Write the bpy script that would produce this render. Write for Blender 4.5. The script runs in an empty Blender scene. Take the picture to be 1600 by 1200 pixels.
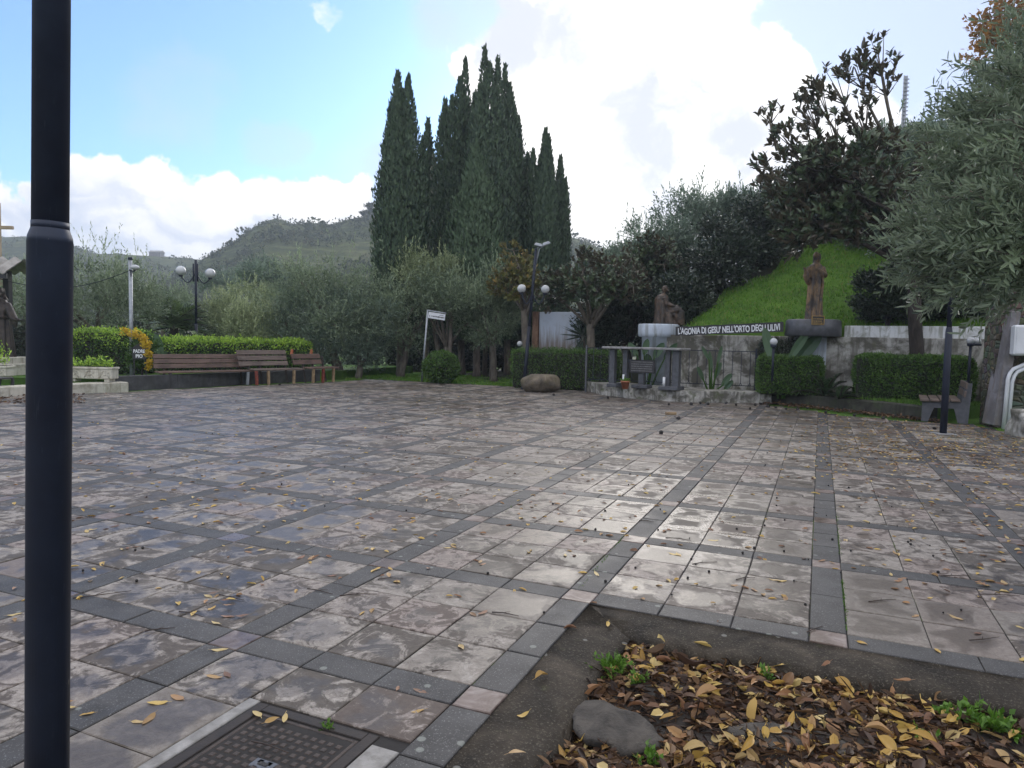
import bpy, bmesh, math, random
import numpy as np
from mathutils import Vector, Matrix, Euler, noise as mnoise
random.seed(7); RNG = np.random.default_rng(11)
S = bpy.context.scene
COL = S.collection
PI = math.pi
rad = math.radians

# ---------------------------------------------------------------- camera model
FPX, PITCH, ROLL, CAMH = 1108.8, 0.0623, 0.0202, 1.553
CF = Vector((0, math.cos(PITCH), -math.sin(PITCH)))
_r0 = Vector((1, 0, 0)); _u0 = Vector((0, math.sin(PITCH), math.cos(PITCH)))
CR = _r0 * math.cos(ROLL) + _u0 * math.sin(ROLL)
CU = _u0 * math.cos(ROLL) - _r0 * math.sin(ROLL)
CP = Vector((0, 0, CAMH))
def ray(px, py): return (CF + CR * ((px - 800) / FPX) - CU * ((py - 600) / FPX))
def W(px, py, Y):                      # the point seen at a photo pixel, Y metres in front
    d = ray(px, py); return CP + d * (Y / d.y)
def G(px, py, z=0.0):                  # where the ground lies under a photo pixel
    d = ray(px, py); return CP + d * ((z - CAMH) / d.z)
# paving grid: u runs away along the strips, v to the right
CV, CUU, YAW = 1.378, -3.983, -0.4084
_c, _s = math.cos(YAW), math.sin(YAW)
AV = Vector((_c, _s, 0)); AU = Vector((-_s, _c, 0))
def gw(v, u, z=0.0):
    p = AV * (v - CV) + AU * (u - CUU); return Vector((p.x, p.y, z))
def wg(x, y):
    p = Vector((x, y, 0)); return CV + p.dot(AV), CUU + p.dot(AU)
TILE, STRIP = 0.4, 0.189
PITCHG = 3 * TILE + STRIP

# ---------------------------------------------------------------- node helpers
def new_mat(name):
    m = bpy.data.materials.new(name); m.use_nodes = True
    nt = m.node_tree; nt.nodes.clear()
    out = nt.nodes.new('ShaderNodeOutputMaterial')
    return m, nt, out
def nd(nt, typ, ins=None, **props):
    n = nt.nodes.new('ShaderNode' + typ)
    for k, v in props.items(): setattr(n, k, v)
    if ins:
        for k, v in ins.items():
            sock = n.inputs[k]
            if isinstance(v, bpy.types.NodeSocket): nt.links.new(v, sock)
            else:
                if sock.type == 'RGBA' and hasattr(v, '__len__') and len(v) == 3: v = (*v, 1)
                sock.default_value = v
    return n
def math_(nt, op, a, b=0.0, c=0.0, clamp=False):
    n = nd(nt, 'Math', {0: a, 1: b, 2: c}, operation=op); n.use_clamp = clamp
    return n.outputs[0]
def vmath(nt, op, a, b=(0, 0, 0)):
    n = nd(nt, 'VectorMath', {0: a, 1: b}, operation=op); return n.outputs[0]
def noise_(nt, vec, scale, detail=4, rough=.55, dist=0.0, out='Fac'):
    n = nd(nt, 'TexNoise', {'Scale': scale, 'Detail': detail, 'Roughness': rough, 'Distortion': dist})
    if vec is not None: nt.links.new(vec, n.inputs['Vector'])
    return n.outputs[out]
def ramp(nt, fac, stops, interp='LINEAR'):
    n = nd(nt, 'ValToRGB', {'Fac': fac}); cr = n.color_ramp; cr.interpolation = interp
    while len(cr.elements) < len(stops): cr.elements.new(0.5)
    for e, (p, c) in zip(cr.elements, stops):
        e.position = p
        if not hasattr(c, '__len__'): c = (c, c, c)
        e.color = (*c, 1)
    return n.outputs['Color']
def mixc(nt, fac, a, b, blend='MIX'):
    n = nd(nt, 'Mix', data_type='RGBA', blend_type=blend)
    for i, v in ((0, fac), (6, a), (7, b)):
        if isinstance(v, bpy.types.NodeSocket): nt.links.new(v, n.inputs[i])
        else:
            if i and len(v) == 3: v = (*v, 1)
            n.inputs[i].default_value = v
    return n.outputs[2]
def smooth(nt, x, lo, hi, a=0.0, b=1.0):
    n = nd(nt, 'MapRange', {'Value': x, 'From Min': lo, 'From Max': hi, 'To Min': a, 'To Max': b}, interpolation_type='SMOOTHSTEP')
    return n.outputs['Result']
def bump(nt, h, strength=.3, dist=.01, normal=None):
    n = nd(nt, 'Bump', {'Height': h, 'Strength': strength, 'Distance': dist})
    if normal is not None: nt.links.new(normal, n.inputs['Normal'])
    return n.outputs['Normal']
def bsdf(nt, out, color, rough=.6, normal=None, metal=0.0, spec=.5, **kw):
    ins = {'Base Color': color, 'Roughness': rough, 'Metallic': metal, 'Specular IOR Level': spec}
    ins.update(kw)
    b = nd(nt, 'BsdfPrincipled', ins)
    if normal is not None: nt.links.new(normal, b.inputs['Normal'])
    if out is not None: nt.links.new(b.outputs[0], out.inputs['Surface'])
    return b
def objco(nt): return nd(nt, 'TexCoord').outputs['Object']

def plain(name, c1, c2=None, rough=.6, scale=6, bumpk=.2, metal=0.0, spec=.5, bscale=None, detail=6, bdist=.01, lo=.35, hi=.65):
    m, nt, out = new_mat(name); co = objco(nt)
    c2 = c2 or tuple(x * .7 for x in c1)
    n = noise_(nt, co, scale, detail, .6)
    col = ramp(nt, n, [(lo, c2), (hi, c1)])
    nb = noise_(nt, co, bscale or scale * 6, 5, .65)
    rr = math_(nt, 'MULTIPLY_ADD', n, .3, rough - .15, clamp=True)
    bsdf(nt, out, col, rr, bump(nt, nb, bumpk, bdist), metal, spec)
    return m
def stained(name, base, dark, stain, scale=2.0, rough=.8, lo=.42, hi=.62, bumpk=.4, streak=True, moss=None):
    """weathered masonry: blotches, vertical run stains, moss"""
    m, nt, out = new_mat(name); co = objco(nt)
    n1 = noise_(nt, co, scale, 8, .65, .6)
    sv = vmath(nt, 'MULTIPLY', co, (5, 5, .5))
    n2 = noise_(nt, sv, scale, 6, .6, .3)
    n3 = noise_(nt, co, scale * 7, 6, .7)
    col = ramp(nt, n1, [(lo, dark), (hi, base)])
    if streak: col = mixc(nt, smooth(nt, n2, .48, .66, 0, .75), col, stain)
    col = mixc(nt, smooth(nt, n3, .55, .75, 0, .5), col, dark)
    if moss:
        n4 = noise_(nt, co, scale * 1.3, 6, .7, .5)
        col = mixc(nt, smooth(nt, n4, .52, .68, 0, .8), col, moss)
    bsdf(nt, out, col, rough, bump(nt, n3, bumpk, .02))
    return m
def leafm(name, c1, c2, rough=.45, trans=.25, under=None, c3=None, spec=.4):
    m, nt, out = new_mat(name)
    a = nd(nt, 'Attribute', attribute_name='tint').outputs['Fac']
    st = [(0, c1), (.85, c2)]
    if c3: st.append((.97, c3))
    col = ramp(nt, a, st)
    if under:
        bf = nd(nt, 'NewGeometry').outputs['Backfacing']
        col = mixc(nt, bf, col, under)
    b = bsdf(nt, None, col, rough, spec=spec)
    t = nd(nt, 'BsdfTranslucent', {'Color': col})
    mx = nd(nt, 'MixShader', {0: trans, 1: b.outputs[0], 2: t.outputs[0]})
    nt.links.new(mx.outputs[0], out.inputs['Surface'])
    return m

# ---------------------------------------------------------------- object helpers
def tag(o, label=None, cat=None, group=None, kind=None):
    if label: o['label'] = label
    if cat: o['category'] = cat
    if group: o['group'] = group
    if kind: o['kind'] = kind
    return o
def empty(name, loc, label=None, cat=None, group=None, rz=0.0):
    o = bpy.data.objects.new(name, None); COL.objects.link(o)
    o.location = loc; o.rotation_euler = (0, 0, rz); o.empty_display_size = .2
    return tag(o, label, cat, group)
def link(name, me, parent=None, loc=None):
    o = bpy.data.objects.new(name, me); COL.objects.link(o)
    if parent is not None: o.parent = parent
    if loc is not None: o.location = loc
    return o
def copy_tree(o, parent=None):
    c = o.copy(); COL.objects.link(c)
    if parent is not None: c.parent = parent
    for ch in [x for x in bpy.data.objects if x.parent == o]: copy_tree(ch, c)
    return c

class MB:
    def __init__(s): s.v = []; s.f = []; s.m = []; s.sm = []
    def add(s, vs, fs, mi=0, sm=False):
        o = len(s.v); s.v += [tuple(v) for v in vs]
        for f in fs: s.f.append(tuple(i + o for i in f)); s.m.append(mi); s.sm.append(sm)
        return s
    def box(s, c, size, rot=None, mi=0, taper=1.0, bev=0.0):
        c = Vector(c); hx, hy, hz = (k / 2 for k in size)
        vs = []
        if bev > 0:
            b = min(bev, hx * .9, hy * .9, hz * .9)
            for z, k, ins in ((-hz, 1, b), (-hz + b, 1, 0), (hz - b, taper, 0), (hz, taper, b)):
                X, Yv = hx * k - ins, hy * k - ins
                for sx, sy in ((-1, -1), (1, -1), (1, 1), (-1, 1)): vs.append(Vector((sx * X, sy * Yv, z)))
            fs = [(3, 2, 1, 0), (12, 13, 14, 15)]
            for r in range(3):
                for k in range(4):
                    a = r * 4 + k; d = r * 4 + (k + 1) % 4; fs.append((a, d, d + 4, a + 4))
        else:
            for z, k in ((-hz, 1), (hz, taper)):
                for sx, sy in ((-1, -1), (1, -1), (1, 1), (-1, 1)): vs.append(Vector((sx * hx * k, sy * hy * k, z)))
            fs = [(3, 2, 1, 0), (4, 5, 6, 7)] + [(k, (k + 1) % 4, (k + 1) % 4 + 4, k + 4) for k in range(4)]
        R = rot if rot is not None else Matrix.Identity(3)
        return s.add([R @ v + c for v in vs], fs, mi)
    def beam(s, a, b, w, h, mi=0, bev=0.0, up=Vector((0, 0, 1))):
        a = Vector(a); b = Vector(b); d = b - a; L = d.length; d = d / L
        sx = d.cross(up); sx = sx.normalized() if sx.length > 1e-4 else Vector((1, 0, 0))
        uz = sx.cross(d)
        return s.box((a + b) / 2, (w, L, h), Matrix((sx, d, uz)).transposed(), mi, bev=bev)
    def tube(s, pts, radii, n=8, mi=0, cap=True, sm=True):
        pts = [Vector(p) for p in pts]
        if not hasattr(radii, '__len__'): radii = [radii] * len(pts)
        vs = []; prev = None
        for i, p in enumerate(pts):
            d = (pts[min(i + 1, len(pts) - 1)] - pts[max(i - 1, 0)])
            d = d.normalized() if d.length > 1e-6 else Vector((0, 0, 1))
            if prev is None:
                a = d.cross(Vector((0, 0, 1)));
                if a.length < 1e-3: a = Vector((1, 0, 0))
                a.normalize()
            else:
                a = prev - d * prev.dot(d)
                a = a.normalized() if a.length > 1e-4 else Vector((1, 0, 0))
            prev = a; b = d.cross(a)
            for k in range(n):
                t = 2 * PI * k / n; vs.append(p + (a * math.cos(t) + b * math.sin(t)) * radii[i])
        fs = []
        for i in range(len(pts) - 1):
            for k in range(n):
                q = (k + 1) % n; fs.append((i * n + k, i * n + q, (i + 1) * n + q, (i + 1) * n + k))
        o = len(s.v); s.add(vs, fs, mi, sm)
        if cap:
            for f in (tuple(range(n - 1, -1, -1)), tuple((len(pts) - 1) * n + k for k in range(n))):
                s.f.append(tuple(i + o for i in f)); s.m.append(mi); s.sm.append(False)
        return s
    def lathe(s, prof, n=24, c=(0, 0, 0), mi=0, sm=True, a0=0.0, a1=2 * PI, fn=None):
        c = Vector(c); full = abs(a1 - a0 - 2 * PI) < 1e-6; m = n if full else n + 1
        vs = []
        for r, z in prof:
            for k in range(m):
                t = a0 + (a1 - a0) * k / n
                x, y, zz = r * math.cos(t), r * math.sin(t), z
                if fn: x, y, zz = fn(x, y, zz, t)
                vs.append(c + Vector((x, y, zz)))
        fs = []
        for i in range(len(prof) - 1):
            for k in range(n):
                q = (k + 1) % m; fs.append((i * m + k, i * m + q, (i + 1) * m + q, (i + 1) * m + k))
        if full:
            fs.append(tuple(range(m - 1, -1, -1))); fs.append(tuple((len(prof) - 1) * m + k for k in range(m)))
        return s.add(vs, fs, mi, sm)
    def ball(s, c, r, n=16, mi=0, sc=(1, 1, 1), jit=0.0, fr=1.5, seed=0, rot=None):
        c = Vector(c); vs = []; h = n // 2
        for i in range(h + 1):
            t = PI * i / h
            for k in range(n):
                p = 2 * PI * k / n
                d = Vector((math.sin(t) * math.cos(p), math.sin(t) * math.sin(p), math.cos(t)))
                rr = r * (1 + jit * mnoise.noise(d * fr + Vector((seed * 7.3, seed, 0)))) if jit else r
                q = Vector((d.x * rr * sc[0], d.y * rr * sc[1], d.z * rr * sc[2]))
                if rot is not None: q = rot @ q
                vs.append(c + q)
        fs = []
        for i in range(h):
            for k in range(n):
                q = (k + 1) % n; fs.append((i * n + k, (i + 1) * n + k, (i + 1) * n + q, i * n + q))
        return s.add(vs, fs, mi, True)
    def prism(s, poly, z0, z1, mi=0):
        n = len(poly)
        vs = [Vector((p[0], p[1], z0)) for p in poly] + [Vector((p[0], p[1], z1)) for p in poly]
        fs = [tuple(range(n - 1, -1, -1)), tuple(range(n, 2 * n))] + [(k, (k + 1) % n, (k + 1) % n + n, k + n) for k in range(n)]
        return s.add(vs, fs, mi)
    def build(s, name, mats, parent=None, loc=None, smooth=None, fix=True):
        me = bpy.data.meshes.new(name); me.from_pydata(s.v, [], s.f)
        if not isinstance(mats, (list, tuple)): mats = [mats]
        for m in mats: me.materials.append(m)
        me.polygons.foreach_set('material_index', s.m)
        me.polygons.foreach_set('use_smooth', [bool(x) if smooth is None else smooth for x in s.sm])
        if fix:
            bm = bmesh.new(); bm.from_mesh(me); bmesh.ops.remove_doubles(bm, verts=bm.verts, dist=1e-5)
            bmesh.ops.recalc_face_normals(bm, faces=bm.faces); bm.to_mesh(me); bm.free()
        me.update()
        return link(name, me, parent, loc)

def np_mesh(name, V, nper, mats, tint=None, mi=None, smooth=False, sizes=None):
    """V (n,nper,3): n separate polygons"""
    n = V.shape[0]; me = bpy.data.meshes.new(name)
    me.vertices.add(n * nper); me.vertices.foreach_set('co', np.ascontiguousarray(V, np.float32).ravel())
    me.loops.add(n * nper); me.loops.foreach_set('vertex_index', np.arange(n * nper, dtype=np.int32))
    me.polygons.add(n); me.polygons.foreach_set('loop_start', np.arange(0, n * nper, nper, dtype=np.int32))
    if not isinstance(mats, (list, tuple)): mats = [mats]
    for m in mats: me.materials.append(m)
    if mi is not None: me.polygons.foreach_set('material_index', np.asarray(mi, np.int32))
    if tint is not None:
        at = me.attributes.new('tint', 'FLOAT', 'POINT'); at.data.foreach_set('value', np.repeat(np.asarray(tint, np.float32), nper))
    me.update(calc_edges=True); me.validate()
    return me
def unit(a): return a / np.maximum(np.linalg.norm(a, axis=-1, keepdims=True), 1e-9)
def runit(n, rng=RNG): return unit(rng.normal(size=(n, 3)))
def leaves(P, D, N, L, Wd, fold=.12, belly=.45):
    """(n,4,3) folded diamond leaves"""
    L = np.broadcast_to(np.asarray(L, float), (len(P),))[:, None]; Wd = np.broadcast_to(np.asarray(Wd, float), (len(P),))[:, None]
    Sd = unit(np.cross(D, N)); N2 = np.cross(Sd, D)
    mid = P + D * L * belly
    return np.stack([P, mid + Sd * Wd * .5 + N2 * Wd * fold, P + D * L, mid - Sd * Wd * .5 + N2 * Wd * fold], 1)
def leaves6(P, D, N, L, Wd, fold=.12, bend=.1):
    """two quads per leaf sharing the midrib: broad leaves"""
    L = np.broadcast_to(np.asarray(L, float), (len(P),))[:, None]; Wd = np.broadcast_to(np.asarray(Wd, float), (len(P),))[:, None]
    Sd = unit(np.cross(D, N)); N2 = np.cross(Sd, D)
    tip = P + D * L - N2 * L * bend
    a1 = P + D * L * .3; a2 = P + D * L * .72 - N2 * L * bend * .4
    l1 = a1 + Sd * Wd * .5 + N2 * Wd * fold; l2 = a2 + Sd * Wd * .42 + N2 * Wd * fold
    r1 = a1 - Sd * Wd * .5 + N2 * Wd * fold; r2 = a2 - Sd * Wd * .42 + N2 * Wd * fold
    return np.concatenate([np.stack([P, l1, l2, tip], 1), np.stack([P, tip, r2, r1], 1)], 0)
exec_later = []

# ---------------------------------------------------------------- render set-up, camera, light
S.render.engine = 'CYCLES'
S.view_settings.view_transform = 'Standard'; S.view_settings.look = 'None'
S.view_settings.gamma = 1.0; S.view_settings.use_curve_mapping = False
EXPOSURE = 1.36
HAZE_DENSITY = 0.0008
S.view_settings.exposure = EXPOSURE
S.cycles.use_denoising = True
try: S.cycles.denoiser = 'OPENIMAGEDENOISE'
except Exception: pass
S.cycles.max_bounces = 8; S.cycles.transparent_max_bounces = 8
S.cycles.volume_bounces = 0
S.cycles.caustics_reflective = False; S.cycles.caustics_refractive = False
S.cycles.sample_clamp_indirect = 6.0
cam_d = bpy.data.cameras.new('camera'); cam = bpy.data.objects.new('camera', cam_d); COL.objects.link(cam)
cam_d.sensor_width = 36; cam_d.sensor_fit = 'HORIZONTAL'; cam_d.lens = 36 * FPX / 1600
cam_d.clip_start = .05; cam_d.clip_end = 6000
Mx = Matrix((CR, CU, -CF)).transposed().to_4x4(); Mx.translation = CP
cam.matrix_world = Mx
S.camera = cam

SUN_PX = (1010, 190)
sd = ray(*SUN_PX).normalized()
SUN_EL = math.asin(sd.z); SUN_AZ = math.atan2(sd.x, sd.y)      # azimuth clockwise from +Y
sl = bpy.data.lights.new('sun', 'SUN'); sl.energy = 1.15; sl.angle = rad(40); sl.color = (1, .94, .86)
so = bpy.data.objects.new('sun', sl); COL.objects.link(so)
so.rotation_euler = (-sd).to_track_quat('-Z', 'Y').to_euler()
so.location = (0, 0, 40)

w = bpy.data.worlds.new('World'); S.world = w; w.use_nodes = True
nt = w.node_tree; nt.nodes.clear()
wout = nt.nodes.new('ShaderNodeOutputWorld')
sky = nd(nt, 'TexSky', sky_type='NISHITA', sun_disc=False, sun_elevation=SUN_EL, sun_rotation=SUN_AZ, altitude=100, air_density=1.0, dust_density=.6, ozone_density=2.5)
dirv = nd(nt, 'TexCoord').outputs['Generated']
warp = vmath(nt, 'SUBTRACT', noise_(nt, dirv, 9, 6, .6, out='Color'), (.5, .5, .5))
warp = vmath(nt, 'MULTIPLY', warp, (.16, .16, .12))
dw = vmath(nt, 'NORMALIZE', vmath(nt, 'ADD', dirv, warp))
def blobs(lst, vec):
    acc = None
    for px, py, r, k in lst:
        d = ray(px, py).normalized()
        c = nd(nt, 'VectorMath', {0: vec, 1: tuple(d)}, operation='DISTANCE').outputs['Value']
        m = nd(nt, 'MapRange', {'Value': c, 'From Min': r / FPX, 'From Max': r / FPX * .35, 'To Min': 0.0, 'To Max': k}, interpolation_type='SMOOTHSTEP').outputs['Result']
        acc = m if acc is None else math_(nt, 'MAXIMUM', acc, m)
    return acc
bright = blobs([(930, 50, 200, 1), (830, 110, 130, .9), (760, 140, 90, .8), (1000, 200, 230, 1), (900, 260, 200, 1), (1130, 290, 260, 1),
                (1190, 130, 110, 1), (1000, 400, 300, 1), (870, 400, 220, 1), (1080, -40, 150, 1), (1230, 190, 80, .9), (1180, 300, 170, 1), (1330, 330, 200, 1)], dw)
left = blobs([(175, 300, 82, 1), (115, 335, 100, 1), (245, 322, 78, 1), (345, 318, 72, .95), (420, 345, 78, 1), (490, 325, 58, 1), (545, 318, 48, .9), (300, 395, 150, 1), (210, 350, 90, 1), (390, 380, 100, 1),
              (110, 405, 150, 1), (10, 345, 80, 1), (530, 360, 80, 1), (430, 405, 130, 1), (500, 28, 46, .44), (-120, 350, 140, 1), (560, 390, 100, .9), (-300, 395, 180, 1)], dw)
n_hi = noise_(nt, dirv, 13, 10, .64, .25)
n_lo = noise_(nt, dirv, 3.2, 4, .5, .2)
edge = math_(nt, 'MULTIPLY_ADD', math_(nt, 'SUBTRACT', n_hi, .5), .80, -.02)
mb = smooth(nt, math_(nt, 'ADD', bright, edge), .30, .62)
ml = smooth(nt, math_(nt, 'ADD', left, edge), .33, .60)
# thin lavender veil at upper right and loose cloud elsewhere; unseen bright cloud behind and overhead is added as fill light
veil = blobs([(1400, 60, 330, 1), (1560, 170, 300, 1), (730, 30, 120, .7), (620, 300, 150, .75), (270, 150, 120, .45), (430, 230, 60, .5)], dw)
mv = smooth(nt, math_(nt, 'ADD', veil, math_(nt, 'MULTIPLY', edge, .6)), .15, .95, 0, .8)
fill_cloud = math_(nt, 'MULTIPLY', math_(nt, 'MAXIMUM', smooth(nt, nd(nt, 'SeparateXYZ', {0: dirv}).outputs['Y'], .45, .1), smooth(nt, nd(nt, 'SeparateXYZ', {0: dirv}).outputs['Z'], .50, .70)), smooth(nt, n_lo, .36, .54))
def rgbv(r, g, b): return (r, g, b)
CLW = 1.0 / (0.15 * 2 ** 1.12)      # cloud white just at the top of the exposure range
sepz = nd(nt, 'SeparateXYZ', {0: dirv}).outputs['Z']
# shaded cloud bellies are lavender grey, sunlit tops near white, toward the sun brilliant
bel = smooth(nt, noise_(nt, dw, 7, 5, .55), .44, .62)
cB = mixc(nt, bel, (CLW * 1.30, CLW * 1.27, CLW * 1.25), (CLW * .73, CLW * .76, CLW * .86))
belL = smooth(nt, math_(nt, 'ADD', noise_(nt, vmath(nt, 'MULTIPLY', dw, (1, 1, 2.6)), 6, 5, .55), smooth(nt, sepz, .20, .10, 0, .16)), .48, .72)
cL = mixc(nt, belL, (CLW * 1.06, CLW * 1.04, CLW * 1.02), (CLW * .60, CLW * .66, CLW * .80))
skyc = mixc(nt, 1.0, sky.outputs[0], (.31, .46, .68), 'MULTIPLY')
skyc = mixc(nt, .10, skyc, (CLW * .78, CLW * .84, CLW * .95))
c0 = mixc(nt, math_(nt, 'MULTIPLY', fill_cloud, .9), skyc, (CLW * 1.68, CLW * 1.62, CLW * 1.57))
c0 = mixc(nt, mv, c0, (CLW * .62, CLW * .68, CLW * .88))
c0 = mixc(nt, ml, c0, cL)
c0 = mixc(nt, mb, c0, cB)
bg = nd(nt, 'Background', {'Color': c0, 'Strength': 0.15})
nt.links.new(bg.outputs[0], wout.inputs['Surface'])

# ---------------------------------------------------------------- materials
M = {}
M['black'] = plain('black_paint', (.016, .022, .040), (.010, .013, .024), .52, 4, .18, spec=.3, bscale=60, bdist=.002)
m_, nt_, out_ = new_mat('worn_blue_black_paint'); co_ = objco(nt_)
a_ = noise_(nt_, co_, 5, 5, .6); b_ = noise_(nt_, vmath(nt_, 'MULTIPLY', co_, (1, 1, .12)), 60, 6, .7); c_ = noise_(nt_, vmath(nt_, 'MULTIPLY', co_, (1, 1, .5)), 34, 3, .6)
cl_ = ramp(nt_, a_, [(.35, (.016, .022, .040)), (.65, (.027, .037, .064))])
cl_ = mixc(nt_, smooth(nt_, b_, .60, .70, 0, .30), cl_, (.10, .12, .16)); cl_ = mixc(nt_, smooth(nt_, c_, .73, .76, 0, .75), cl_, (.24, .23, .22))
bsdf(nt_, out_, cl_, math_(nt_, 'MULTIPLY_ADD', a_, .3, .36), bump(nt_, b_, .12, .002), spec=.35); M['pole'] = m_
M['galv'] = plain('galvanised_steel', (.36, .39, .42), (.25, .27, .30), .45, 8, .1, metal=.4)
M['iron'] = plain('cast_iron', (.034, .027, .024), (.014, .011, .010), .62, 14, .5, spec=.3, bscale=120, bdist=.003)
M['bronze'] = plain('bronze', (.16, .105, .06), (.045, .032, .024), .42, 9, .5, metal=.55, bscale=40, bdist=.02)
M['darkbronze'] = plain('dark_bronze', (.065, .050, .042), (.022, .018, .017), .45, 9, .5, metal=.4, bscale=40, bdist=.02)
M['slate'] = plain('dark_stone', (.085, .09, .105), (.05, .053, .06), .45, 10, .2)
M['whiteplaster'] = stained('white_plaster', (.62, .63, .64), (.36, .36, .34), (.30, .29, .25), 1.8, .8, .36, .5)
M['dirtywall'] = stained('dirty_wall', (.44, .43, .40), (.10, .095, .078), (.09, .085, .065), 1.6, .85, .43, .57, .5, moss=(.10, .10, .055))
M['bluewhite'] = stained('blue_white_wall', (.46, .52, .60), (.26, .29, .33), (.2, .21, .2), 1.2, .8, .33, .52)
M['kerbstone'] = stained('rough_stone', (.46, .45, .42), (.10, .095, .08), (.08, .08, .065), 3.2, .85, .40, .60, .6, moss=(.07, .085, .03))
M['mosskerb'] = stained('mossy_kerb', (.055, .055, .042), (.018, .018, .014), (.016, .017, .012), 2.5, .85, .4, .6, .5, moss=(.045, .07, .02))
M['rustiron'] = plain('rusty_iron', (.075, .056, .047), (.030, .023, .020), .6, 18, .5, spec=.3)
M['palestone'] = plain('pale_marble', (.30, .29, .275), (.13, .12, .105), .55, 9, .3)
M['rubble'] = stained('rubble_concrete', (.085, .074, .062), (.026, .022, .018), (.045, .042, .03), 7, .85, .38, .6, .8, streak=False)
M['whitewash'] = stained('whitewash', (.66, .68, .69), (.34, .35, .32), (.22, .23, .17), 2.4, .8, .34, .46)
M['darkwall'] = stained('dark_low_wall', (.07, .07, .075), (.03, .03, .034), (.04, .04, .04), 2, .8)
M['cream'] = stained('cream_stone', (.50, .48, .41), (.30, .28, .22), (.24, .22, .17), 2.2, .8, .34, .5)
M['concrete'] = stained('bare_concrete', (.27, .27, .275), (.15, .15, .15), (.17, .165, .16), 2.6, .8, .38, .58)
M['purplestone'] = stained('pier_concrete', (.22, .215, .235), (.13, .125, .13), (.16, .14, .12), 2.6, .8)
M['globe'] = plain('globe_glass', (.50, .52, .54), (.40, .42, .44), .15, 3, .0, spec=.6)
M['plastic'] = plain('white_plastic', (.66, .69, .73), (.55, .57, .60), .4, 3, .05)
M['terracotta'] = plain('terracotta', (.33, .12, .06), (.22, .075, .04), .7, 8, .2)
M['redpaint'] = plain('worn_red_paint', (.28, .055, .03), (.12, .03, .02), .6, 14, .3)
M['yellowwood'] = plain('bare_bench_wood', (.33, .24, .13), (.18, .12, .07), .7, 9, .3)
M['orangewood'] = plain('orange_bench_wood', (.40, .13, .05), (.25, .08, .03), .6, 9, .3)
M['gold'] = plain('gold_letters', (.52, .36, .12), (.35, .22, .07), .4, 9, .2, metal=.5)
M['whitepaint'] = plain('white_paint', (.75, .77, .80), (.6, .62, .65), .5, 12, .15)
M['lettergrey'] = plain('grey_letters', (.20, .20, .20), (.12, .12, .12), .6, 12, .1)
M['signblack'] = plain('sign_board', (.025, .024, .028), (.015, .015, .018), .55, 8, .2)
M['rockm'] = stained('boulder_stone', (.185, .152, .110), (.050, .041, .030), (.10, .075, .05), 3.0, .8, .36, .62, .8, moss=(.10, .095, .04))
M['soil'] = plain('dark_soil', (.030, .022, .016), (.014, .011, .009), .85, 12, .6, bscale=50, bdist=.02)
M['seed'] = plain('seed_pod', (.014, .011, .010), (.007, .006, .006), .6, 20, .6)
M['twigm'] = plain('twig_bark', (.060, .038, .028), (.03, .02, .016), .75, 20, .4)
def woodm(name, c1, c2):
    m, nt, out = new_mat(name); co = objco(nt)
    g = noise_(nt, vmath(nt, 'MULTIPLY', co, (1.2, 22, 22)), 2.2, 7, .65, .4)
    b = noise_(nt, co, 2.5, 5, .6)
    col = mixc(nt, smooth(nt, b, .4, .65, 0, .6), ramp(nt, g, [(.35, c2), (.65, c1)]), tuple(x * .6 for x in c2))
    bsdf(nt, out, col, .6, bump(nt, g, .4, .01)); return m
M['wood'] = woodm('bench_wood', (.165, .105, .078), (.070, .042, .034))
M['woodgrey'] = woodm('worn_bench_wood', (.19, .145, .115), (.075, .053, .045))
M['crosswood'] = woodm('cross_wood', (.42, .33, .22), (.25, .18, .11))
def barkm(name, c1, c2, sc=3.0):
    m, nt, out = new_mat(name); co = objco(nt)
    n = noise_(nt, vmath(nt, 'MULTIPLY', co, (3, 3, .8)), sc, 8, .7, .8)
    bsdf(nt, out, ramp(nt, n, [(.35, c2), (.65, c1)]), .85, bump(nt, n, .9, .05)); return m
M['bark'] = barkm('olive_bark', (.20, .175, .14), (.06, .05, .042))
M['cybark'] = barkm('cypress_bark', (.24, .20, .17), (.10, .08, .068), 4)
M['darkbark'] = barkm('dark_bark', (.055, .043, .036), (.018, .015, .013))
M['magbark'] = barkm('magnolia_bark', (.22, .19, .15), (.09, .075, .06))
M['inner'] = plain('inner_twigs', (.020, .022, .014), (.010, .011, .008), .9, 6, .3)
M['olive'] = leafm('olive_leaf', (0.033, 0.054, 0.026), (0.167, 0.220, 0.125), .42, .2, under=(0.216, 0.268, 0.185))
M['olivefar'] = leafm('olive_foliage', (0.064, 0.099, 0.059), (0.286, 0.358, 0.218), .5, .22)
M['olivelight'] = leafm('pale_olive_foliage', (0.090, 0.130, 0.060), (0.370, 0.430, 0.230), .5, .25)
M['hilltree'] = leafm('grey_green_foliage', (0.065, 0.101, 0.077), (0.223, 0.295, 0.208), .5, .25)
M['cypress'] = leafm('cypress_foliage', (0.029, 0.054, 0.036), (0.095, 0.149, 0.078), .6, .1)
M['magnolia'] = leafm('magnolia_leaf', (0.022, 0.046, 0.022), (0.083, 0.121, 0.055), .30, .15, under=(0.097, 0.081, 0.053), spec=.6)
M['magyellow'] = leafm('yellowing_magnolia_leaf', (.050, .080, .022), (.20, .19, .055), .4, .25, under=(.16, .14, .05), c3=(.30, .20, .06))
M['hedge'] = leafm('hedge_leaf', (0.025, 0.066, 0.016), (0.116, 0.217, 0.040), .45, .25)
M['hedgelight'] = leafm('sunny_hedge_leaf', (0.076, 0.178, 0.028), (0.467, 0.670, 0.095), .45, .3)  # bright leaf colour; on the hedge tops it stands in for sunlight
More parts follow.
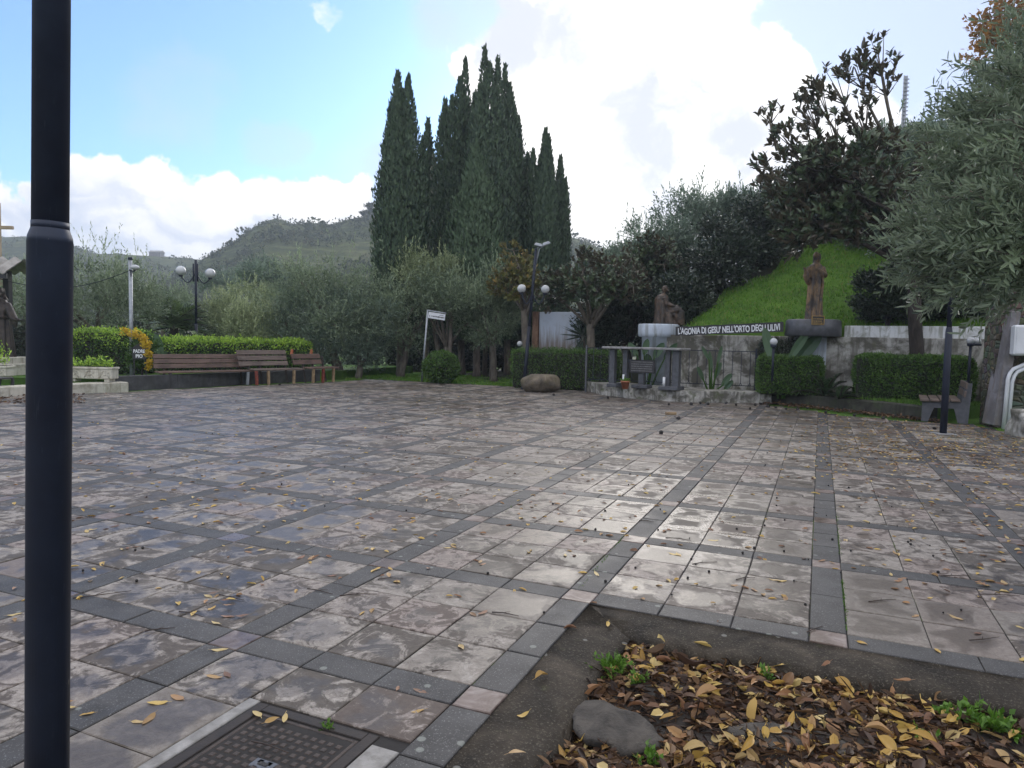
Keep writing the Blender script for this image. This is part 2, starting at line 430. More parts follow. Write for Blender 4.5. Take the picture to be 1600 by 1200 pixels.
M['darkhedge'] = leafm('dark_shrub_leaf', (0.013, 0.024, 0.014), (0.042, 0.064, 0.036), .35, .1, spec=.5)
M['yellowfl'] = leafm('yellow_flower', (.45, .30, .02), (.62, .45, .03), .6, .3)
M['orangelf'] = leafm('autumn_leaf', (.16, .075, .02), (.42, .22, .06), .6, .4)
M['palm'] = leafm('palm_leaf', (0.027, 0.060, 0.027), (0.090, 0.143, 0.068), .4, .15)
M['palmlight'] = leafm('light_palm_leaf', (0.063, 0.112, 0.042), (0.168, 0.238, 0.091), .4, .2)
M['banana'] = leafm('paddle_leaf', (0.042, 0.091, 0.042), (0.119, 0.189, 0.112), .35, .25)
M['yucca'] = leafm('spiky_leaf', (0.022, 0.042, 0.031), (0.070, 0.105, 0.070), .45, .1)
M['grassb'] = leafm('grass_blade', (.045, .135, .012), (.15, .31, .030), .6, .35, c3=(.24, .24, .08))
M['brownlf'] = leafm('brown_shrub_leaf', (.08, .05, .035), (.17, .11, .08), .6, .3)
M['scrub'] = leafm('scrub_foliage', (0.022, 0.035, 0.017), (0.078, 0.098, 0.046), .7, .2, c3=(0.127, 0.083, 0.049))
M['weed'] = leafm('weed_leaf', (.045, .11, .012), (.12, .24, .03), .5, .3)

def leaf_litter_mat(name, stops, rough=.5):
    m, nt, out = new_mat(name)
    a = nd(nt, 'Attribute', attribute_name='tint').outputs['Fac']
    oi = nd(nt, 'ObjectInfo').outputs['Random']
    f = math_(nt, 'FRACT', math_(nt, 'ADD', a, oi))
    col = ramp(nt, f, stops)
    n = noise_(nt, objco(nt), 40, 5, .7)
    col = mixc(nt, smooth(nt, n, .55, .75, 0, .6), col, (.09, .05, .02))
    b = bsdf(nt, None, col, rough)
    t = nd(nt, 'BsdfTranslucent', {'Color': col}); mx = nd(nt, 'MixShader', {0: .15, 1: b.outputs[0], 2: t.outputs[0]})
    nt.links.new(mx.outputs[0], out.inputs['Surface']); return m
M['leafyellow'] = leaf_litter_mat('fallen_yellow_leaf', [(0, (0.425, 0.260, 0.059)), (.22, (0.555, 0.389, 0.106)), (.38, (0.519, 0.401, 0.177)), (.55, (0.354, 0.195, 0.083)), (.72, (0.236, 0.118, 0.059)), (.86, (0.153, 0.077, 0.041)), (1, (0.448, 0.283, 0.071))])
M['leafbrown'] = leaf_litter_mat('fallen_brown_leaf', [(0, (0.025, 0.014, 0.009)), (.35, (0.058, 0.030, 0.018)), (.6, (0.115, 0.063, 0.032)), (.8, (0.202, 0.115, 0.050)), (1, (0.036, 0.020, 0.013))], .6)

# paving stones
def stone_mat(name, kind):
    m, nt, out = new_mat(name)
    co = objco(nt)
    at = nd(nt, 'Attribute', attribute_name='rnd'); rnd = at.outputs['Color']
    sr = nd(nt, 'SeparateColor', {0: rnd})
    r, g, b = sr.outputs[0], sr.outputs[1], sr.outputs[2]
    off = vmath(nt, 'SCALE', rnd); off.node.inputs['Scale'].default_value = 37.0
    p = vmath(nt, 'ADD', co, off)
    uv = nd(nt, 'UVMap', uv_map='stone').outputs['UV']
    su = nd(nt, 'SeparateXYZ', {0: uv})
    def ed(x): return math_(nt, 'MINIMUM', x, math_(nt, 'SUBTRACT', 1.0, x))
    e = math_(nt, 'MINIMUM', ed(su.outputs['X']), ed(su.outputs['Y']))
    wl = noise_(nt, co, .22, 3, .5)                      # broad damp areas of the square
    wm = noise_(nt, p, 3.4, 4, .55, .6)                 # blotches inside each stone
    fine = noise_(nt, p, 60, 4, .7)
    if kind == 'tile':
        p = vmath(nt, 'SCALE', p); nt.links.new(math_(nt, 'MULTIPLY_ADD', g, 1.1, .55), p.node.inputs['Scale'])
        v1 = noise_(nt, p, 4.5, 10, .70, 1.3)
        v2 = noise_(nt, p, 11, 8, .7, 2.4)
        v3 = noise_(nt, p, 16, 9, .75, .8)
        vein = smooth(nt, math_(nt, 'ABSOLUTE', math_(nt, 'SUBTRACT', v2, .5)), .0, .03, 1, 0)
        base = ramp(nt, v3, [(.30, (.045, .037, .030)), (.52, (.080, .067, .055)), (.72, (.122, .104, .088))])
        base = mixc(nt, smooth(nt, g, .55, .95, 0, .35), base, (.12, .082, .070))
        pale = ramp(nt, v3, [(.30, (.15, .132, .112)), (.5, (.255, .230, .202)), (.7, (.375, .348, .315))])
        pale = mixc(nt, smooth(nt, g, .6, .95, 0, .35), pale, (.245, .18, .165))
        pale = mixc(nt, math_(nt, 'MULTIPLY', vein, .5), pale, (.12, .085, .07))
        # how much of each slab is worn pale differs from slab to slab
        cov = math_(nt, 'ADD', math_(nt, 'MULTIPLY_ADD', b, .10, -.05), math_(nt, 'MULTIPLY_ADD', wl, .14, -.07))
        sv = nd(nt, 'VectorMath', {0: co, 1: tuple(AV)}, operation='DOT_PRODUCT').outputs['Value']      # damper under the trees on the right
        damp = smooth(nt, math_(nt, 'MULTIPLY_ADD', wl, 2.0, math_(nt, 'ADD', sv, -1.0)), 1.6, 5.0)
        cov = math_(nt, 'MULTIPLY_ADD', damp, -.098, math_(nt, 'ADD', cov, .006))
        worn = smooth(nt, math_(nt, 'ADD', math_(nt, 'ADD', v1, cov), math_(nt, 'MULTIPLY_ADD', v3, .12, -.06)), .46, .56)
        worn = mixc(nt, math_(nt, 'GREATER_THAN', r, .90), worn, (.62, .62, .62))          # a few plain, evenly worn slabs
        dry = mixc(nt, worn, base, pale)
        zone = smooth(nt, noise_(nt, vmath(nt, 'ADD', co, (3.3, 1.7, 0)), .16, 2, .5), .42, .56)
        cen = smooth(nt, math_(nt, 'MULTIPLY_ADD', math_(nt, 'SUBTRACT', wm, .5), 1.7, math_(nt, 'MULTIPLY', e, math_(nt, 'MULTIPLY_ADD', zone, .9, .25))), .05, .32)
        wet = math_(nt, 'ADD', math_(nt, 'MULTIPLY', cen, .8), math_(nt, 'MULTIPLY_ADD', wl, 2.6, -1.2))
        wet = math_(nt, 'ADD', wet, math_(nt, 'MULTIPLY_ADD', r, .5, -.25))
        wet = smooth(nt, wet, .12, 1.0)
        wetc = mixc(nt, 1.0, dry, (.50, .465, .425), 'MULTIPLY')
        col = mixc(nt, wet, dry, wetc)
        rough = math_(nt, 'MULTIPLY_ADD', wet, -.30, .66)
        # still-wet zone right of the middle: wet gleaming edges, slab centres drying to brown
        gc = G(1075, 800)
        dz_ = nd(nt, 'VectorMath', {0: vmath(nt, 'MULTIPLY', co, (1.25, .62, 0)), 1: (gc.x * 1.25, gc.y * .62, 0)}, operation='DISTANCE').outputs['Value']
        za = smooth(nt, math_(nt, 'MULTIPLY_ADD', noise_(nt, co, .9, 3, .5), 1.4, dz_), 2.5, 1.2)
        cb = smooth(nt, math_(nt, 'MULTIPLY_ADD', math_(nt, 'SUBTRACT', wm, .5), 1.0, e), .10, .24)
        col = mixc(nt, math_(nt, 'MULTIPLY', za, cb), col, mixc(nt, .55, base, (.075, .062, .050)))
        film = math_(nt, 'MULTIPLY', za, math_(nt, 'SUBTRACT', 1.0, cb))
        rough = math_(nt, 'ADD', rough, math_(nt, 'MULTIPLY', math_(nt, 'SUBTRACT', .27, rough), film))
    elif kind == 'strip':
        n1 = noise_(nt, p, 5, 6, .6)
        dry = ramp(nt, n1, [(.35, (.036, .035, .035)), (.65, (.070, .069, .069))])
        dry = mixc(nt, math_(nt, 'MULTIPLY', r, .25), dry, (.095, .088, .080))
        sp = smooth(nt, noise_(nt, p, 140, 2, .5), .60, .68)
        dry = mixc(nt, math_(nt, 'MULTIPLY', sp, .5), dry, (.24, .24, .24))
        lich = smooth(nt, nd(nt, 'TexVoronoi', {'Vector': p, 'Scale': 7.0}).outputs['Distance'], .14, .10)
        dry = mixc(nt, math_(nt, 'MULTIPLY', lich, .55), dry, (.26, .28, .25))
        wet = smooth(nt, math_(nt, 'ADD', math_(nt, 'MULTIPLY_ADD', wl, 2.0, -.75), math_(nt, 'MULTIPLY_ADD', wm, 1.0, -.5)), .1, .8)
        col = mixc(nt, wet, dry, mixc(nt, 1.0, dry, (.52, .54, .58), 'MULTIPLY'))
        rough = math_(nt, 'MULTIPLY_ADD', wet, -.24, .68)
        v1 = n1
    else:
        v1 = noise_(nt, p, 6, 8, .7, 1.8)
        dry = ramp(nt, v1, [(.32, (.095, .066, .054)), (.5, (.165, .128, .112)), (.68, (.26, .225, .21))])
        wet = smooth(nt, wm, .45, .6)
        col = mixc(nt, wet, dry, mixc(nt, 1.0, dry, (.55, .5, .46), 'MULTIPLY'))
        rough = math_(nt, 'MULTIPLY_ADD', wet, -.25, .55)
    rough = math_(nt, 'MULTIPLY_ADD', math_(nt, 'SUBTRACT', fine, .5), .25, rough, clamp=True)
    relief = math_(nt, 'MULTIPLY_ADD', fine, .25, v1)
    bsdf(nt, out, col, rough, bump(nt, relief, .40 if kind == 'tile' else .25, .006), spec=.32)
    return m
M['tile'] = stone_mat('marble_tile', 'tile'); M['strip'] = stone_mat('basalt_strip', 'strip'); M['cross'] = stone_mat('pink_marble', 'cross')
def joint_mat():
    m, nt, out = new_mat('joint'); co = objco(nt)
    n = noise_(nt, co, .55, 4, .6); n2 = noise_(nt, co, 14, 4, .6)
    col = mixc(nt, smooth(nt, math_(nt, 'MULTIPLY_ADD', n2, .25, n), .68, .76), (.016, .014, .013), (.07, .11, .015))
    bsdf(nt, out, col, .9, bump(nt, n2, .6, .01)); return m
M['joint'] = joint_mat()
def bed_mat():
    m, nt, out = new_mat('bed_concrete'); co = objco(nt)
    n1 = noise_(nt, co, 3.5, 8, .65, .6); n2 = noise_(nt, co, 90, 4, .7); n3 = noise_(nt, co, 9, 6, .7)
    col = ramp(nt, n1, [(.34, (.013, .011, .0085)), (.52, (.034, .028, .021)), (.70, (.072, .059, .045))])
    sp = smooth(nt, n2, .54, .66); col = mixc(nt, math_(nt, 'MULTIPLY', sp, .5), col, (.17, .15, .12))
    col = mixc(nt, smooth(nt, n3, .60, .74, 0, .55), col, (.05, .055, .022))
    lich = smooth(nt, nd(nt, 'TexVoronoi', {'Vector': co, 'Scale': 4.5}).outputs['Distance'], .085, .06)
    col = mixc(nt, math_(nt, 'MULTIPLY', lich, .5), col, (.27, .27, .25))
    h = math_(nt, 'MULTIPLY_ADD', n2, .35, n3)
    bsdf(nt, out, col, .8, bump(nt, h, .8, .014), spec=.2); return m
M['bedkerb'] = bed_mat()
def grass_mat(name, c1, c2, c3, sc=1.4):
    m, nt, out = new_mat(name); co = objco(nt)
    n1 = noise_(nt, co, sc, 7, .65, .4); n2 = noise_(nt, co, 40, 4, .7)
    col = ramp(nt, n1, [(.30, c3), (.5, c1), (.70, c2)])
    col = mixc(nt, smooth(nt, n2, .4, .65, 0, .5), col, c3)
    bsdf(nt, out, col, .8, bump(nt, n2, .9, .06), spec=.2); return m
M['lawn'] = grass_mat('lawn', (.085, .185, .018), (.135, .255, .030), (.048, .095, .014), .8)
M['verge'] = grass_mat('verge', (.085, .19, .022), (.13, .27, .03), (.035, .065, .015), 1.0)
M['fieldm'] = grass_mat('field', (.06, .075, .03), (.085, .10, .04), (.04, .05, .025), .1)
M['understory'] = grass_mat('wood_floor', (.030, .034, .018), (.05, .055, .025), (.016, .017, .011), .6)
def hill_mat():
    m, nt, out = new_mat('hillside'); co = objco(nt)
    n1 = noise_(nt, co, .035, 9, .68, .7); n2 = noise_(nt, co, .35, 7, .7)
    sz = nd(nt, 'SeparateXYZ', {0: co})
    zz = math_(nt, 'ADD', sz.outputs['Z'], math_(nt, 'MULTIPLY', n1, 9))
    ter = math_(nt, 'FRACT', math_(nt, 'MULTIPLY', zz, .42))
    band = smooth(nt, ter, .62, .9)
    col = ramp(nt, n1, [(.34, (.022, .032, .016)), (.48, (.048, .064, .024)), (.60, (.070, .086, .030)), (.72, (.085, .068, .038))])
    col = mixc(nt, math_(nt, 'MULTIPLY', band, .45), col, (.14, .155, .065))
    col = mixc(nt, smooth(nt, n2, .48, .62, 0, .65), col, (.024, .036, .020))
    bsdf(nt, out, col, .9, bump(nt, n2, .8, 1.2), spec=.1); return m
M['hill'] = hill_mat()

# ---------------------------------------------------------------- ground sheets
def grid_mesh(name, xs, ys, zf, mat, keep=None, smooth=True):
    vs, fs = [], []; nx = len(xs)
    for y in ys:
        for x in xs: vs.append((x, y, zf(x, y)))
    for j in range(len(ys) - 1):
        for i in range(nx - 1):
            if keep and not keep((xs[i] + xs[i + 1]) / 2, (ys[j] + ys[j + 1]) / 2): continue
            a = j * nx + i; fs.append((a, a + 1, a + nx + 1, a + nx))
    me = bpy.data.meshes.new(name); me.from_pydata(vs, [], fs); me.materials.append(mat)
    me.polygons.foreach_set('use_smooth', [smooth] * len(fs)); me.update()
    return link(name, me)
def lin(a, b, n): return [a + (b - a) * k / (n - 1) for k in range(n)]
def sstep(x, a, b):
    t = min(1, max(0, (x - a) / (b - a))); return t * t * (3 - 2 * t)

mb = MB(); R0 = 1450
ring = [(R0 * math.cos(2 * PI * k / 48), R0 * math.sin(2 * PI * k / 48)) for k in range(48)]
mb.add([(x, y, -.45) for x, y in ring], [tuple(range(48))])
tag(mb.build('ground', M['fieldm'], fix=False), kind='structure')
tag(grid_mesh('garden_ground', lin(-70, 45, 116), lin(7, 75, 69), lambda x, y: -.035 - .3 * sstep(y, 45, 70) + .03 * mnoise.noise(Vector((x * .4, y * .4, 0))) * sstep(y, 14, 26), M['verge']), kind='structure')

# hill rising behind the retaining wall; t runs along the wall, d away from it
WA = Vector((4.3, 21.2, 0)); WT = Vector((.854, -.521, 0)); WN = Vector((.521, .854, 0))
def td(x, y):
    p = Vector((x, y, 0)) - WA; return p.dot(WT), p.dot(WN)
def hillz(x, y):
    t, d = td(x, y)
    if d < 0: return -.05
    sl = .03 + .41 * sstep(t, -.9, 1.2)
    front = 1.85 * sstep(t, -2.5, 1.2)
    z = front + sl * min(d, 9.5) + .42 * max(0, min(d, 34) - 9.5) * sstep(t, -9, 4)
    return z + (.16 * mnoise.noise(Vector((x * .5, y * .5, 3.1))) + .06 * mnoise.noise(Vector((x * 1.7, y * 1.7, 1.1)))) * min(1, d / 2)
vs, fs = [], []
ts = lin(-14, 34, 81); ds = [.12, .30] + lin(.6, 12, 28) + lin(13, 46, 24)
for d in ds:
    for t in ts:
        p = WA + WT * t + WN * d; z = hillz(p.x, p.y)
        if t < -3: z = z * sstep(t, -12, -3) - .04
        if d < .2: z = min(z, 1.2 if t > -.5 else -.3)
        vs.append((p.x, p.y, z))
n = len(ts)
for j in range(len(ds) - 1):
    for i in range(n - 1): fs.append((j * n + i, j * n + i + 1, (j + 1) * n + i + 1, (j + 1) * n + i))
me = bpy.data.meshes.new('slope'); me.from_pydata(vs, [], fs); me.materials.append(M['lawn']); me.materials.append(M['understory'])
def lawn_here(t, d): return t > -.6 and d < 1.9 + (t - .6) * 2.2 + .35 * math.sin(d * 2.3) and d < 13 and t < 14
mi = []
for f in fs:
    c = sum((Vector(vs[k]) for k in f), Vector()) / 4; t, d = td(c.x, c.y); mi.append(0 if lawn_here(t, d) else 1)
me.polygons.foreach_set('material_index', mi); me.polygons.foreach_set('use_smooth', [True] * len(fs)); me.update()
tag(link('slope', me), kind='structure')

# far hills: each a height field with its own distance, from foot to ridge and down behind
def hill(name, prof, Yn, Yr, znear, seed, amp, nx=150, nk=34):
    pxs = [p[0] for p in prof]
    def ridge(px):
        for (a, ya), (b, yb) in zip(prof, prof[1:]):
            if a <= px <= b: return ya + (yb - ya) * (px - a) / (b - a)
        return prof[-1][1]
    vs, fs = [], []
    for k in range(nk + 1):
        q = k / nk * 1.35
        for i in range(nx):
            px = pxs[0] + (pxs[-1] - pxs[0]) * i / (nx - 1)
            dv = ray(px, ridge(px)); dv = dv / dv.y
            Y = Yn + (Yr - Yn) * q
            zr = CAMH + dv.z * Yr
            if q <= 1: z = znear + (zr - znear) * (q ** 1.15)
            else: z = zr - (q - 1) * (Yr - Yn) * .35
            nz = mnoise.fractal(Vector((dv.x * Y * .02, Y * .02, seed)), .9, 2.1, 5) * amp * min(1, 2.2 * q) * (.35 if abs(q - 1) < .05 else 1)
            nz += mnoise.fractal(Vector((dv.x * Y * .16, Y * .16, seed + 5)), .9, 2.1, 3) * amp * .14
            vs.append((dv.x * Y, Y, z + nz))
    for k in range(nk):
        for i in range(nx - 1): fs.append((k * nx + i, k * nx + i + 1, (k + 1) * nx + i + 1, (k + 1) * nx + i))
    me = bpy.data.meshes.new(name); me.from_pydata(vs, [], fs); me.materials.append(M['hill'])
    me.polygons.foreach_set('use_smooth', [True] * len(fs)); me.update()
    tag(link(name, me), kind='structure')
    return vs, nx, nk
RIDGE_FAR = [(-700, 360), (-350, 372), (-120, 376), (0, 372), (40, 368), (100, 376), (150, 393), (250, 400), (330, 406), (420, 412), (620, 425), (900, 440), (1300, 450)]
RIDGE_PEAK = [(230, 452), (290, 424), (322, 404), (350, 387), (385, 364), (412, 347), (432, 341), (455, 349), (490, 349), (520, 352), (545, 343), (575, 338), (600, 333), (660, 322), (760, 330), (900, 372), (1010, 420), (1150, 470)]
hv_far = hill('hill_ridge', RIDGE_FAR, 95, 330, -3, 1.5, 4.0)
hv_peak = hill('hill', RIDGE_PEAK, 90, 230, -2, 8.5, 3.0)

# ---------------------------------------------------------------- paving
PAVE = [(-19, -6), (-19, 10), (-14.5, 14.5), tuple(G(188, 613)[:2]), tuple(G(300, 607)[:2]), tuple(G(400, 602)[:2]), tuple(G(522, 596.5)[:2]), tuple(G(590, 593)[:2]), tuple(G(690, 598)[:2]), tuple(G(800, 604)[:2]),
        tuple(G(912, 606)[:2]), (3.4, 20.2), (6.5, 19.0), tuple(G(1320, 650)[:2]), tuple(G(1452, 660)[:2]), tuple(G(1520, 664)[:2]), tuple(G(1600, 684)[:2]), (12.5, 11.2), (13.5, 2), (9, -2.5), (5, -6)]
def inpoly(x, y, poly):
    c = False; n = len(poly)
    for i in range(n):
        x1, y1 = poly[i]; x2, y2 = poly[i - 1]
        if (y1 > y) != (y2 > y) and x < (x2 - x1) * (y - y1) / (y2 - y1) + x1: c = not c
    return c
HOLE = (-.79, 0.0, -2.45, -1.705)       # drain cover place in grid coordinates
pv, pf, pm, puv, prn = [], [], [], [], []
GAP = .0032
rp = random.Random(5)
def stone(v0, v1, u0, u1, mi, seg=1):
    cx, cy = (v0 + v1) / 2, (u0 + u1) / 2
    q = gw(cx, cy)
    if not inpoly(q.x, q.y, PAVE): return
    if cx > STRIP and cy < 0: return                              # planting bed
    h0, h1, k0, k1 = HOLE
    if mi == 0 and v1 > h0 + .01 and v0 < h1 - .01 and u1 > k0 + .01 and u0 < k1 - .01:
        if u1 > k1 + .05: u0 = k1
        else: return
    dz = rp.uniform(-.0014, .0014); ta, tb = rp.uniform(-.0012, .0012), rp.uniform(-.0012, .0012)
    g = GAP + rp.uniform(-.0004, .0009)
    j = [rp.uniform(-.0022, .0022) for _ in range(8)]
    rr = (rp.random(), rp.random(), rp.random(), 1)
    def corner(i, ins):
        sx = (-1, 1, 1, -1)[i]; sy = (-1, -1, 1, 1)[i]
        v = (v1 - g - ins if sx > 0 else v0 + g + ins) + j[i]; u = (u1 - g - ins if sy > 0 else u0 + g + ins) + j[4 + i]
        return v, u, sx, sy
    base = len(pv)
    for ins, zz in ((0, -.014), (0, -.0035), (.0045, 0.0)):
        for i in range(4):
            v, u, sx, sy = corner(i, ins); pv.append(gw(v, u, zz + dz + ta * sx + tb * sy))
    def U(i, ins): 
        v, u, sx, sy = corner(i, ins); return ((v - v0) / (v1 - v0), (u - u0) / (u1 - u0))
    def face(ids, uvs):
        pf.append(tuple(base + k for k in ids)); pm.append(mi); puv.extend(uvs); prn.extend([rr] * len(ids))
    face((8, 9, 10, 11), [U(i, .0045) for i in range(4)])
    for r in (0, 1):
        for i in range(4):
            k = (i + 1) % 4; face((r * 4 + i, r * 4 + k, r * 4 + 4 + k, r * 4 + 4 + i), [U(i, 0), U(k, 0), U(k, 0), U(i, 0)])
for i in range(-15, 12):
    for jn in range(-4, 17):
        v0, u0 = i * PITCHG, jn * PITCHG
        stone(v0, v0 + STRIP, u0, u0 + STRIP, 2)
        for k in range(3):
            for l in range(3):
                stone(v0 + STRIP + k * TILE, v0 + STRIP + (k + 1) * TILE, u0 + STRIP + l * TILE, u0 + STRIP + (l + 1) * TILE, 0)
        # dark strips: two or three slabs between crossings
        cuts = [0, rp.choice((.42, .6, .5)), 1.2] if rp.random() < .6 else [0, .4, .8, 1.2]
        for a, b in zip(cuts, cuts[1:]): stone(v0, v0 + STRIP, u0 + STRIP + a, u0 + STRIP + b, 1)
        cuts = [0, .6, 1.2] if rp.random() < .6 else [0, .4, .8, 1.2]
        for a, b in zip(cuts, cuts[1:]): stone(v0 + STRIP + a, v0 + STRIP + b, u0, u0 + STRIP, 1)
me = bpy.data.meshes.new('paving'); me.from_pydata(pv, [], pf)
for k in ('tile', 'strip', 'cross'): me.materials.append(M[k])
me.polygons.foreach_set('material_index', pm)
uvl = me.uv_layers.new(name='stone'); uvl.data.foreach_set('uv', [c for q in puv for c in q])
ca = me.attributes.new('rnd', 'FLOAT_COLOR', 'CORNER'); ca.data.foreach_set('color', [c for q in prn for c in q])
me.update(); tag(link('paving', me), kind='structure')
# joint bed under the stones, open at the planting bed
def sheet_cells(name, cells, z, mat):
    vs, fs = [], []
    for (v0, v1, u0, u1) in cells:
        o = len(vs); vs += [gw(v0, u0, z), gw(v1, u0, z), gw(v1, u1, z), gw(v0, u1, z)]; fs.append((o, o + 1, o + 2, o + 3))
    me = bpy.data.meshes.new(name); me.from_pydata(vs, [], fs); me.materials.append(mat); me.update()
    return link(name, me)
cells = []
for i in range(-52, 36):
    for jn in range(-12, 64):
        v0, u0 = STRIP + i * TILE, jn * TILE
        q = gw(v0 + .2, u0 + .2)
        if inpoly(q.x, q.y, PAVE) and not (v0 >= STRIP - .01 and u0 < -.01): cells.append((v0, v0 + TILE, u0, u0 + TILE))
tag(sheet_cells('paving_joints', cells, -.0085, M['joint']), kind='structure')

# ---------------------------------------------------------------- planting bed in front: concrete kerb, soil, stones
def kerbstrip(name, rows, mat):
    """rows: list of cross-sections (lists of points), lofted"""
    vs = [p for r in rows for p in r]; m = len(rows[0]); fs = []
    for k in range(len(rows) - 1):
        for i in range(m - 1): fs.append((k * m + i, k * m + i + 1, (k + 1) * m + i + 1, (k + 1) * m + i))
    me = bpy.data.meshes.new(name); me.from_pydata(vs, [], fs); me.materials.append(mat)
    me.polygons.foreach_set('use_smooth', [True] * len(fs)); me.update()
    return link(name, me)
KW = .29
def ksec(v, u, dv, du, s):
    """section from paving edge inward (dv,du unit in grid), noise by arc length s"""
    def nz(k): return mnoise.noise(Vector((s * 2.6, k * 1.7, 4)))
    pts = []
    for a, z in ((0, -.005), (.004, -.0105), (.06, -.013), (.13, -.017), (.20, -.024), (KW - .03 + .03 * nz(1), -.032), (KW + .01 + .035 * nz(2), -.046), (KW + .02 + .04 * nz(3), -.075), (KW + .03, -.20)):
        zz = z + (.005 * nz(a * 30 + 7) if a > .01 else 0)
        pts.append(gw(v + dv * a, u + du * a, zz))
    return pts
rows = []
s_ = 0
u = -5.0
while u < -KW - .06: rows.append(ksec(STRIP, u, 1, 0, u)); u += .06
for k in range(0, 7):                                            # mitred corner
    ph = k / 6 * PI / 2
    v_, u_ = STRIP, 0
    f = 1 / max(math.cos(ph), math.sin(ph))
    rows.append(ksec(STRIP if True else 0, 0, math.cos(ph) * f, -math.sin(ph) * f, -KW + k * .05))
v = STRIP + KW + .06
while v < 8.5: rows.append(ksec(v, 0, 0, -1, v)); v += .06
kb = kerbstrip('bed_kerb', rows, M['bedkerb']); tag(kb, kind='structure')
def bedz(x, y):
    v, u = wg(x, y)
    e = min(v - STRIP - KW, -u - KW)
    z = -.066 + .026 * mnoise.fractal(Vector((x * 2.2, y * 2.2, 0)), .8, 2, 4) + .012 * mnoise.noise(Vector((x * 14, y * 14, 1)))
    return z - .02 * (1 - sstep(e, 0, .25))
bv, bf = [], []
nvv, nuu = 150, 100
for k in range(nuu):
    for i in range(nvv):
        v = STRIP + KW - .05 + 6.5 * i / (nvv - 1); u = -KW + .05 - 4.2 * k / (nuu - 1)
        p = gw(v, u); bv.append((p.x, p.y, bedz(p.x, p.y)))
for k in range(nuu - 1):
    for i in range(nvv - 1): bf.append((k * nvv + i, (k + 1) * nvv + i, (k + 1) * nvv + i + 1, k * nvv + i + 1))
me = bpy.data.meshes.new('bed_soil'); me.from_pydata(bv, [], bf); me.materials.append(M['soil'])
me.polygons.foreach_set('use_smooth', [True] * len(bf)); me.update(); tag(link('bed_soil', me), kind='structure')
def slab_lump(name, px, py, size, label, seed, rz=0, h=.07):
    p = G(px, py, -.06); mb = MB()
    mb.ball((0, 0, 0), 1, 28, jit=.35, fr=1.6, seed=seed, sc=(size[0], size[1], h))
    mb.v = [(x, y, h * (.45 + .25 * (z / h - .45)) if z > h * .45 else z) for x, y, z in mb.v]
    mb.v = [(x + .02 * mnoise.noise(Vector((x * 9, y * 9, seed))), y + .02 * mnoise.noise(Vector((x * 9, y * 9, seed + 3))), z + .012 * mnoise.noise(Vector((x * 14, y * 14, seed)))) for x, y, z in mb.v]
    o = mb.build(name, M['rubble']); o.location = (p.x, p.y, -.058); o.rotation_euler = (0, 0, rz)
    return tag(o, label, 'rubble')
slab_lump('concrete_lump', 958, 1140, (.15, .22), 'flat broken concrete lump among the fallen leaves nearest the left kerb of the bed', 3, .4, .05)
slab_lump('concrete_lump', 1230, 1158, (.24, .12), 'wide grey concrete slab half buried in leaves in the middle of the bed', 5, -.25, .020)

# ---------------------------------------------------------------- built things
def wall_along(name, a, b, z0, z1, th, mat, label, cat, group=None, parent=None, cap=None):
    a = Vector((a[0], a[1], 0)); b = Vector((b[0], b[1], 0)); d = (b - a); L = d.length; d.normalize()
    mb = MB(); mid = (a + b) / 2
    R = Matrix((d, Vector((-d.y, d.x, 0)), Vector((0, 0, 1)))).transposed()
    mb.box((0, 0, (z0 + z1) / 2), (L, th, z1 - z0), R, bev=.015)
    o = mb.build(name, mat, parent); o.location = (mid.x, mid.y, 0)
    if label: tag(o, label, cat, group)
    return o
# retaining wall (front face follows WA -> along WT)
def wl(t, d=0.0, z=0.0):
    p = WA + WT * t + WN * d; return Vector((p.x, p.y, z))
RW = wall_along('retaining_wall', wl(-.1, .2), wl(9.2, .2), -.3, 1.80, .34, M['dirtywall'], 'stained grey concrete retaining wall behind the hedges below the lawn', 'wall')
wp = wall_along('parapet', wl(5.05, .34), wl(9.6, .34), 1.70, 2.10, .24, M['whitewash'], 'whitewashed parapet with mossy edge on top of the grey retaining wall', 'wall')
for t0, t1 in ((3.86, 4.66),):
    wall_along('plaster_panel', wl(t0, .015), wl(t1, .015), .9, 1.795, .05, M['bluewhite'], 'bluish white plaster patch on the retaining wall under the dark pedestal', 'plaster panel')
# kneeling statue's pedestal
p = W(1032, 515, 21.2)
mb = MB()
def pedfn(x, y, z, t): return x * 1.0, y * .8, z
mb.lathe([(.50, -1.9), (.50, -.24), (.60, -.22), (.62, -.12), (.62, .12), (.60, .16), (.2, .165)], 26, fn=pedfn)
o = mb.build('pedestal', M['bluewhite']); o.location = (p.x, p.y + .25, 1.95)
tag(o, 'rounded whitish pedestal carrying the kneeling statue at the left end of the wall', 'pedestal')
PED1 = (p.x, p.y + .25, 2.115)
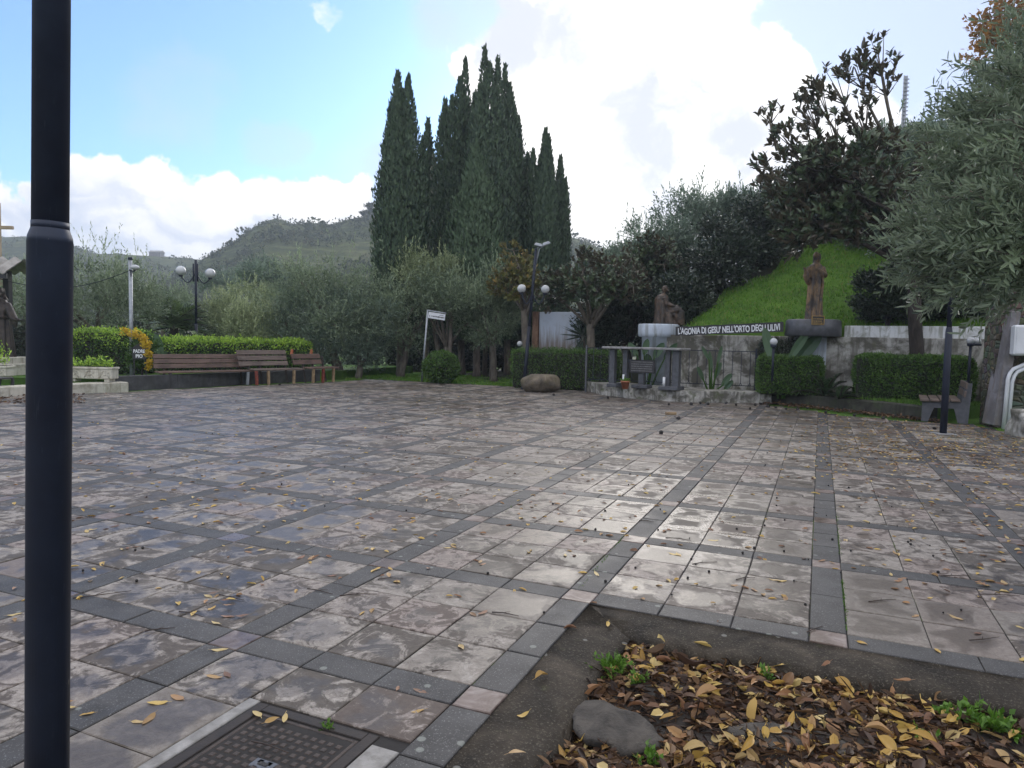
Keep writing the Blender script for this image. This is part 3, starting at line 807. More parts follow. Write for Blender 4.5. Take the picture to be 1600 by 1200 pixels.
# standing statue's pedestal: dark half drum sitting on the wall
p = W(1277, 505, 18.55)
mb = MB()
mb.lathe([(.02, 0), (.66, 0), (.70, .02), (.68, .40), (.63, .44), (.02, .45)], 34)
o = mb.build('pedestal', M['slate']); o.location = (p.x, p.y + .25, 1.80)
tag(o, 'dark rounded stone pedestal with a gold plaque under the standing statue', 'pedestal')
PED2 = (p.x, p.y + .25, 2.25)
def plate(name, loc, rz, w, h, mats, rows, label, cat, frame=.012):
    """framed lettered plaque; rows = list of (y, [segment widths...]) drawn as raised lettering strokes"""
    e = empty(name, loc, label, cat, rz=rz)
    mb = MB(); mb.box((0, .01, 0), (w, .02, h), bev=.003); mb.build('board', mats[0], e)
    if frame:
        mb = MB()
        for sx in (-1, 1): mb.box((sx * (w / 2 + frame / 2), .0, 0), (frame, .03, h + 2 * frame), bev=.003)
        for sz in (-1, 1): mb.box((0, -.0, sz * (h / 2 + frame / 2)), (w, .03, frame), bev=.003)
        mb.build('frame', mats[2], e)
    for y, hh, segs in rows:
        mb = MB(); x = -w * .42
        for sw, gap in segs:
            if x + sw > w * .44: break
            mb.box((x + sw / 2, -.003, y), (sw, .004, hh)); x += sw + gap
        if mb.v: mb.build('text_line', mats[1], e)
    return e
rs = random.Random(3)
def scribble(w, hh, tight=.55):
    return [(hh * rs.uniform(.10, .5) , hh * tight * rs.uniform(.25, .5)) for _ in range(120)]
pc = W(1278, 500.5, PED2[1] - .70)
plate('plaque', (pc.x, PED2[1] - .705, pc.z), .06, .30, .20, (M['signblack'], M['gold'], M['gold']), [(.035, .022, scribble(.3, .05)), (-.02, .022, scribble(.3, .05)), (-.07, .022, scribble(.3, .05))], 'small black plaque with gold lettering on the dark pedestal', 'plaque')

# long lettered board on the wall
a = W(1056, 518, 20.45); b = W(1224, 511, 18.75)
dirb = (b - a); LB = dirb.length
rz = math.atan2(dirb.y, dirb.x); ry = -math.asin(dirb.z / LB)
eb = empty('lettered_board', a, 'long black board with white capital letters along the top of the retaining wall', 'sign')
eb.rotation_euler = (0, ry, rz)
mb = MB(); nb = 14
vs = []
for k in range(nb + 1):
    x = LB * k / nb; dz = .025 * mnoise.noise(Vector((k * .7, 0, 0)))
    vs += [(x, -.02, -.125 + dz), (x, -.02, .135 + dz), (x, .03, .135 + dz), (x, .03, -.125 + dz)]
fs = []
for k in range(nb):
    for j in range(4): q = (j + 1) % 4; fs.append((k * 4 + j, k * 4 + q, k * 4 + 4 + q, k * 4 + 4 + j))
fs += [(0, 1, 2, 3), (nb * 4 + 3, nb * 4 + 2, nb * 4 + 1, nb * 4)]
mb.add(vs, fs); mb.build('board', M['signblack'], eb)
def text_mesh(name, txt, size, mat, parent=None, loc=(0, 0, 0), rot=(PI / 2, 0, 0), sx=1.0, bold=0.0, depth=.004, align='LEFT', wob=0.0):
    cu = bpy.data.curves.new('txt', 'FONT'); cu.body = txt; cu.size = size; cu.extrude = depth; cu.offset = bold; cu.align_x = align
    ob = bpy.data.objects.new('txt', cu); COL.objects.link(ob)
    dg = bpy.context.evaluated_depsgraph_get(); me = bpy.data.meshes.new_from_object(ob.evaluated_get(dg))
    bpy.data.objects.remove(ob); bpy.data.curves.remove(cu)
    me.name = name; me.materials.clear(); me.materials.append(mat)
    for v in me.vertices:
        v.co.x *= sx
        if wob: v.co.y += wob * mnoise.noise(Vector((v.co.x * 3, 0, 0)))
    o = link(name, me, parent); o.location = loc; o.rotation_euler = rot
    return o
tm = text_mesh('letters', "L'AGONIA DI GESU' NELL'ORTO DEGLI ULIVI", .245, M['whitepaint'], eb, (.07, -.026, -.085), sx=1.0, bold=.006, wob=.03)
ext = max(v.co.x for v in tm.data.vertices); k = (LB - .15) / ext
for v in tm.data.vertices: v.co.x *= k

# altar platform with rough stone front
PLT = [G(914, 610), G(940, 617), G(985, 622.5), G(1035, 626.5), G(1090, 629), G(1150, 629.5), G(1205, 630)]
PLT = [(p.x, p.y) for p in PLT]; PLTH = .30
back = [(wl(2.6, -.2).x, wl(2.6, -.2).y), (wl(.2, -.3).x, wl(.2, -.3).y), (PLT[0][0] + .1, PLT[0][1] + 1.6)]
poly = []
for (x0, y0), (x1, y1) in zip(PLT, PLT[1:]):
    for k in range(6):
        t = k / 6; poly.append((x0 + (x1 - x0) * t + .03 * rs.uniform(-1, 1), y0 + (y1 - y0) * t + .03 * rs.uniform(-1, 1)))
poly.append(PLT[-1]); poly += back
mb = MB(); mb.prism(poly, -.2, PLTH)
o = mb.build('platform', M['kerbstone']); tag(o, 'low curved stone platform carrying the altar table', 'platform')

# altar table
ax0 = W(947, 541, 20.0); ax1 = W(1070, 542.5, 18.75)
adir = Vector((ax1.x - ax0.x, ax1.y - ax0.y, 0)); AL = adir.length; arz = math.atan2(adir.y, adir.x)
amid = (ax0 + ax1) / 2
ea = empty('altar_table', (amid.x, amid.y, PLTH), 'grey stone altar table with thin wide top on the low platform', 'altar', rz=arz)
AH = 1.12
mb = MB(); mb.box((0, .1, AH - .03), (AL, .75, .06), bev=.012); mb.build('tabletop', M['concrete'], ea)
for x, wd in ((-AL * .40, .16), (-AL * .24, .13), (AL * .30, .13), (AL * .41, .17)):
    mb = MB(); mb.box((x, .0 if abs(x) > AL * .35 else .05, (AH - .06) / 2 + .03), (wd, wd, AH - .12), bev=.015, taper=.96); mb.build('leg', M['slate'], ea)
for x in (-AL * .40, AL * .355):
    mb = MB(); mb.box((x + (.1 if x < 0 else 0), .0, .05), (.52 if x > 0 else .30, .55, .10), bev=.015); mb.build('base', M['slate'], ea)
mb = MB(); mb.box((-AL * .02, .02, .05), (.45, .4, .10), bev=.015); mb.build('base', M['slate'], ea)
mb = MB(); mb.box((-AL * .02, .02, .25), (.15, .15, .32), bev=.01); mb.build('leg', M['slate'], ea)
mb = MB(); mb.tube([(AL * .285, -.14, .10), (AL * .285, -.14, .34)], .035, 12); mb.build('pipe', M['whitepaint'], ea)
mb = MB(); mb.tube([(-AL * .235, -.10, .10), (-AL * .235, -.10, .36)], .03, 12); mb.build('pipe', M['whitepaint'], ea)
pl = plate('altar_plaque', (0, 0, 0), 0, .72, .33, (M['signblack'], M['lettergrey'], M['signblack']), [(.12 - .06 * k, .030, scribble(.72, .05)) for k in range(5)], 'x', 'x')
for kx in ('label', 'category'): del pl[kx]
pl.parent = ea; pl.location = (AL * .0, -.12, .60)
# terracotta pot on the platform
pp = W(977, 601, 19.0)
ep = empty('flower_pot', (pp.x, pp.y, PLTH), 'terracotta pot with sparse leaves standing beside the altar legs', 'flower pot')
mb = MB(); mb.lathe([(.085, 0), (.115, .17), (.13, .17), (.13, .215), (.105, .215), (.10, .17), (.01, .165)], 22); mb.build('pot', M['terracotta'], ep)
n = 26; Pn = np.zeros((n, 3)); Pn[:, 2] = .18; Dn = unit(RNG.normal(size=(n, 3)) * (1, 1, .3) + (0, 0, .7))
link('foliage', np_mesh('foliage', leaves(Pn + runit(n) * .05, Dn, runit(n), RNG.uniform(.10, .2, n), .04), 4, M['weed'], RNG.random(n)), ep)

# iron railing behind the altar
fa = W(916, 572, 21.3); fb = W(1181, 572, 19.35)
ef = empty('railing', (fa.x, fa.y, 0), 'thin dark iron railing with plain balusters behind the altar', 'railing')
dv = Vector((fb.x - fa.x, fb.y - fa.y, 0)); FL = dv.length; ef.rotation_euler = (0, 0, math.atan2(dv.y, dv.x))
ZT, ZB = 1.36, .42
mb = MB(); mb.box((FL / 2, 0, ZT), (FL, .035, .022)); mb.build('top_rail', M['black'], ef)
mb = MB(); mb.box((FL / 2, 0, ZB), (FL, .025, .02)); mb.build('bottom_rail', M['black'], ef)
for x in (0, FL * .5, FL):
    mb = MB(); mb.box((x, 0, (ZT + .1) / 2), (.05, .05, ZT + .05)); mb.build('post', M['slate'] if x == 0 else M['black'], ef)
kx = .22
while kx < FL - .1:
    if abs(kx - FL * .5) > .1:
        mb = MB(); mb.tube([(kx, 0, ZT - .01), (kx, 0, ZB + .08), (kx + .03, 0, ZB)], .009, 6); mb.tube([(kx, 0, ZB + .08), (kx - .03, 0, ZB)], .008, 6)
        mb.build('baluster', M['black'], ef)
    kx += .235

# billboard-like white wall behind the hedge
pa = W(834, 520, 26.0); pb = W(908, 520, 25.2)
ew = empty('garden_wall', (pa.x, pa.y, 0), 'white plastered wall slab with rain stains between the leaning lamp and the yucca', 'wall')
dd = Vector((pb.x - pa.x, pb.y - pa.y, 0)); ew.rotation_euler = (0, 0, math.atan2(dd.y, dd.x)); Lw = dd.length
mw, nt_, out_ = new_mat('rain_stained_plaster'); co_ = objco(nt_)
z_ = nd(nt_, 'SeparateXYZ', {0: co_}).outputs['Z']
n_ = noise_(nt_, vmath(nt_, 'MULTIPLY', co_, (7, 7, .6)), 1.5, 7, .6); n2_ = noise_(nt_, co_, 2.5, 6, .6)
h_ = math_(nt_, 'MULTIPLY_ADD', n_, 1.9, z_)
cc = mixc(nt_, smooth(nt_, h_, 3.15, 2.1, 0, .9), (.52, .58, .68), (.16, .115, .08))
cc = mixc(nt_, smooth(nt_, n2_, .5, .7, 0, .25), cc, (.3, .3, .3))
bsdf(nt_, out_, cc, .75, bump(nt_, n2_, .2, .02))
mb = MB(); mb.box((Lw / 2 + .1, .1, 1.28), (Lw - .22, .16, 2.6), bev=.01); mb.build('panel', mw, ew)
mb = MB(); mb.box((.06, .08, 1.28), (.22, .24, 2.62), bev=.01); mb.build('pier', M['orangestain'] if 'orangestain' in M else stained('rusty_pier', (.36, .22, .14), (.17, .09, .06), (.10, .06, .045), 2), ew)

# right-hand stone wall with pier, meter box, pipes
sa = W(1566, 600, 14.3)
m_st, nt_, out_ = new_mat('rubble_masonry'); co_ = objco(nt_)
vn = nd(nt_, 'TexVoronoi', {'Vector': vmath(nt_, 'MULTIPLY', co_, (5.5, 5.5, 8)), 'Scale': 1.0, 'Randomness': .9}, feature='DISTANCE_TO_EDGE').outputs['Distance']
vc = nd(nt_, 'TexVoronoi', {'Vector': vmath(nt_, 'MULTIPLY', co_, (5.5, 5.5, 8)), 'Scale': 1.0, 'Randomness': .9}).outputs['Color']
nn = noise_(nt_, co_, 9, 7, .7)
cst = mixc(nt_, nn, (.065, .06, .042), (.17, .155, .115)); cst = mixc(nt_, .35, cst, mixc(nt_, 1.0, vc, (.16, .15, .12), 'MULTIPLY'))
cst = mixc(nt_, smooth(nt_, vn, .0, .10, .8, 0), cst, (.055, .052, .04)); 
bsdf(nt_, out_, cst, .9, bump(nt_, math_(nt_, 'MULTIPLY_ADD', nn, .3, smooth(nt_, vn, 0, .2)), .8, .05))
mb = MB(); mb.box((2.3, .35, 1.3), (4.6, .7, 3.2), bev=.03)
o = mb.build('stone_wall', m_st); o.location = (sa.x - .08, sa.y + .15, 0); o.rotation_euler = (0, 0, -.30)
tag(o, 'rubble stone wall at the right edge behind the pale pipes', 'wall')
pb0 = G(1545, 666); pt0 = W(1577, 489, pb0.y + .15)
pb0 = pb0 + Vector((.12, 0, 0))
mb = MB()
mb.box((0, 0, 0), (.20, .42, 2.32), bev=.02, taper=.82)
o = mb.build('buttress', M['purplestone']); d = (pt0 - pb0)
o.rotation_euler = (0, math.atan2(d.x, d.z) * .9, -.12); o.location = (pb0 + pt0) / 2 + Vector((0, 0, .02))
tag(o, 'leaning concrete buttress against the stone wall at the right', 'buttress')
mb = MB(); mb.box((0, 0, 0), (.55, .20, .60), bev=.03); 
eo = empty('meter_box', W(1607, 532, 14.0), 'white meter box mounted on the rubble stone wall at the right edge', 'meter box', rz=-.3)
mb.build('cabinet', M['plastic'], eo)
mb = MB(); mb.box((0, -.105, 0), (.48, .012, .52), bev=.004); mb.build('door', M['plastic'], eo)
for k, (dx, lab) in enumerate(((0, 'left white drain pipe bending up along the stone wall'), (.085, 'right white drain pipe bending up along the stone wall'))):
    q0 = G(1568, 668) + Vector((dx, .0, -.03)); q1 = W(1575, 592, q0.y) + Vector((dx, 0, 0 - .06 * k)); q2 = W(1583, 577, q0.y) + Vector((dx, 0, -.05 * k)); q3 = W(1640, 552, q0.y - .05) + Vector((dx, 0, -.05 * k))
    mb = MB(); mb.tube([q0, q1, q1.lerp(q2, .5) + Vector((-.012, 0, .015)), q2, q3], .037, 14)
    tag(mb.build('drain_pipe', M['plastic']), lab, 'pipe')
def rock(px, py, Y, r, sc, label, seed, mat='rockm', name='boulder', rz=0, sink=.06, cat='rock', loc=None):
    mb = MB(); mb.ball((0, 0, 0), r, 44, jit=.5 if seed > 10 else .16, fr=1.3, seed=seed, sc=sc)
    for i, v in enumerate(mb.v):
        d = Vector(v); nz = mnoise.fractal(d * (5 / max(r, .1) * .35) + Vector((seed, 0, 0)), .9, 2, 4) * r * .05
        v2 = d + d.normalized() * nz
        if v2.z < -r * sc[2] * .82: v2.z = -r * sc[2] * .82
        if v2.z > r * sc[2] * .80: v2.z = r * sc[2] * (.80 + .15 * (v2.z / (r * sc[2]) - .80))
        mb.v[i] = tuple(v2)
    o = mb.build(name, M[mat]); p = G(px, py) if loc is None else Vector(loc)
    o.location = (p.x, p.y, r * sc[2] * .82 - sink + (p.z if loc is not None else 0)); o.rotation_euler = (0, 0, rz)
    return tag(o, label, cat)
rock(845, 612, 20, .62, (1.0, .8, .54), 'large rounded brown boulder lying on the paving at the foot of the leaning lamp post', 4, rz=.2, sink=.02)
rock(1604, 682, 13, .33, (.8, .8, 1.0), 'rough upright rock beside the white pipes at the right edge', 15, mat='dirtywall', name='rock')
# kerb of the right-hand bed
kp = [G(1180, 627), G(1250, 633), G(1320, 640), G(1390, 647), G(1462, 657)]
mb = MB()
for a, b in zip(kp, kp[1:]): mb.beam(a + Vector((0, .1, .09)), b + Vector((0, .1, .09)), .22, .38, bev=.03)
tag(mb.build('garden_kerb', M['mosskerb']), 'dark mossy kerb edging the hedge bed in front of the retaining wall', 'kerb')
mb = MB(); pl_ = [tuple(p[:2]) for p in kp]; pl_ = [(x, y + .2) for x, y in pl_] + [(wl(8.6, -.02).x, wl(8.6, -.02).y), (wl(2.5, -.02).x, wl(2.5, -.02).y)]
mb.prism(pl_, -.1, .265); tag(mb.build('bed_ground', M['verge']), kind='structure')
# low dark wall behind the benches
ka = [G(150, 612), G(260, 607), G(380, 600.5), G(490, 595)]
mb = MB()
for a, b in zip(ka, ka[1:]): mb.beam(a + Vector((0, .55, .12)), b + Vector((0, .55, .12)), .2, .5, bev=.015)
tag(mb.build('low_wall', M['darkwall']), 'low dark stone wall behind the wooden benches', 'wall')
gb = [tuple((p + Vector((0, .6, 0)))[:2]) for p in ka] + [(-4.5, 32), (-20, 32), (-20, 19)]
mb = MB(); mb.prism(gb, -.1, .28); tag(mb.build('raised_bed', M['verge']), kind='structure')

# ---------------------------------------------------------------- benches
def wood_bench(name, a, b, label, zs=.44, backh=.42, depth=.42, nb=3, mat='wood', legs=None, split=False, group='wooden benches along the low wall', tilt=.30, backshift=0.0):
    a = Vector((a[0], a[1], 0)); b = Vector((b[0], b[1], 0)); d = b - a; L = d.length
    e = empty(name, a, label, 'bench', group, rz=math.atan2(d.y, d.x))
    mb = MB()
    for k in range(3): mb.box((L / 2, depth * (k + .5) / 3, zs - .02 - .008 * (2 - k)), (L, depth / 3 - .012, .04), bev=.006)
    mb.build('seat', M[mat], e)
    mb = MB(); hb = backh / nb
    for k in range(nb):
        z = zs + .06 + hb * (k + .5); y = depth + .04 + (z - zs) * tilt
        mb.box((L / 2 + backshift + rs.uniform(-.012, .012), y, z), (L * .985, .035, hb - (.012 if not split else .03)), Matrix.Rotation(-tilt * .9, 3, 'X'), bev=.006)
    mb.build('backrest', M[mat], e)
    for x, mk in (legs or ((.12, 'darkbark'), (L - .12, 'darkbark'))):
        mb = MB()
        mb.box((x, .05, (zs - .05) / 2), (.07, .07, zs - .05), Matrix.Rotation(rs.uniform(-.06, .06), 3, 'Y'), bev=.01)
        mb.build('leg', M[mk], e)
        mb = MB(); top = zs + backh * .92
        mb.beam((x, depth - .02, 0.0), (x, depth + .075 + (top - zs) * tilt, top), .06, .05, bev=.008)
        mb.build('back_post', M['darkbark'], e)
    return e
b1a, b1b = G(256, 606.5), G(398, 601.0)
wood_bench('bench', b1a + Vector((-.10, 0, 0)), b1b + Vector((.1, 0, 0)), 'longest brown wooden bench, solid backrest, leftmost of the three beside the sign', zs=.46, backh=.42, nb=3, tilt=.28, legs=((.30, 'darkwall'), (2.6, 'galv')))
b2a, b2b = G(418, 602.6), G(466, 599.0)
wood_bench('bench', b2a + Vector((-.35, 0, 0)), b2b + Vector((.22, 0, 0)), 'middle wooden bench with gapped worn back planks and forked log legs', zs=.50, backh=.52, nb=3, mat='woodgrey', split=True, backshift=-.3, tilt=.35, legs=((.05, 'redpaint'), (.45, 'yellowwood'), (1.35, 'yellowwood')))
b3a, b3b = G(494, 599.2), G(528, 596.6)
e3 = wood_bench('bench', b3a + Vector((-.15, 0, 0)), b3b + Vector((.05, 0, 0)), 'rightmost wooden bench with orange post tops beside the olive trees', zs=.52, backh=.38, nb=2, mat='wood', split=True, backshift=-.35, tilt=.35, legs=((.12, 'yellowwood'), (.55, 'redpaint'), (1.02, 'yellowwood')))
for x in (-.22, .62):
    mb = MB(); mb.box((x, .68, 1.0), (.09, .06, .20), Matrix.Rotation(.12, 3, 'Y'), bev=.02, taper=.7); mb.build('post_cap', M['orangewood'], e3)
# right bench: concrete end frames, plank seat, seen from its end
ba = G(1468, 660); eb2 = empty('bench', (ba.x + .1, ba.y, 0), 'concrete framed bench with weathered planks seen end-on behind the black pole', 'bench', rz=-.50)
def endframe(y):
    prof = [(-.42, 0), (-.30, 0), (-.20, .30), (.16, .30), (.24, 0), (.42, 0), (.46, .84), (.34, .84), (.28, .44), (-.42, .40)]
    mb = MB(); n = len(prof)
    vs = [(x, y, z) for x, z in prof] + [(x, y + .10, z) for x, z in prof]
    mb.add(vs, [tuple(range(n)), tuple(range(2 * n - 1, n - 1, -1))] + [(k, k + n, (k + 1) % n + n, (k + 1) % n) for k in range(n)])
    return mb
endframe(0).build('end_frame', M['slate'], eb2); endframe(1.35).build('end_frame', M['slate'], eb2)
for k in range(4):
    mb = MB(); mb.box((-.38 + .185 * k, .72, .45 + .008 * k), (.165, 1.65, .045), bev=.008); mb.build('plank', M['woodgrey'], eb2)
for k in range(2):
    mb = MB(); mb.box((.335 + .02 * k, .72, .62 + .17 * k), (.04, 1.6, .13), Matrix.Rotation(.12, 3, 'Y'), bev=.008); mb.build('plank', M['woodgrey'], eb2)
# left black bench
ba = G(-30, 622); bb_ = G(22, 617)
eb3 = empty('bench', (ba.x, ba.y, 0), 'low black bench cut off by the left edge in front of the friar statue', 'bench', rz=math.atan2(bb_.y - ba.y, bb_.x - ba.x))
Lq = (bb_ - ba).length + .05
mb = MB()
for k in range(3): mb.box((Lq / 2, .1 + .13 * k, .40), (Lq, .115, .04), bev=.006)
mb.build('seat', M['signblack'], eb3)
for x in (.1, Lq - .08):
    mb = MB(); mb.beam((x, .04, 0), (x + .05, .04, .385), .05, .06); mb.build('leg', M['signblack'], eb3)
    mb = MB(); mb.beam((x, .40, 0), (x + .05, .36, .385), .05, .06); mb.build('leg', M['signblack'], eb3)

# ---------------------------------------------------------------- lamps
def pole_mesh(mb, base, top, r0, r1, n=14): mb.tube([base, top], [r0, r1], n)
def globe_lamp(name, base, top, globes, label, gr=.16, arm=.45, rb=.055, rt=.045, head=None, group='double globe lamps'):
    base = Vector(base); top = Vector(top)
    e = empty(name, base, label, 'street lamp', group)
    up = top - base
    mb = MB(); mb.tube([(0, 0, 0), up * .45], [rb, rb], 14); mb.tube([up * .45, up], [rt, rt], 12); mb.lathe([(.001, up.length * 0), (rb * 1.6, 0), (rb * 1.6, .06), (rb, .10)], 14)
    mb.build('post', M['black'], e)
    for g, za in globes:                                   # g: globe centre (world), za: height where the arm leaves
        g = Vector(g) - base; root = up * (za / up.z)
        side = Vector((g.x - root.x, g.y - root.y, 0)); 
        mb = MB(); pts = []
        for k in range(11):
            q = k / 10; ang = -PI / 2 * 1.0 + PI * 0
            x = math.sin(q * PI / 2); 
            # J curve: drops from the post then rises below the globe
            hh = root.z - .0 + (-.34) * math.sin(q * PI) * 1.0 + (g.z - gr - root.z) * q ** 2
            pts.append(Vector((root.x + side.x * (q * 1.0), root.y + side.y * q, hh)))
        pts.append(Vector((g.x, g.y, g.z - gr)))
        mb.tube(pts, .022, 10); ar = mb.build('arm', M['black'], e)
        mb = MB(); mb.lathe([(.03, -.05), (.07, -.03), (.075, .02), (.05, .03)], 14, c=(g.x, g.y, g.z - gr)); mb.build('collar', M['black'], ar)
        mb = MB(); mb.ball((g.x, g.y, g.z), gr, 24); mb.build('globe', M['globe'], e)
    return e
Yl = 26.0
bl = W(306.5, 560, Yl); bl.z = 0; tl = W(306, 406, Yl)
el = globe_lamp('street_lamp', bl, tl, [(W(282.5, 423, Yl), W(300, 425, Yl).z - .0), (W(328.5, 427, Yl), W(306, 425, Yl).z)], 'black lamp post with two white globes behind the benches', gr=.175)
for dx in (-.075, .075):
    mb = MB(); mb.tube([(dx, 0, W(306, 440, Yl).z), (dx, 0, W(306, 412, Yl).z)], .03, 10); mb.build('bracket', M['black'], el)
Yl = 22.3
bl = G(817, 607); bl = W(818.5, 590, Yl); bl.z = 0; tl = W(838, 388, Yl)
el = globe_lamp('street_lamp', bl, tl, [(W(815, 451, Yl), W(830, 455, Yl).z - .05), (W(852, 452, Yl), W(830, 455, Yl).z - .05)], 'leaning black lamp post with two grey globes behind the boulder', gr=.135)
q = tl - bl
mb = MB(); mb.tube([q - Vector((.05, 0, .45)), q + Vector((.02, 0, .0)), q + Vector((.16, -.02, .10))], .02, 8); mb.tube([q - Vector((0, 0, .5)), q + Vector((.10, 0, -.02)), q + Vector((.3, 0, .12))], .018, 8); br = mb.build('bracket', M['galv'], el)
for dx, dz, ry in ((.06, .10, .2), (.30, .14, -.35)):
    mb = MB(); mb.box(q + Vector((dx, -.05, dz)), (.26, .16, .10), Matrix.Rotation(ry, 3, 'Y'), bev=.02, taper=.8); mb.build('floodlight', M['galv'], el)
# white collar tape low on that post
# right black pole (its lamp head is lost in the olive foliage)
bp = G(1473.5, 678)
ep = empty('lamp_post', (bp.x, bp.y, 0), 'plain black lamp post rising into olive foliage beside the concrete bench', 'street lamp')
mb = MB(); mb.tube([(0, 0, 0), (0, 0, 1.85)], [.060, .058], 18); mb.tube([(0, 0, 1.85), (0, 0, 1.93), (0, 0, 1.94)], [.058, .046, .044], 18)
mb.build('lower_tube', M['black'], ep)
mb = MB(); mb.tube([(0, 0, 1.93), (0, 0, 4.2)], [.044, .04], 16); mb.build('upper_tube', M['black'], ep)
mb = MB(); mb.box((0, 0, .006), (.34, .30, .02), bev=.004); mb.build('base_plate', M['concrete'], ep)
for sx in (-1, 1):
    mb = MB(); mb.tube([(0, 0, 3.7), (sx * .2, 0, 3.45), (sx * .42, 0, 3.55), (sx * .45, 0, 3.75)], .022, 10); mb.build('arm', M['black'], ep)
    mb = MB(); mb.ball((sx * .45, 0, 3.92), .17, 22); mb.build('globe', M['globe'], ep)
# foreground pole
Yf = 2.04
pf0 = W(75, 900, Yf)
ep = empty('lamp_post', (pf0.x, pf0.y, 0), 'thick black lamp post filling the left edge of the view, nearest the camera', 'street lamp')
zj = W(77, 376, Yf).z
mb = MB(); rl = 31.0 / FPX * Yf; ru = 25.2 / FPX * Yf
lt = (W(79, 300, Yf) - W(75.5, 900, Yf)); lt = lt / lt.z
mb.tube([Vector((0, 0, -.01)), lt * (zj - .006)], [rl, rl], 40)
mb.tube([lt * (zj - .006), lt * (zj + .010), lt * (zj + .028), lt * (zj + .036)], [rl, rl * .97, ru * 1.06, ru], 40, cap=False)
mb.build('lower_tube', M['pole'], ep)
mb = MB(); mb.tube([lt * (zj + .032), lt * (zj + .052)], [ru * 1.025, ru * 1.025], 40); mb.tube([lt * (zj + .05), lt * 4.6], [ru, ru * .98], 40); mb.build('upper_tube', M['pole'], ep)
ep.location = (W(75.5, 900, Yf) - lt * W(75.5, 900, Yf).z)
mb = MB(); mb.lathe([(rl * 1.0, .0), (rl * 1.5, .0), (rl * 1.5, .02), (rl * 1.05, .05)], 32); mb.build('base_ring', M['pole'], ep)
for sx in (-1, 1):
    t4 = lt * 4.3
    mb = MB(); mb.tube([t4, t4 + Vector((sx * .22, 0, -.2)), t4 + Vector((sx * .42, 0, -.12)), t4 + Vector((sx * .46, 0, .06))], .022, 10); mb.build('arm', M['pole'], ep)
    mb = MB(); mb.ball(t4 + Vector((sx * .46, 0, .22)), .17, 22); mb.build('globe', M['globe'], ep)
# galvanised pole with lamp and cable
Yg = 20.8
p0 = W(206, 590, Yg); p1 = W(205.5, 406, Yg)
eg = empty('floodlight_pole', (p0.x, p0.y, 0), 'slim grey metal pole with a small lamp and a slack cable behind the flowering shrub', 'lamp pole')
mb = MB(); mb.tube([(0, 0, 0), (0, 0, p1.z)], [.055, .05], 14); mb.build('pole', M['galv'], eg)
mb = MB(); mb.tube([(0, 0, p1.z), (0, 0, p1.z + .07)], .065, 14); mb.build('cap', M['black'], eg)
mb = MB(); mb.ball((.17, -.08, p1.z - .22), .10, 18, sc=(1.3, 1, .75)); mb.build('lamp_head', M['globe'], eg)
mb = MB(); mb.tube([(0, -.05, p1.z - .30), (.12, -.08, p1.z - .34), (.2, -.08, p1.z - .3)], .025, 8); mb.tube([(.03, -.06, p1.z - .34), (.06, -.08, p1.z - .5), (.09, -.08, p1.z - .36)], .012, 6); mb.build('bracket', M['black'], eg)
ce = W(-60, 418, 19.5); mb = MB(); pts = []
cs = Vector((p0.x, p0.y, p1.z - .30))
for k in range(21):
    q = k / 20; v = cs.lerp(ce, q); v.z -= .62 * math.sin(PI * min(1, q * 1.0)) * (1 - .3 * q); pts.append(v)
mb.tube(pts, .011, 6); tag(mb.build('overhead_cable', M['black']), 'thin black cable sagging leftward from the grey metal pole', 'cable')
# small globe garden lamps
def garden_lamp(pxs, pyg, Yq, r, label, two=False, rise=.9):
    g = W(pxs, pyg, Yq); e = empty('garden_lamp', (g.x, g.y, max(0, g.z - rise)), label, 'garden lamp')
    hz = g.z - max(0, g.z - rise)
    mb = MB(); mb.tube([(0, 0, 0), (0, 0, hz - r)], .03, 10); mb.lathe([(.02, hz - r - .06), (.07, hz - r - .04), (.08, hz - r + .02)], 14); mb.build('post', M['black'], e)
    mb = MB(); mb.ball((0, 0, hz), r, 20); mb.build('globe', M['globe'], e)
    if two:
        mb = MB(); mb.ball((.18, .05, hz - .02), r * .95, 20); mb.build('globe', M['globe'], e)
        mb = MB(); mb.box((.09, 0, hz - r - .01), (.28, .07, .05), bev=.01); mb.build('crossbar', M['black'], e)
    return e
garden_lamp(1209, 534, 18.0, .095, 'small white globe lamp in front of the big paddle leaves', rise=1.0)
garden_lamp(1517, 532, 16.2, .085, 'pair of small white globes on one short post beside the leaning buttress', True, 1.2)
garden_lamp(812, 537, 24.6, .095, 'tiny white globe lamp in the dark between the tree trunks and the leaning lamp', rise=1.2)
pv0 = W(1538, 566, 15.3); mb = MB(); mb.tube([(pv0.x, pv0.y, .0), (pv0.x + .02, pv0.y, pv0.z)], .03, 10); mb.ball((pv0.x + .02, pv0.y, pv0.z), .055, 12)
tag(mb.build('vent_pipe', M['black']), 'short black capped pipe between the concrete bench and the buttress', 'pipe')

# ---------------------------------------------------------------- signs
Ys = 24.0
p0 = G(659, 596); p1 = W(668.5, 484, p0.y)
es = empty('street_sign', (p0.x, p0.y, 0), 'leaning grey pole with a small white name panel in front of the olive trees', 'sign')
tv = p1 - Vector((p0.x, p0.y, 0))
mb = MB(); mb.tube([(0, 0, -.02), tv], .033, 12); mb.build('pole', M['galv'], es)
ang = math.atan2(W(696, 489, p0.y).z - p1.z, W(696, 489, p0.y).x - p1.x)
bo = empty('sign_panel', tv + Vector((.05, -.03, -.02))); bo.parent = es; bo.rotation_euler = (0, -ang - .02, -.05)
mb = MB(); mb.box((.30, .0, -.16), (.60, .02, .22), bev=.004); mb.build('panel', M['plastic'], bo)
mb = MB(); mb.box((.28, .0, -.005), (.68, .04, .035), bev=.004); mb.build('top_bar', M['galv'], bo)
mb = MB()
mb.box((.03 + .02, -.012, -.19), (.018, .004, .05)); x = .10
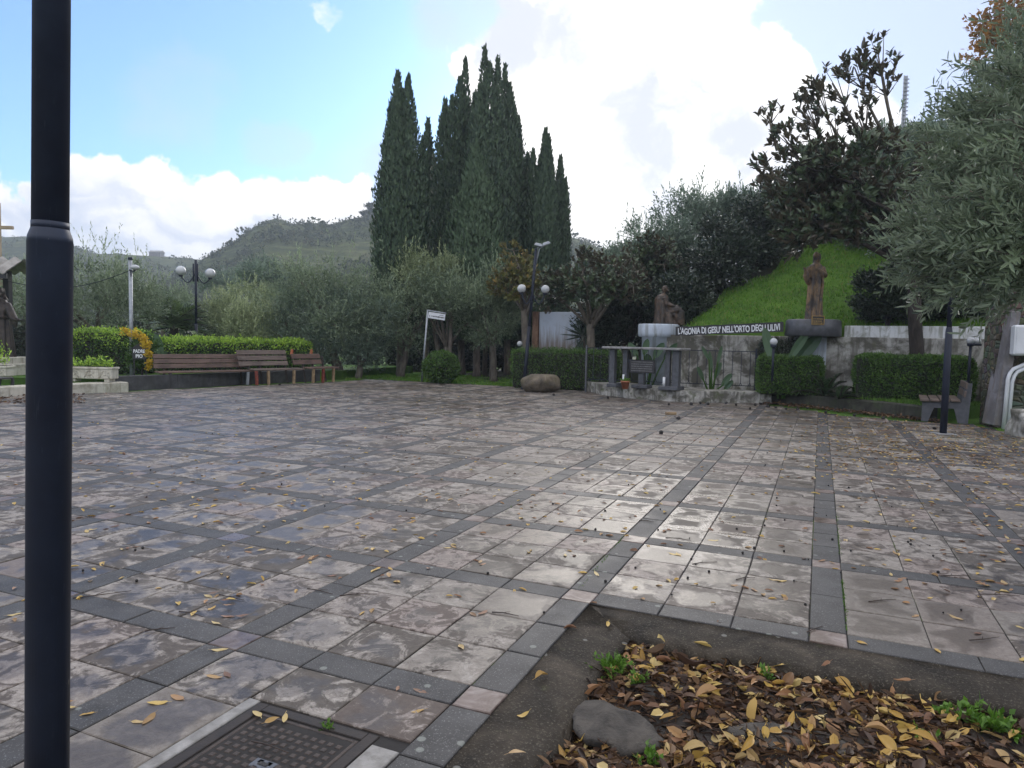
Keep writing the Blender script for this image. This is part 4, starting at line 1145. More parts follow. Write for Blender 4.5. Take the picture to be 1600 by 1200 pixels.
while x < .56:
    sw = rs.uniform(.012, .035); mb.box((x + sw / 2, -.012, -.185 - .0 + rs.uniform(-.004, .004)), (sw, .004, rs.uniform(.025, .05))); x += sw + rs.uniform(.006, .014)
mb.tube([(.40, -.012, -.135), (.43, -.012, -.105), (.54, -.012, -.115)], .007, 6); mb.build('lettering', M['signblack'], bo)
# small gabled sign by the hedge
q = W(217.5, 552, 20.3)
es = empty('name_sign', (q.x, q.y, .2), 'small dark gabled sign with two lines of white capitals in front of the yellow flowers', 'sign')
zc = q.z - .2
mb = MB()
wv, hv = .40, .34
pr = [(-wv / 2, zc - hv / 2), (wv / 2, zc - hv / 2), (wv / 2, zc + hv / 2 - .03), (.02, zc + hv / 2 + .10), (-wv / 2, zc + hv / 2 - .03)]
nn_ = len(pr); mb.add([(x, 0, z) for x, z in pr] + [(x, .03, z) for x, z in pr], [tuple(range(nn_)), tuple(range(2 * nn_ - 1, nn_ - 1, -1))] + [(k, k + nn_, (k + 1) % nn_ + nn_, (k + 1) % nn_) for k in range(nn_)])
mb.build('board', M['signblack'], es)
mb = MB(); mb.beam((-wv / 2 - .04, .015, zc + hv / 2 - .05), (.02, .015, zc + hv / 2 + .11), .06, .02); mb.beam((.02, .015, zc + hv / 2 + .11), (wv / 2 + .04, .015, zc + hv / 2 - .05), .06, .02); mb.build('roof', M['darkwall'], es)
for x in (-.17, .17):
    mb = MB(); mb.box((x, .05, (zc - .1) / 2), (.03, .03, zc)); mb.build('leg', M['signblack'], es)
text_mesh('lettering', 'PADRE', .135, M['whitepaint'], es, (0, -.006, zc + .015), bold=.004, align='CENTER', sx=.82)
text_mesh('lettering', 'PIO', .135, M['whitepaint'], es, (0, -.006, zc - .125), bold=.004, align='CENTER', sx=.95)

# ---------------------------------------------------------------- shrine at the left edge
Yk = 18.8
k0 = G(60, 616); 
mb = MB(); a = G(-60, 623); b = G(186, 611)
mb.beam(a + Vector((0, .35, .06)), b + Vector((-.05, .30, .06)), .5, .34, bev=.02)
tag(mb.build('plinth', M['cream']), 'low cream plinth under the white trough at the left', 'plinth')
def trough(px0, px1, pyb, Yt, label, z, h=.30, group='carved stone troughs'):
    a = W(px0, pyb, Yt); b = W(px1, pyb, Yt); d = Vector((b.x - a.x, b.y - a.y, 0)); L = d.length
    e = empty('trough', ((a.x + b.x) / 2, (a.y + b.y) / 2, z), label, 'planter', group, rz=math.atan2(d.y, d.x))
    mb = MB(); mb.box((0, 0, h / 2 + .08), (L, .32, h), bev=.015); mb.box((0, 0, h + .06), (L + .05, .37, .06), bev=.012); mb.build('body', M['cream'], e)
    mb = MB()
    for x in (-L * .38, L * .38): mb.box((x, 0, .04), (.14, .26, .085), bev=.01)
    mb.build('foot', M['cream'], e)
    mb = MB(); ns = max(2, int(L / .3))
    for k in range(ns):
        x = -L / 2 + L * (k + .5) / ns; pts = []
        for j in range(13):
            t = j / 12 * PI * 2; pts.append((x + (.11 - .006 * j) * math.cos(t), -.165, h / 2 + .07 + (.09 - .005 * j) * math.sin(t)))
        mb.tube(pts, .010, 6); mb.tube([(x - .13, -.165, h / 2 - .04), (x, -.165, h / 2 + .16), (x + .13, -.165, h / 2 - .04)], .009, 6)
    mb.build('carving', M['cream'], e)
    mb = MB(); mb.box((0, 0, h + .095), (L - .04, .28, .012)); mb.build('soil', M['soil'], e)
    return e, L
tr1, L1 = trough(110, 180, 598, 18.6, 'long cream trough with carved scrolls right of the thick black post', .235)
tr2, L2 = trough(-40, 16, 592, 17.8, 'short cream trough with a small plant at the left edge', .30, h=.26)
pb1 = W(0, 600, 19.6)
mb = MB(); mb.box((0, 0, .30), (1.35, 1.2, .6), bev=.02); mb.box((0, 0, .68), (1.05, .95, .2), bev=.02)
o = mb.build('pedestal', M['cream']); o.location = (pb1.x - .35, pb1.y + .5, 0); tag(o, 'stepped cream pedestal under the friar statue at the left edge', 'pedestal')
FR = Vector((W(6, 560, 20.2).x, 20.1, .78))
# canopy: corrugated sheet on dark posts
ec = empty('canopy', (FR.x, FR.y, 0), 'corrugated canopy roof over the friar statue at the left edge', 'canopy')
cz = W(10, 425, 19.6).z
vs, fs = [], []; nx = 90
for i in range(nx + 1):
    x = -3.4 + 4.12 * i / nx; zz = .055 * math.sin(x * 2 * PI / .36)
    for y, h in ((-.75, 0), (.0, .42), (.75, .10)):
        vs.append((x, y, cz + h + zz))
for i in range(nx):
    for j in range(2): a = i * 3 + j; fs.append((a, a + 3, a + 4, a + 1))
n0 = len(vs); vs += [(x, y, z - .03) for x, y, z in vs]; fs += [tuple(k + n0 for k in reversed(f)) for f in fs]
for i in range(nx): a = i * 3; fs.append((a, a + n0, a + 3 + n0, a + 3)); a = i * 3 + 2; fs.append((a, a + 3, a + 3 + n0, a + n0))
mb = MB(); mb.add(vs, fs); mb.build('roof', plain('fibre_cement', (.36, .345, .32), (.20, .19, .175), .8, 3, .3), ec, fix=False)
mb = MB(); mb.box((-1.3, -.68, cz - .12), (4.0, .05, .14)); mb.build('fascia', M['signblack'], ec)
for x, y in ((-.02, .35), (-2.9, .35)):
    mb = MB(); mb.box((x, y, (cz + .1) / 2), (.16, .16, cz + .1)); mb.build('post', M['signblack'], ec)
# cross behind the canopy
cq = W(0, 352, 26.0)
mb = MB(); zt = W(2, 330, 26.0).z
ex = empty('cross', (cq.x - .05, 26.0, 0), 'tall pale wooden cross rising above the canopy at the left edge', 'cross')
mb.box((0, 0, (zt + .3) / 2), (.11, .11, zt + .3), bev=.01); mb.build('upright', M['crosswood'], ex)
mb = MB(); mb.box((.0, -.06, W(10, 356, 26).z), (1.12, .1, .12), bev=.01); mb.build('crossbar', M['crosswood'], ex)

# ---------------------------------------------------------------- statues (fused by a voxel remesh so each body is one surface)
def limb(mb, pts, radii, n=12): mb.tube(pts, radii, n)
def hand(mb, c, d, s=1.0, curl=.3):
    """palm and five fingers along direction d"""
    d = Vector(d).normalized(); side = d.cross(Vector((0, 0, 1)));
    side = side.normalized() if side.length > .1 else Vector((1, 0, 0)); nrm = side.cross(d)
    c = Vector(c); mb.ball(c + d * .04 * s, .045 * s, 12, sc=(1, 1, .8))
    for k, (o, L) in enumerate(((-.030, .06), (-.01, .075), (.01, .07), (.03, .055))):
        a = c + d * .07 * s + side * o * s; b = a + (d * (1 - curl) - nrm * curl).normalized() * L * .6 * s; e = b + (d * (1 - 2 * curl) - nrm * curl * 2).normalized() * L * .5 * s
        mb.tube([a, b, e], [.013 * s, .012 * s, .009 * s], 6)
    a = c + d * .02 * s + side * .045 * s; mb.tube([a, a + (d + side).normalized() * .05 * s], [.014 * s, .010 * s], 6)
def head(mb, c, r, face, tilt=0.0, beard=True, hair=True):
    """face: unit direction the face looks"""
    c = Vector(c); f = Vector(face).normalized(); s = f.cross(Vector((0, 0, 1))).normalized(); u = s.cross(f)
    mb.ball(c, r, 18, sc=(.84, .84, 1.12))
    mb.ball(c - f * r * .15 + u * r * .15, r * .98, 16, sc=(.92, .92, 1.0))
    mb.tube([c + f * r * .78 + u * r * .25, c + f * r * 1.06 - u * r * .12, c + f * r * .82 - u * r * .2], [r * .10, r * .16, r * .12], 8)   # nose
    for k in (-1, 1):
        mb.ball(c + f * r * .72 + s * k * r * .34 + u * r * .16, r * .14, 8)          # brow / eye
        mb.ball(c + s * k * r * .84, r * .2, 8, sc=(.6, 1, 1.2))                       # ear
    mb.ball(c + f * r * .74 - u * r * .48, r * .2, 8, sc=(1.2, 1.2, .5))               # mouth
    if beard: mb.tube([c + f * r * .62 - u * r * .55, c + f * r * .75 - u * r * 1.15, c + f * r * .6 - u * r * 1.5], [r * .5, r * .42, r * .16], 10)
    if hair:
        for k in (-1, 0, 1): mb.tube([c - f * r * .3 + s * k * r * .55 + u * r * .7, c - f * r * .75 + s * k * r * .75 - u * r * .2, c - f * r * .6 + s * k * r * .8 - u * r * 1.5], [r * .5, r * .5, r * .28], 10)
def robe(mb, prof, folds=11, amp=.1, seed=0, n=72):
    """prof: (z, rx, ry, cx, cy); pleats deepen toward the hem"""
    vs = []; m = len(prof)
    for i, (z, rx, ry, cx, cy) in enumerate(prof):
        dep = amp * (1 - i / (m - 1)) ** .6
        for k in range(n):
            t = 2 * PI * k / n
            fo = math.sin(t * folds + seed + .9 * math.sin(t * 3 + seed) + .5 * math.sin(z * 3 + seed))
            q = 1 + dep * fo + .03 * mnoise.noise(Vector((math.cos(t) * 2, math.sin(t) * 2, z * 2 + seed)))
            vs.append((cx + rx * q * math.cos(t), cy + ry * q * math.sin(t), z))
    fs = [(i * n + k, i * n + (k + 1) % n, (i + 1) * n + (k + 1) % n, (i + 1) * n + k) for i in range(m - 1) for k in range(n)]
    fs += [tuple(range(n - 1, -1, -1)), tuple((m - 1) * n + k for k in range(n))]
    mb.add(vs, fs, 0, True)
def statue(name, mb, mat, loc, label, vox=.018, sc=1.0, rz=0.0):
    o = mb.build(name, M[mat] if isinstance(mat, str) else mat, fix=False, smooth=True)
    o.location = loc; o.rotation_euler = (0, 0, rz); o.scale = (sc,) * 3
    r = o.modifiers.new('fuse', 'REMESH'); r.mode = 'VOXEL'; r.voxel_size = vox; r.use_smooth_shade = True
    return tag(o, label, 'statue')
# standing robed figure, arm across the chest
mb = MB()
robe(mb, [(0, .27, .25, 0, 0), (.06, .26, .24, 0, 0), (.4, .235, .21, 0, 0), (.75, .225, .19, 0, 0), (.98, .21, .175, .0, 0), (1.12, .225, .17, 0, 0), (1.28, .235, .165, 0, 0), (1.36, .19, .14, 0, 0), (1.41, .09, .09, 0, 0)], 8, .13, 1.2)
mb.tube([(0, 0, 1.36), (-.01, -.01, 1.48)], [.065, .06], 12)
head(mb, (-.02, -.02, 1.58), .105, (-.75, -.6, .15), beard=False)
limb(mb, [(.20, 0, 1.30), (.26, -.08, 1.10), (.14, -.22, 1.13), (.0, -.235, 1.22)], [.085, .085, .07, .05]); hand(mb, (-.02, -.235, 1.23), (-.9, -.1, .4), 1.0)
limb(mb, [(-.20, 0, 1.30), (-.27, -.05, 1.08), (-.36, -.16, 1.14), (-.40, -.19, 1.20)], [.085, .09, .075, .05]); hand(mb, (-.40, -.19, 1.21), (-.5, -.3, .7), 1.0)
mb.tube([(-.36, -.14, 1.12), (-.30, -.10, .98), (-.26, -.08, .86)], [.10, .08, .03], 10)
for x, y0 in ((.02, -.23), (.13, -.2), (-.06, -.22)):
    mb.tube([(x, y0 + .03, 1.25), (x + .02, y0 - .01, .9), (x - .02, y0 - .02, .5), (x - .05, y0 - .03, .05)], [.035, .04, .045, .05], 10)
M['statuestone'] = stained('two_tone_stone', (.26, .165, .082), (.036, .029, .024), (.07, .075, .09), 2.8, .6, .40, .58)
statue('statue', mb, 'statuestone', PED2, 'tall standing robed statue with bent arms on the dark pedestal', sc=1.02).scale = (.84, .88, 1.04)
# kneeling figure in profile facing right, robe spreading forward over a rock
mb = MB()
robe(mb, [(0, .36, .30, .08, 0), (.08, .35, .29, .07, 0), (.25, .29, .25, .02, 0), (.45, .215, .21, -.06, 0), (.62, .20, .205, -.09, 0), (.78, .205, .20, -.09, 0), (.88, .16, .17, -.08, 0), (.94, .08, .09, -.06, 0)], 9, .13, .4)
mb.tube([(.0, 0, .28), (.22, -.02, .40), (.38, -.02, .44), (.46, -.02, .40), (.44, -.02, .0)], [.23, .21, .18, .15, .19], 14); mb.tube([(-.08, -.02, .62), (.14, -.03, .48), (.34, -.02, .40)], [.17, .19, .14], 14)
mb.tube([(.10, -.12, .36), (.30, -.16, .30), (.42, -.15, .05)], [.08, .07, .08], 10); mb.tube([(.02, -.16, .40), (.12, -.22, .25), (.2, -.24, .03)], [.06, .07, .07], 10); mb.tube([(-.12, -.17, .7), (-.08, -.22, .35), (-.1, -.25, .03)], [.05, .06, .07], 10)
mb.tube([(-.06, 0, .90), (-.02, 0, 1.02)], [.06, .055], 12)
head(mb, (.0, 0, 1.10), .088, (.95, -.2, .22))
limb(mb, [(-.05, -.18, .82), (.02, -.21, .60), (.22, -.14, .56), (.33, -.08, .55)], [.075, .07, .06, .045]); hand(mb, (.33, -.08, .55), (1, .2, .05), .9)
limb(mb, [(-.05, .18, .82), (.04, .2, .60), (.22, .10, .56), (.33, .04, .55)], [.075, .07, .06, .045]); hand(mb, (.33, .04, .55), (1, -.2, .05), .9)
M['brownbronze'] = stained('brown_bronze', (.085, .052, .032), (.018, .013, .010), (.036, .030, .025), 5.5, .5, .42, .6)
statue('statue', mb, 'brownbronze', (PED1[0] + .14, PED1[1] - .05, PED1[2] - .02), 'brown bronze statue of a bearded kneeling figure in a flowing robe', sc=.98, vox=.016)
# friar at the left edge, arm stretched out
mb = MB()
robe(mb, [(0, .34, .32, 0, 0), (.08, .33, .31, 0, 0), (.5, .29, .27, 0, 0), (.9, .25, .22, 0, 0), (1.05, .24, .21, 0, 0), (1.25, .26, .21, 0, 0), (1.42, .25, .19, 0, 0), (1.52, .17, .15, 0, 0), (1.56, .10, .10, 0, 0)], 10, .10, 2.2)
mb.tube([(0, 0, 1.5), (0, 0, 1.64)], [.075, .07], 12); head(mb, (.01, -.01, 1.75), .115, (.5, -.85, .05))
mb.tube([(0, .05, 1.55), (0, .16, 1.50), (0, .2, 1.36)], [.16, .13, .05], 14); mb.lathe([(.235, 1.03), (.265, 1.05), (.265, 1.08), (.235, 1.1)], 30)
limb(mb, [(.20, 0, 1.42), (.36, -.06, 1.17), (.50, -.14, 1.02), (.60, -.18, 1.00)], [.10, .10, .085, .05]); hand(mb, (.60, -.18, 1.0), (.95, -.3, .12), 1.2, .1)
mb.tube([(.46, -.12, 1.03), (.50, -.13, .90), (.50, -.12, .82)], [.09, .07, .03], 10)
limb(mb, [(-.20, 0, 1.42), (-.3, -.1, 1.15), (-.15, -.26, 1.1)], [.10, .10, .07]); hand(mb, (-.14, -.27, 1.1), (.8, -.5, .3), 1.2)
statue('statue', mb, 'darkbronze', (FR.x - .02, FR.y, FR.z - .02), 'dark bronze friar statue stretching one arm, at the left edge under the canopy', sc=1.06)

# ---------------------------------------------------------------- plants
def limbs_mesh(mb, base, top, r, targets, n=9, wig=.12, seed=0):
    """tapered trunk then curved limbs to target points"""
    base, top = Vector(base), Vector(top); k = 7; pts = []; L = (top - base).length
    for i in range(k + 1):
        q = i / k; p = base.lerp(top, q); a = wig * r * 6 * math.sin(q * PI) 
        pts.append(p + Vector((mnoise.noise(Vector((q * 2, seed, 0))), mnoise.noise(Vector((q * 2, seed, 9))), 0)) * a)
    rr = [r * (1.35 - .1) if i == 0 else r * (1.08 - .30 * i / k) for i in range(k + 1)]
    mb.tube(pts, rr, n)
    for j, t in enumerate(targets):
        t = Vector(t); st = pts[-1].lerp(pts[-2], random.random()); m = st.lerp(t, .5) + Vector((0, 0, .12 * (t - st).length)) + Vector((random.uniform(-1, 1), random.uniform(-1, 1), 0)) * .08 * (t - st).length
        r1 = r * random.uniform(.34, .5)
        mb.tube([st, st.lerp(m, .5) + Vector((0, 0, .05 * L * 0)), m, m.lerp(t, .5), t], [r1, r1 * .9, r1 * .7, r1 * .45, r1 * .2], 6)
def twig_leaves(O, D, Lt, nleaf, leafL, leafW, rng, spread=.8, up=.35, droop=0.0, fold=.12, jit=.35):
    """n twigs with nleaf leaves each -> (n*nleaf,4,3)"""
    n = len(O); q = (np.arange(nleaf) + .6) / nleaf
    P = O[:, None, :] + D[:, None, :] * (Lt[:, None] * q[None, :])[:, :, None]
    P[..., 2] -= droop * (Lt[:, None] * q[None, :] ** 2)
    Dd = unit(D[:, None, :] * .65 + rng.normal(size=(n, nleaf, 3)) * spread * .6 + np.array((0, 0, up * .4)))
    N = unit(rng.normal(size=(n, nleaf, 3)) * .8 + np.array((0, 0, .8)))
    P = P.reshape(-1, 3); Dd = Dd.reshape(-1, 3); N = N.reshape(-1, 3)
    k = len(P)
    return leaves(P, Dd, N, leafL * (1 + jit * rng.normal(size=k) * .6), leafW * (1 + .25 * rng.normal(size=k)), fold)
def crown_blobs(rng, ext, n, fill=(.45, .92), zmin=-.75):
    u = unit(rng.normal(size=(n * 3, 3))); u = u[u[:, 2] > zmin][:n]
    return u * rng.uniform(fill[0], fill[1], (len(u), 1)) * np.array(ext)
def crown(rng, ext, nblob, ntwig, nleaf, leafL, leafW, twigL=(.25, .55), rb=.36, up=.35, shoots=0, shootL=.8, droop=0.0, zmin=-.75, spread=.8):
    ext = np.array(ext, float); B = crown_blobs(rng, ext, nblob, zmin=zmin); me_ = ext.mean()
    R = rb * me_ * rng.uniform(.65, 1.25, len(B))
    idx = rng.integers(0, len(B), ntwig); out = runit(ntwig, rng); out[:, 2] = out[:, 2] * .8 + .12
    O = B[idx] + out * (R[idx] * rng.uniform(.25, .95, ntwig) ** .7)[:, None] * np.array((1, 1, .8))
    cen = unit(O / ext)
    D = unit(out * .7 + cen * .5 + rng.normal(size=(ntwig, 3)) * .35 + np.array((0, 0, up)))
    V = [twig_leaves(O, D, rng.uniform(*twigL, ntwig), nleaf, leafL, leafW, rng, spread, up, droop)]
    tn = [np.repeat(np.clip(rng.normal(.42, .2, len(B)), 0, 1)[idx] * .6 + rng.random(ntwig) * .35, nleaf)]
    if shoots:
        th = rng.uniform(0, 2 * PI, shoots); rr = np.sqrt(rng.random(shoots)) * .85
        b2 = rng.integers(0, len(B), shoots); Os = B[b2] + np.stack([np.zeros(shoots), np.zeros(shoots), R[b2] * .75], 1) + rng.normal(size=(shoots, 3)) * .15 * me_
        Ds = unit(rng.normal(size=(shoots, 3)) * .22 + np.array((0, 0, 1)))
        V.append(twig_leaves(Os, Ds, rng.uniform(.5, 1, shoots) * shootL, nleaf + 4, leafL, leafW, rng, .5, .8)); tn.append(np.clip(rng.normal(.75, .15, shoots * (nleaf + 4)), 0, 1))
    return np.concatenate(V), np.clip(np.concatenate(tn) + RNG.normal(size=sum(len(t) for t in tn)) * .08, 0, 1), B
def tree(name, base, crown_c, ext, leafmat, barkmat, label, cat='tree', group=None, r=.14, seed=1, fork=None, nlimb=7, leafmesh=None, trunk=True, **kw):
    """base, crown_c in world; crown modelled around crown_c"""
    rng = np.random.default_rng(seed); random.seed(seed)
    base = Vector(base); cc = Vector(crown_c) - base
    e = empty(name, base, label, cat, group)
    V, tn, B = crown(rng, ext, **kw)
    V = V + np.array(cc)
    link('crown', np_mesh('crown', V.astype(np.float32), 4, M[leafmat], tn), e)
    if trunk:
        fk = Vector(fork) - base if fork is not None else Vector((cc.x * .6, cc.y * .6, max(.3, cc.z - ext[2] * .75)))
        mb = MB(); pick = B[rng.permutation(len(B))[:nlimb]] + np.array(cc)
        limbs_mesh(mb, (0, 0, -.1), fk, r, [tuple(p) for p in pick], seed=seed); mb.build('trunk', M[barkmat], e)
    return e
def px_tree(name, px, ytop, ybot, hw, Y, leafmat, barkmat, label, base_px=None, zbase=0.0, depth=1.0, **kw):
    """crown outline given where it appears; real size follows from its distance"""
    c = W(px, (ytop + ybot) / 2, Y); t = W(px, ytop, Y); b = W(px, ybot, Y)
    ex = hw / FPX * Y; ez = (t.z - b.z) / 2
    bp = W(base_px if base_px is not None else px, 560, Y); bp.z = zbase
    return tree(name, bp, c, (ex, ex * depth, ez), leafmat, barkmat, label, **kw)

def cypress(px, Y, ytop, hw, spires, label, seed, ybot=545, n=15000, tr=.13, base_px=None):
    rng = np.random.default_rng(seed); t = W(px, ytop, Y); b = W(px, ybot, Y); zb = 1.55; H = t.z - zb - .22; hw = hw * (1.16 if px < 680 else 1.22)
    base = Vector((W(base_px or px, 560, Y).x, Y, 0)); R = hw / FPX * Y
    e = empty('cypress', base, label, 'cypress', 'tall cypresses behind the olive trees')
    off = Vector((W(px, (ytop + 480) / 2, Y).x - base.x, 0, zb))
    pls = []                                         # plumes: (dx, dy, z0, z1, radius)
    for dx, top, rr in spires: pls.append((dx * R, 0, 0, H * top, R * rr))
    for k in range(9):
        a = rng.uniform(0, 2 * PI); q = rng.uniform(.25, .5); pls.append((math.cos(a) * R * q, math.sin(a) * R * q, 0, H * rng.uniform(*((.78, .96) if px in (627, 848) else (.60, .90))), R * rng.uniform(.42, .62)))
    wts = np.array([(z1 - z0) * r for _, _, z0, z1, r in pls]); wts /= wts.sum()
    Ps, Ds, Ns = [], [], []
    for (dx, dy, z0, z1, r), wq in zip(pls, wts):
        m = int(n * wq); h = rng.random(m) ** .9; th = rng.uniform(0, 2 * PI, m)
        prof = np.where(h < .25, .72 + .28 * h / .25, np.clip(1 - ((h - .25) / .75) ** 3.0, 0, 1)) 
        lump = 1 + .16 * np.sin(th * 5 + h * 30 + seed) * np.sin(h * 47 + seed * 2) + rng.normal(size=m) * .045
        rad_ = r * np.maximum(prof, .04) * lump * np.sqrt(rng.uniform(.45, 1.0, m))
        rx = np.cos(th); ry = np.sin(th)
        Ps.append(np.stack([dx + rx * rad_, dy + ry * rad_, z0 + h * (z1 - z0) + rng.normal(size=m) * .06], 1))
        Ds.append(np.stack([rx * .26, ry * .26, np.ones(m)], 1) + rng.normal(size=(m, 3)) * .17); Ns.append(np.stack([rx, ry, np.zeros(m)], 1) + rng.normal(size=(m, 3)) * .5)
    P = np.concatenate(Ps) + np.array(off); D = unit(np.concatenate(Ds)); N = unit(np.concatenate(Ns))
    V = leaves(P, D, N, rng.uniform(.13, .26, len(P)), rng.uniform(.06, .11, len(P)), .2)
    tn = np.clip(rng.normal(.45 if px != 742 else .8, .22, len(P)), 0, 1)
    link('crown', np_mesh('crown', V, 4, M['cypress'], tn), e)
    mb = MB(); mb.tube([(0, 0, -.1), (0, 0, .3), (off.x * .5, 0, 3.5), (off.x, 0, H * .8)], [tr * 1.3, tr, tr * .85, tr * .2], 10); mb.build('trunk', M['cybark'], e)
    return e
CY = [(627, 29.0, 108, 39, [(-.16, 1.0, .58), (.2, .985, .58), (0, .93, .95), (-.5, .70, .5)], 'broad blunt cypress with two tips, leftmost of the cypress group', 720 - 95),
      (667, 32.5, 182, 21, [(0, 1.0, .75), (-.3, .92, .6)], 'slim short cypress just right of the broad leftmost cypress', None),
      (713, 31.0, 86, 33, [(.28, 1.0, .42), (.1, .93, .85), (-.5, .80, .4), (-.2, .7, .7)], 'tall cypress with a fine needle tip left of the tallest one', 722),
      (762, 30.0, 68, 36, [(-.18, 1.0, .38), (.28, .96, .40), (0, .94, .9), (-.5, .84, .35)], 'tallest cypress in the middle of the group with twin tips', 771),
      (793, 31.5, 97, 29, [(-.2, 1.0, .42), (0, .93, .9), (.2, .8, .9)], 'tall cypress with single tip right of the tallest one', 793),
      (742, 29.2, 216, 37, [(0, 1.0, .72), (.1, .93, 1.0), (-.15, .86, .95)], 'shorter greener cypress standing in front of the tallest ones', 745),
      (822, 32.0, 236, 15, [(0, 1.0, .8)], 'narrow low cypress between the tall centre and the right-hand clump', None),
      (848, 31.0, 198, 25, [(.05, 1.0, .62), (.2, .97, .55), (-.55, .90, .48), (0, .9, .95)], 'medium cypress with ragged top in the right-hand clump', 812),
      (873, 32.5, 240, 15, [(0, 1.0, .7), (-.2, .85, .8)], 'slim pointed cypress, rightmost of the whole group', None)]
for k, (px, Y, yt, hw, sp, lab, bpx) in enumerate(CY): cypress(px, Y, yt, hw, sp, lab, 20 + k, n=int(36000 if hw > 24 else 18000), base_px=bpx, tr=.15 if hw > 24 else .10)
# bare cypress trunks visible below (thin stems)
for px, Y, r_, lab in ((702, 27.5, .075, 'thin bare trunk left of the cypress trunks under the olives'), (757, 30.5, .10, 'dark shaded bare trunk between two paler cypress trunks')):
    q = W(px, 560, Y); mb = MB(); mb.tube([(q.x, Y, -.1), (q.x + .04, Y, 1.6), (q.x - .03, Y, 3.6)], [r_ * 1.2, r_, r_ * .7], 9)
    tag(mb.build('bare_trunk', M['cybark']), lab, 'tree trunk')

OK_ = dict(nblob=26, ntwig=1500, nleaf=9, leafL=.115, leafW=.030, twigL=(.25, .5), shoots=90, shootL=.7, rb=.36)
def olive(*a, **k):
    kw = dict(OK_); kw.update(k); return px_tree('olive_tree', *a, group='olive trees beyond the paving', **kw)
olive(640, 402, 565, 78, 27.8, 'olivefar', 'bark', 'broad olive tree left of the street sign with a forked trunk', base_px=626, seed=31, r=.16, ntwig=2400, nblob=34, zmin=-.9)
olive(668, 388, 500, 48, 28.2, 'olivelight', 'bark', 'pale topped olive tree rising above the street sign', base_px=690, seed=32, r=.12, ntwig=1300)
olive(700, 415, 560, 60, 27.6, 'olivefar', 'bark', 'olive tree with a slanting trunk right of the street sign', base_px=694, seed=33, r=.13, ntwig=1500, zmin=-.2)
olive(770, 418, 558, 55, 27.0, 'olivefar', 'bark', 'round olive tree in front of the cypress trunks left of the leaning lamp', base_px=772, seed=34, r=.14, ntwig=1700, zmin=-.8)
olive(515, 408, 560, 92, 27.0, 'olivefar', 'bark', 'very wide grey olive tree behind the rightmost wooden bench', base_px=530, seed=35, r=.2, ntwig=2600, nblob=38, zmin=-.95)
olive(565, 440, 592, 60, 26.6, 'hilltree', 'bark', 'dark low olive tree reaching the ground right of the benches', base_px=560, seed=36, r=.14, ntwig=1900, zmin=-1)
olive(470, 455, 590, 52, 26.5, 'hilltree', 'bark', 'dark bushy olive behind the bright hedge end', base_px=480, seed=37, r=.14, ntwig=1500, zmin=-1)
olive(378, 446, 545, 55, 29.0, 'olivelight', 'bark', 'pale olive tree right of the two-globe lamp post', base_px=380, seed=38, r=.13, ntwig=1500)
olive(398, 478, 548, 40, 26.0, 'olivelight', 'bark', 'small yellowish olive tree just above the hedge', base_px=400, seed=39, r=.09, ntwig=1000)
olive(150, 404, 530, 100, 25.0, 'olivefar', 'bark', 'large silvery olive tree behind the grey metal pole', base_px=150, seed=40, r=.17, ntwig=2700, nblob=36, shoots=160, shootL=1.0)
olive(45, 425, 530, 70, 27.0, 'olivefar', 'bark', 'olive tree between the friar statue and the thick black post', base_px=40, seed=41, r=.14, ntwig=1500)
px_tree('olive_tree', 255, 445, 520, 45, 34.0, 'olivefar', 'bark', 'distant olive tree left of the two-globe lamp post', seed=42, zbase=-.1, group='olive trees beyond the paving', **dict(OK_, ntwig=900))
px_tree('brown_shrub', 232, 462, 500, 30, 36.0, 'brownlf', 'darkbark', 'reddish brown bare shrub far behind the palm', cat='shrub', seed=43, nblob=14, ntwig=600, nleaf=8, leafL=.12, leafW=.04)
for px, yt, yb, hw, Y, sd_, lab in ((410, 412, 470, 42, 62, 44, 'dark tree on the valley side below the pointed hill'), (455, 420, 470, 35, 66, 45, 'second dark tree on the valley side right of the pointed hill foot'), (350, 430, 470, 35, 70, 46, 'dark round tree on the valley side behind the right globe')):
    px_tree('valley_tree', px, yt, yb, hw, Y, 'hilltree', 'darkbark', lab, zbase=-1, seed=sd_, group='dark trees across the valley', nblob=16, ntwig=900, nleaf=7, leafL=.3, leafW=.12, twigL=(.5, 1.0))

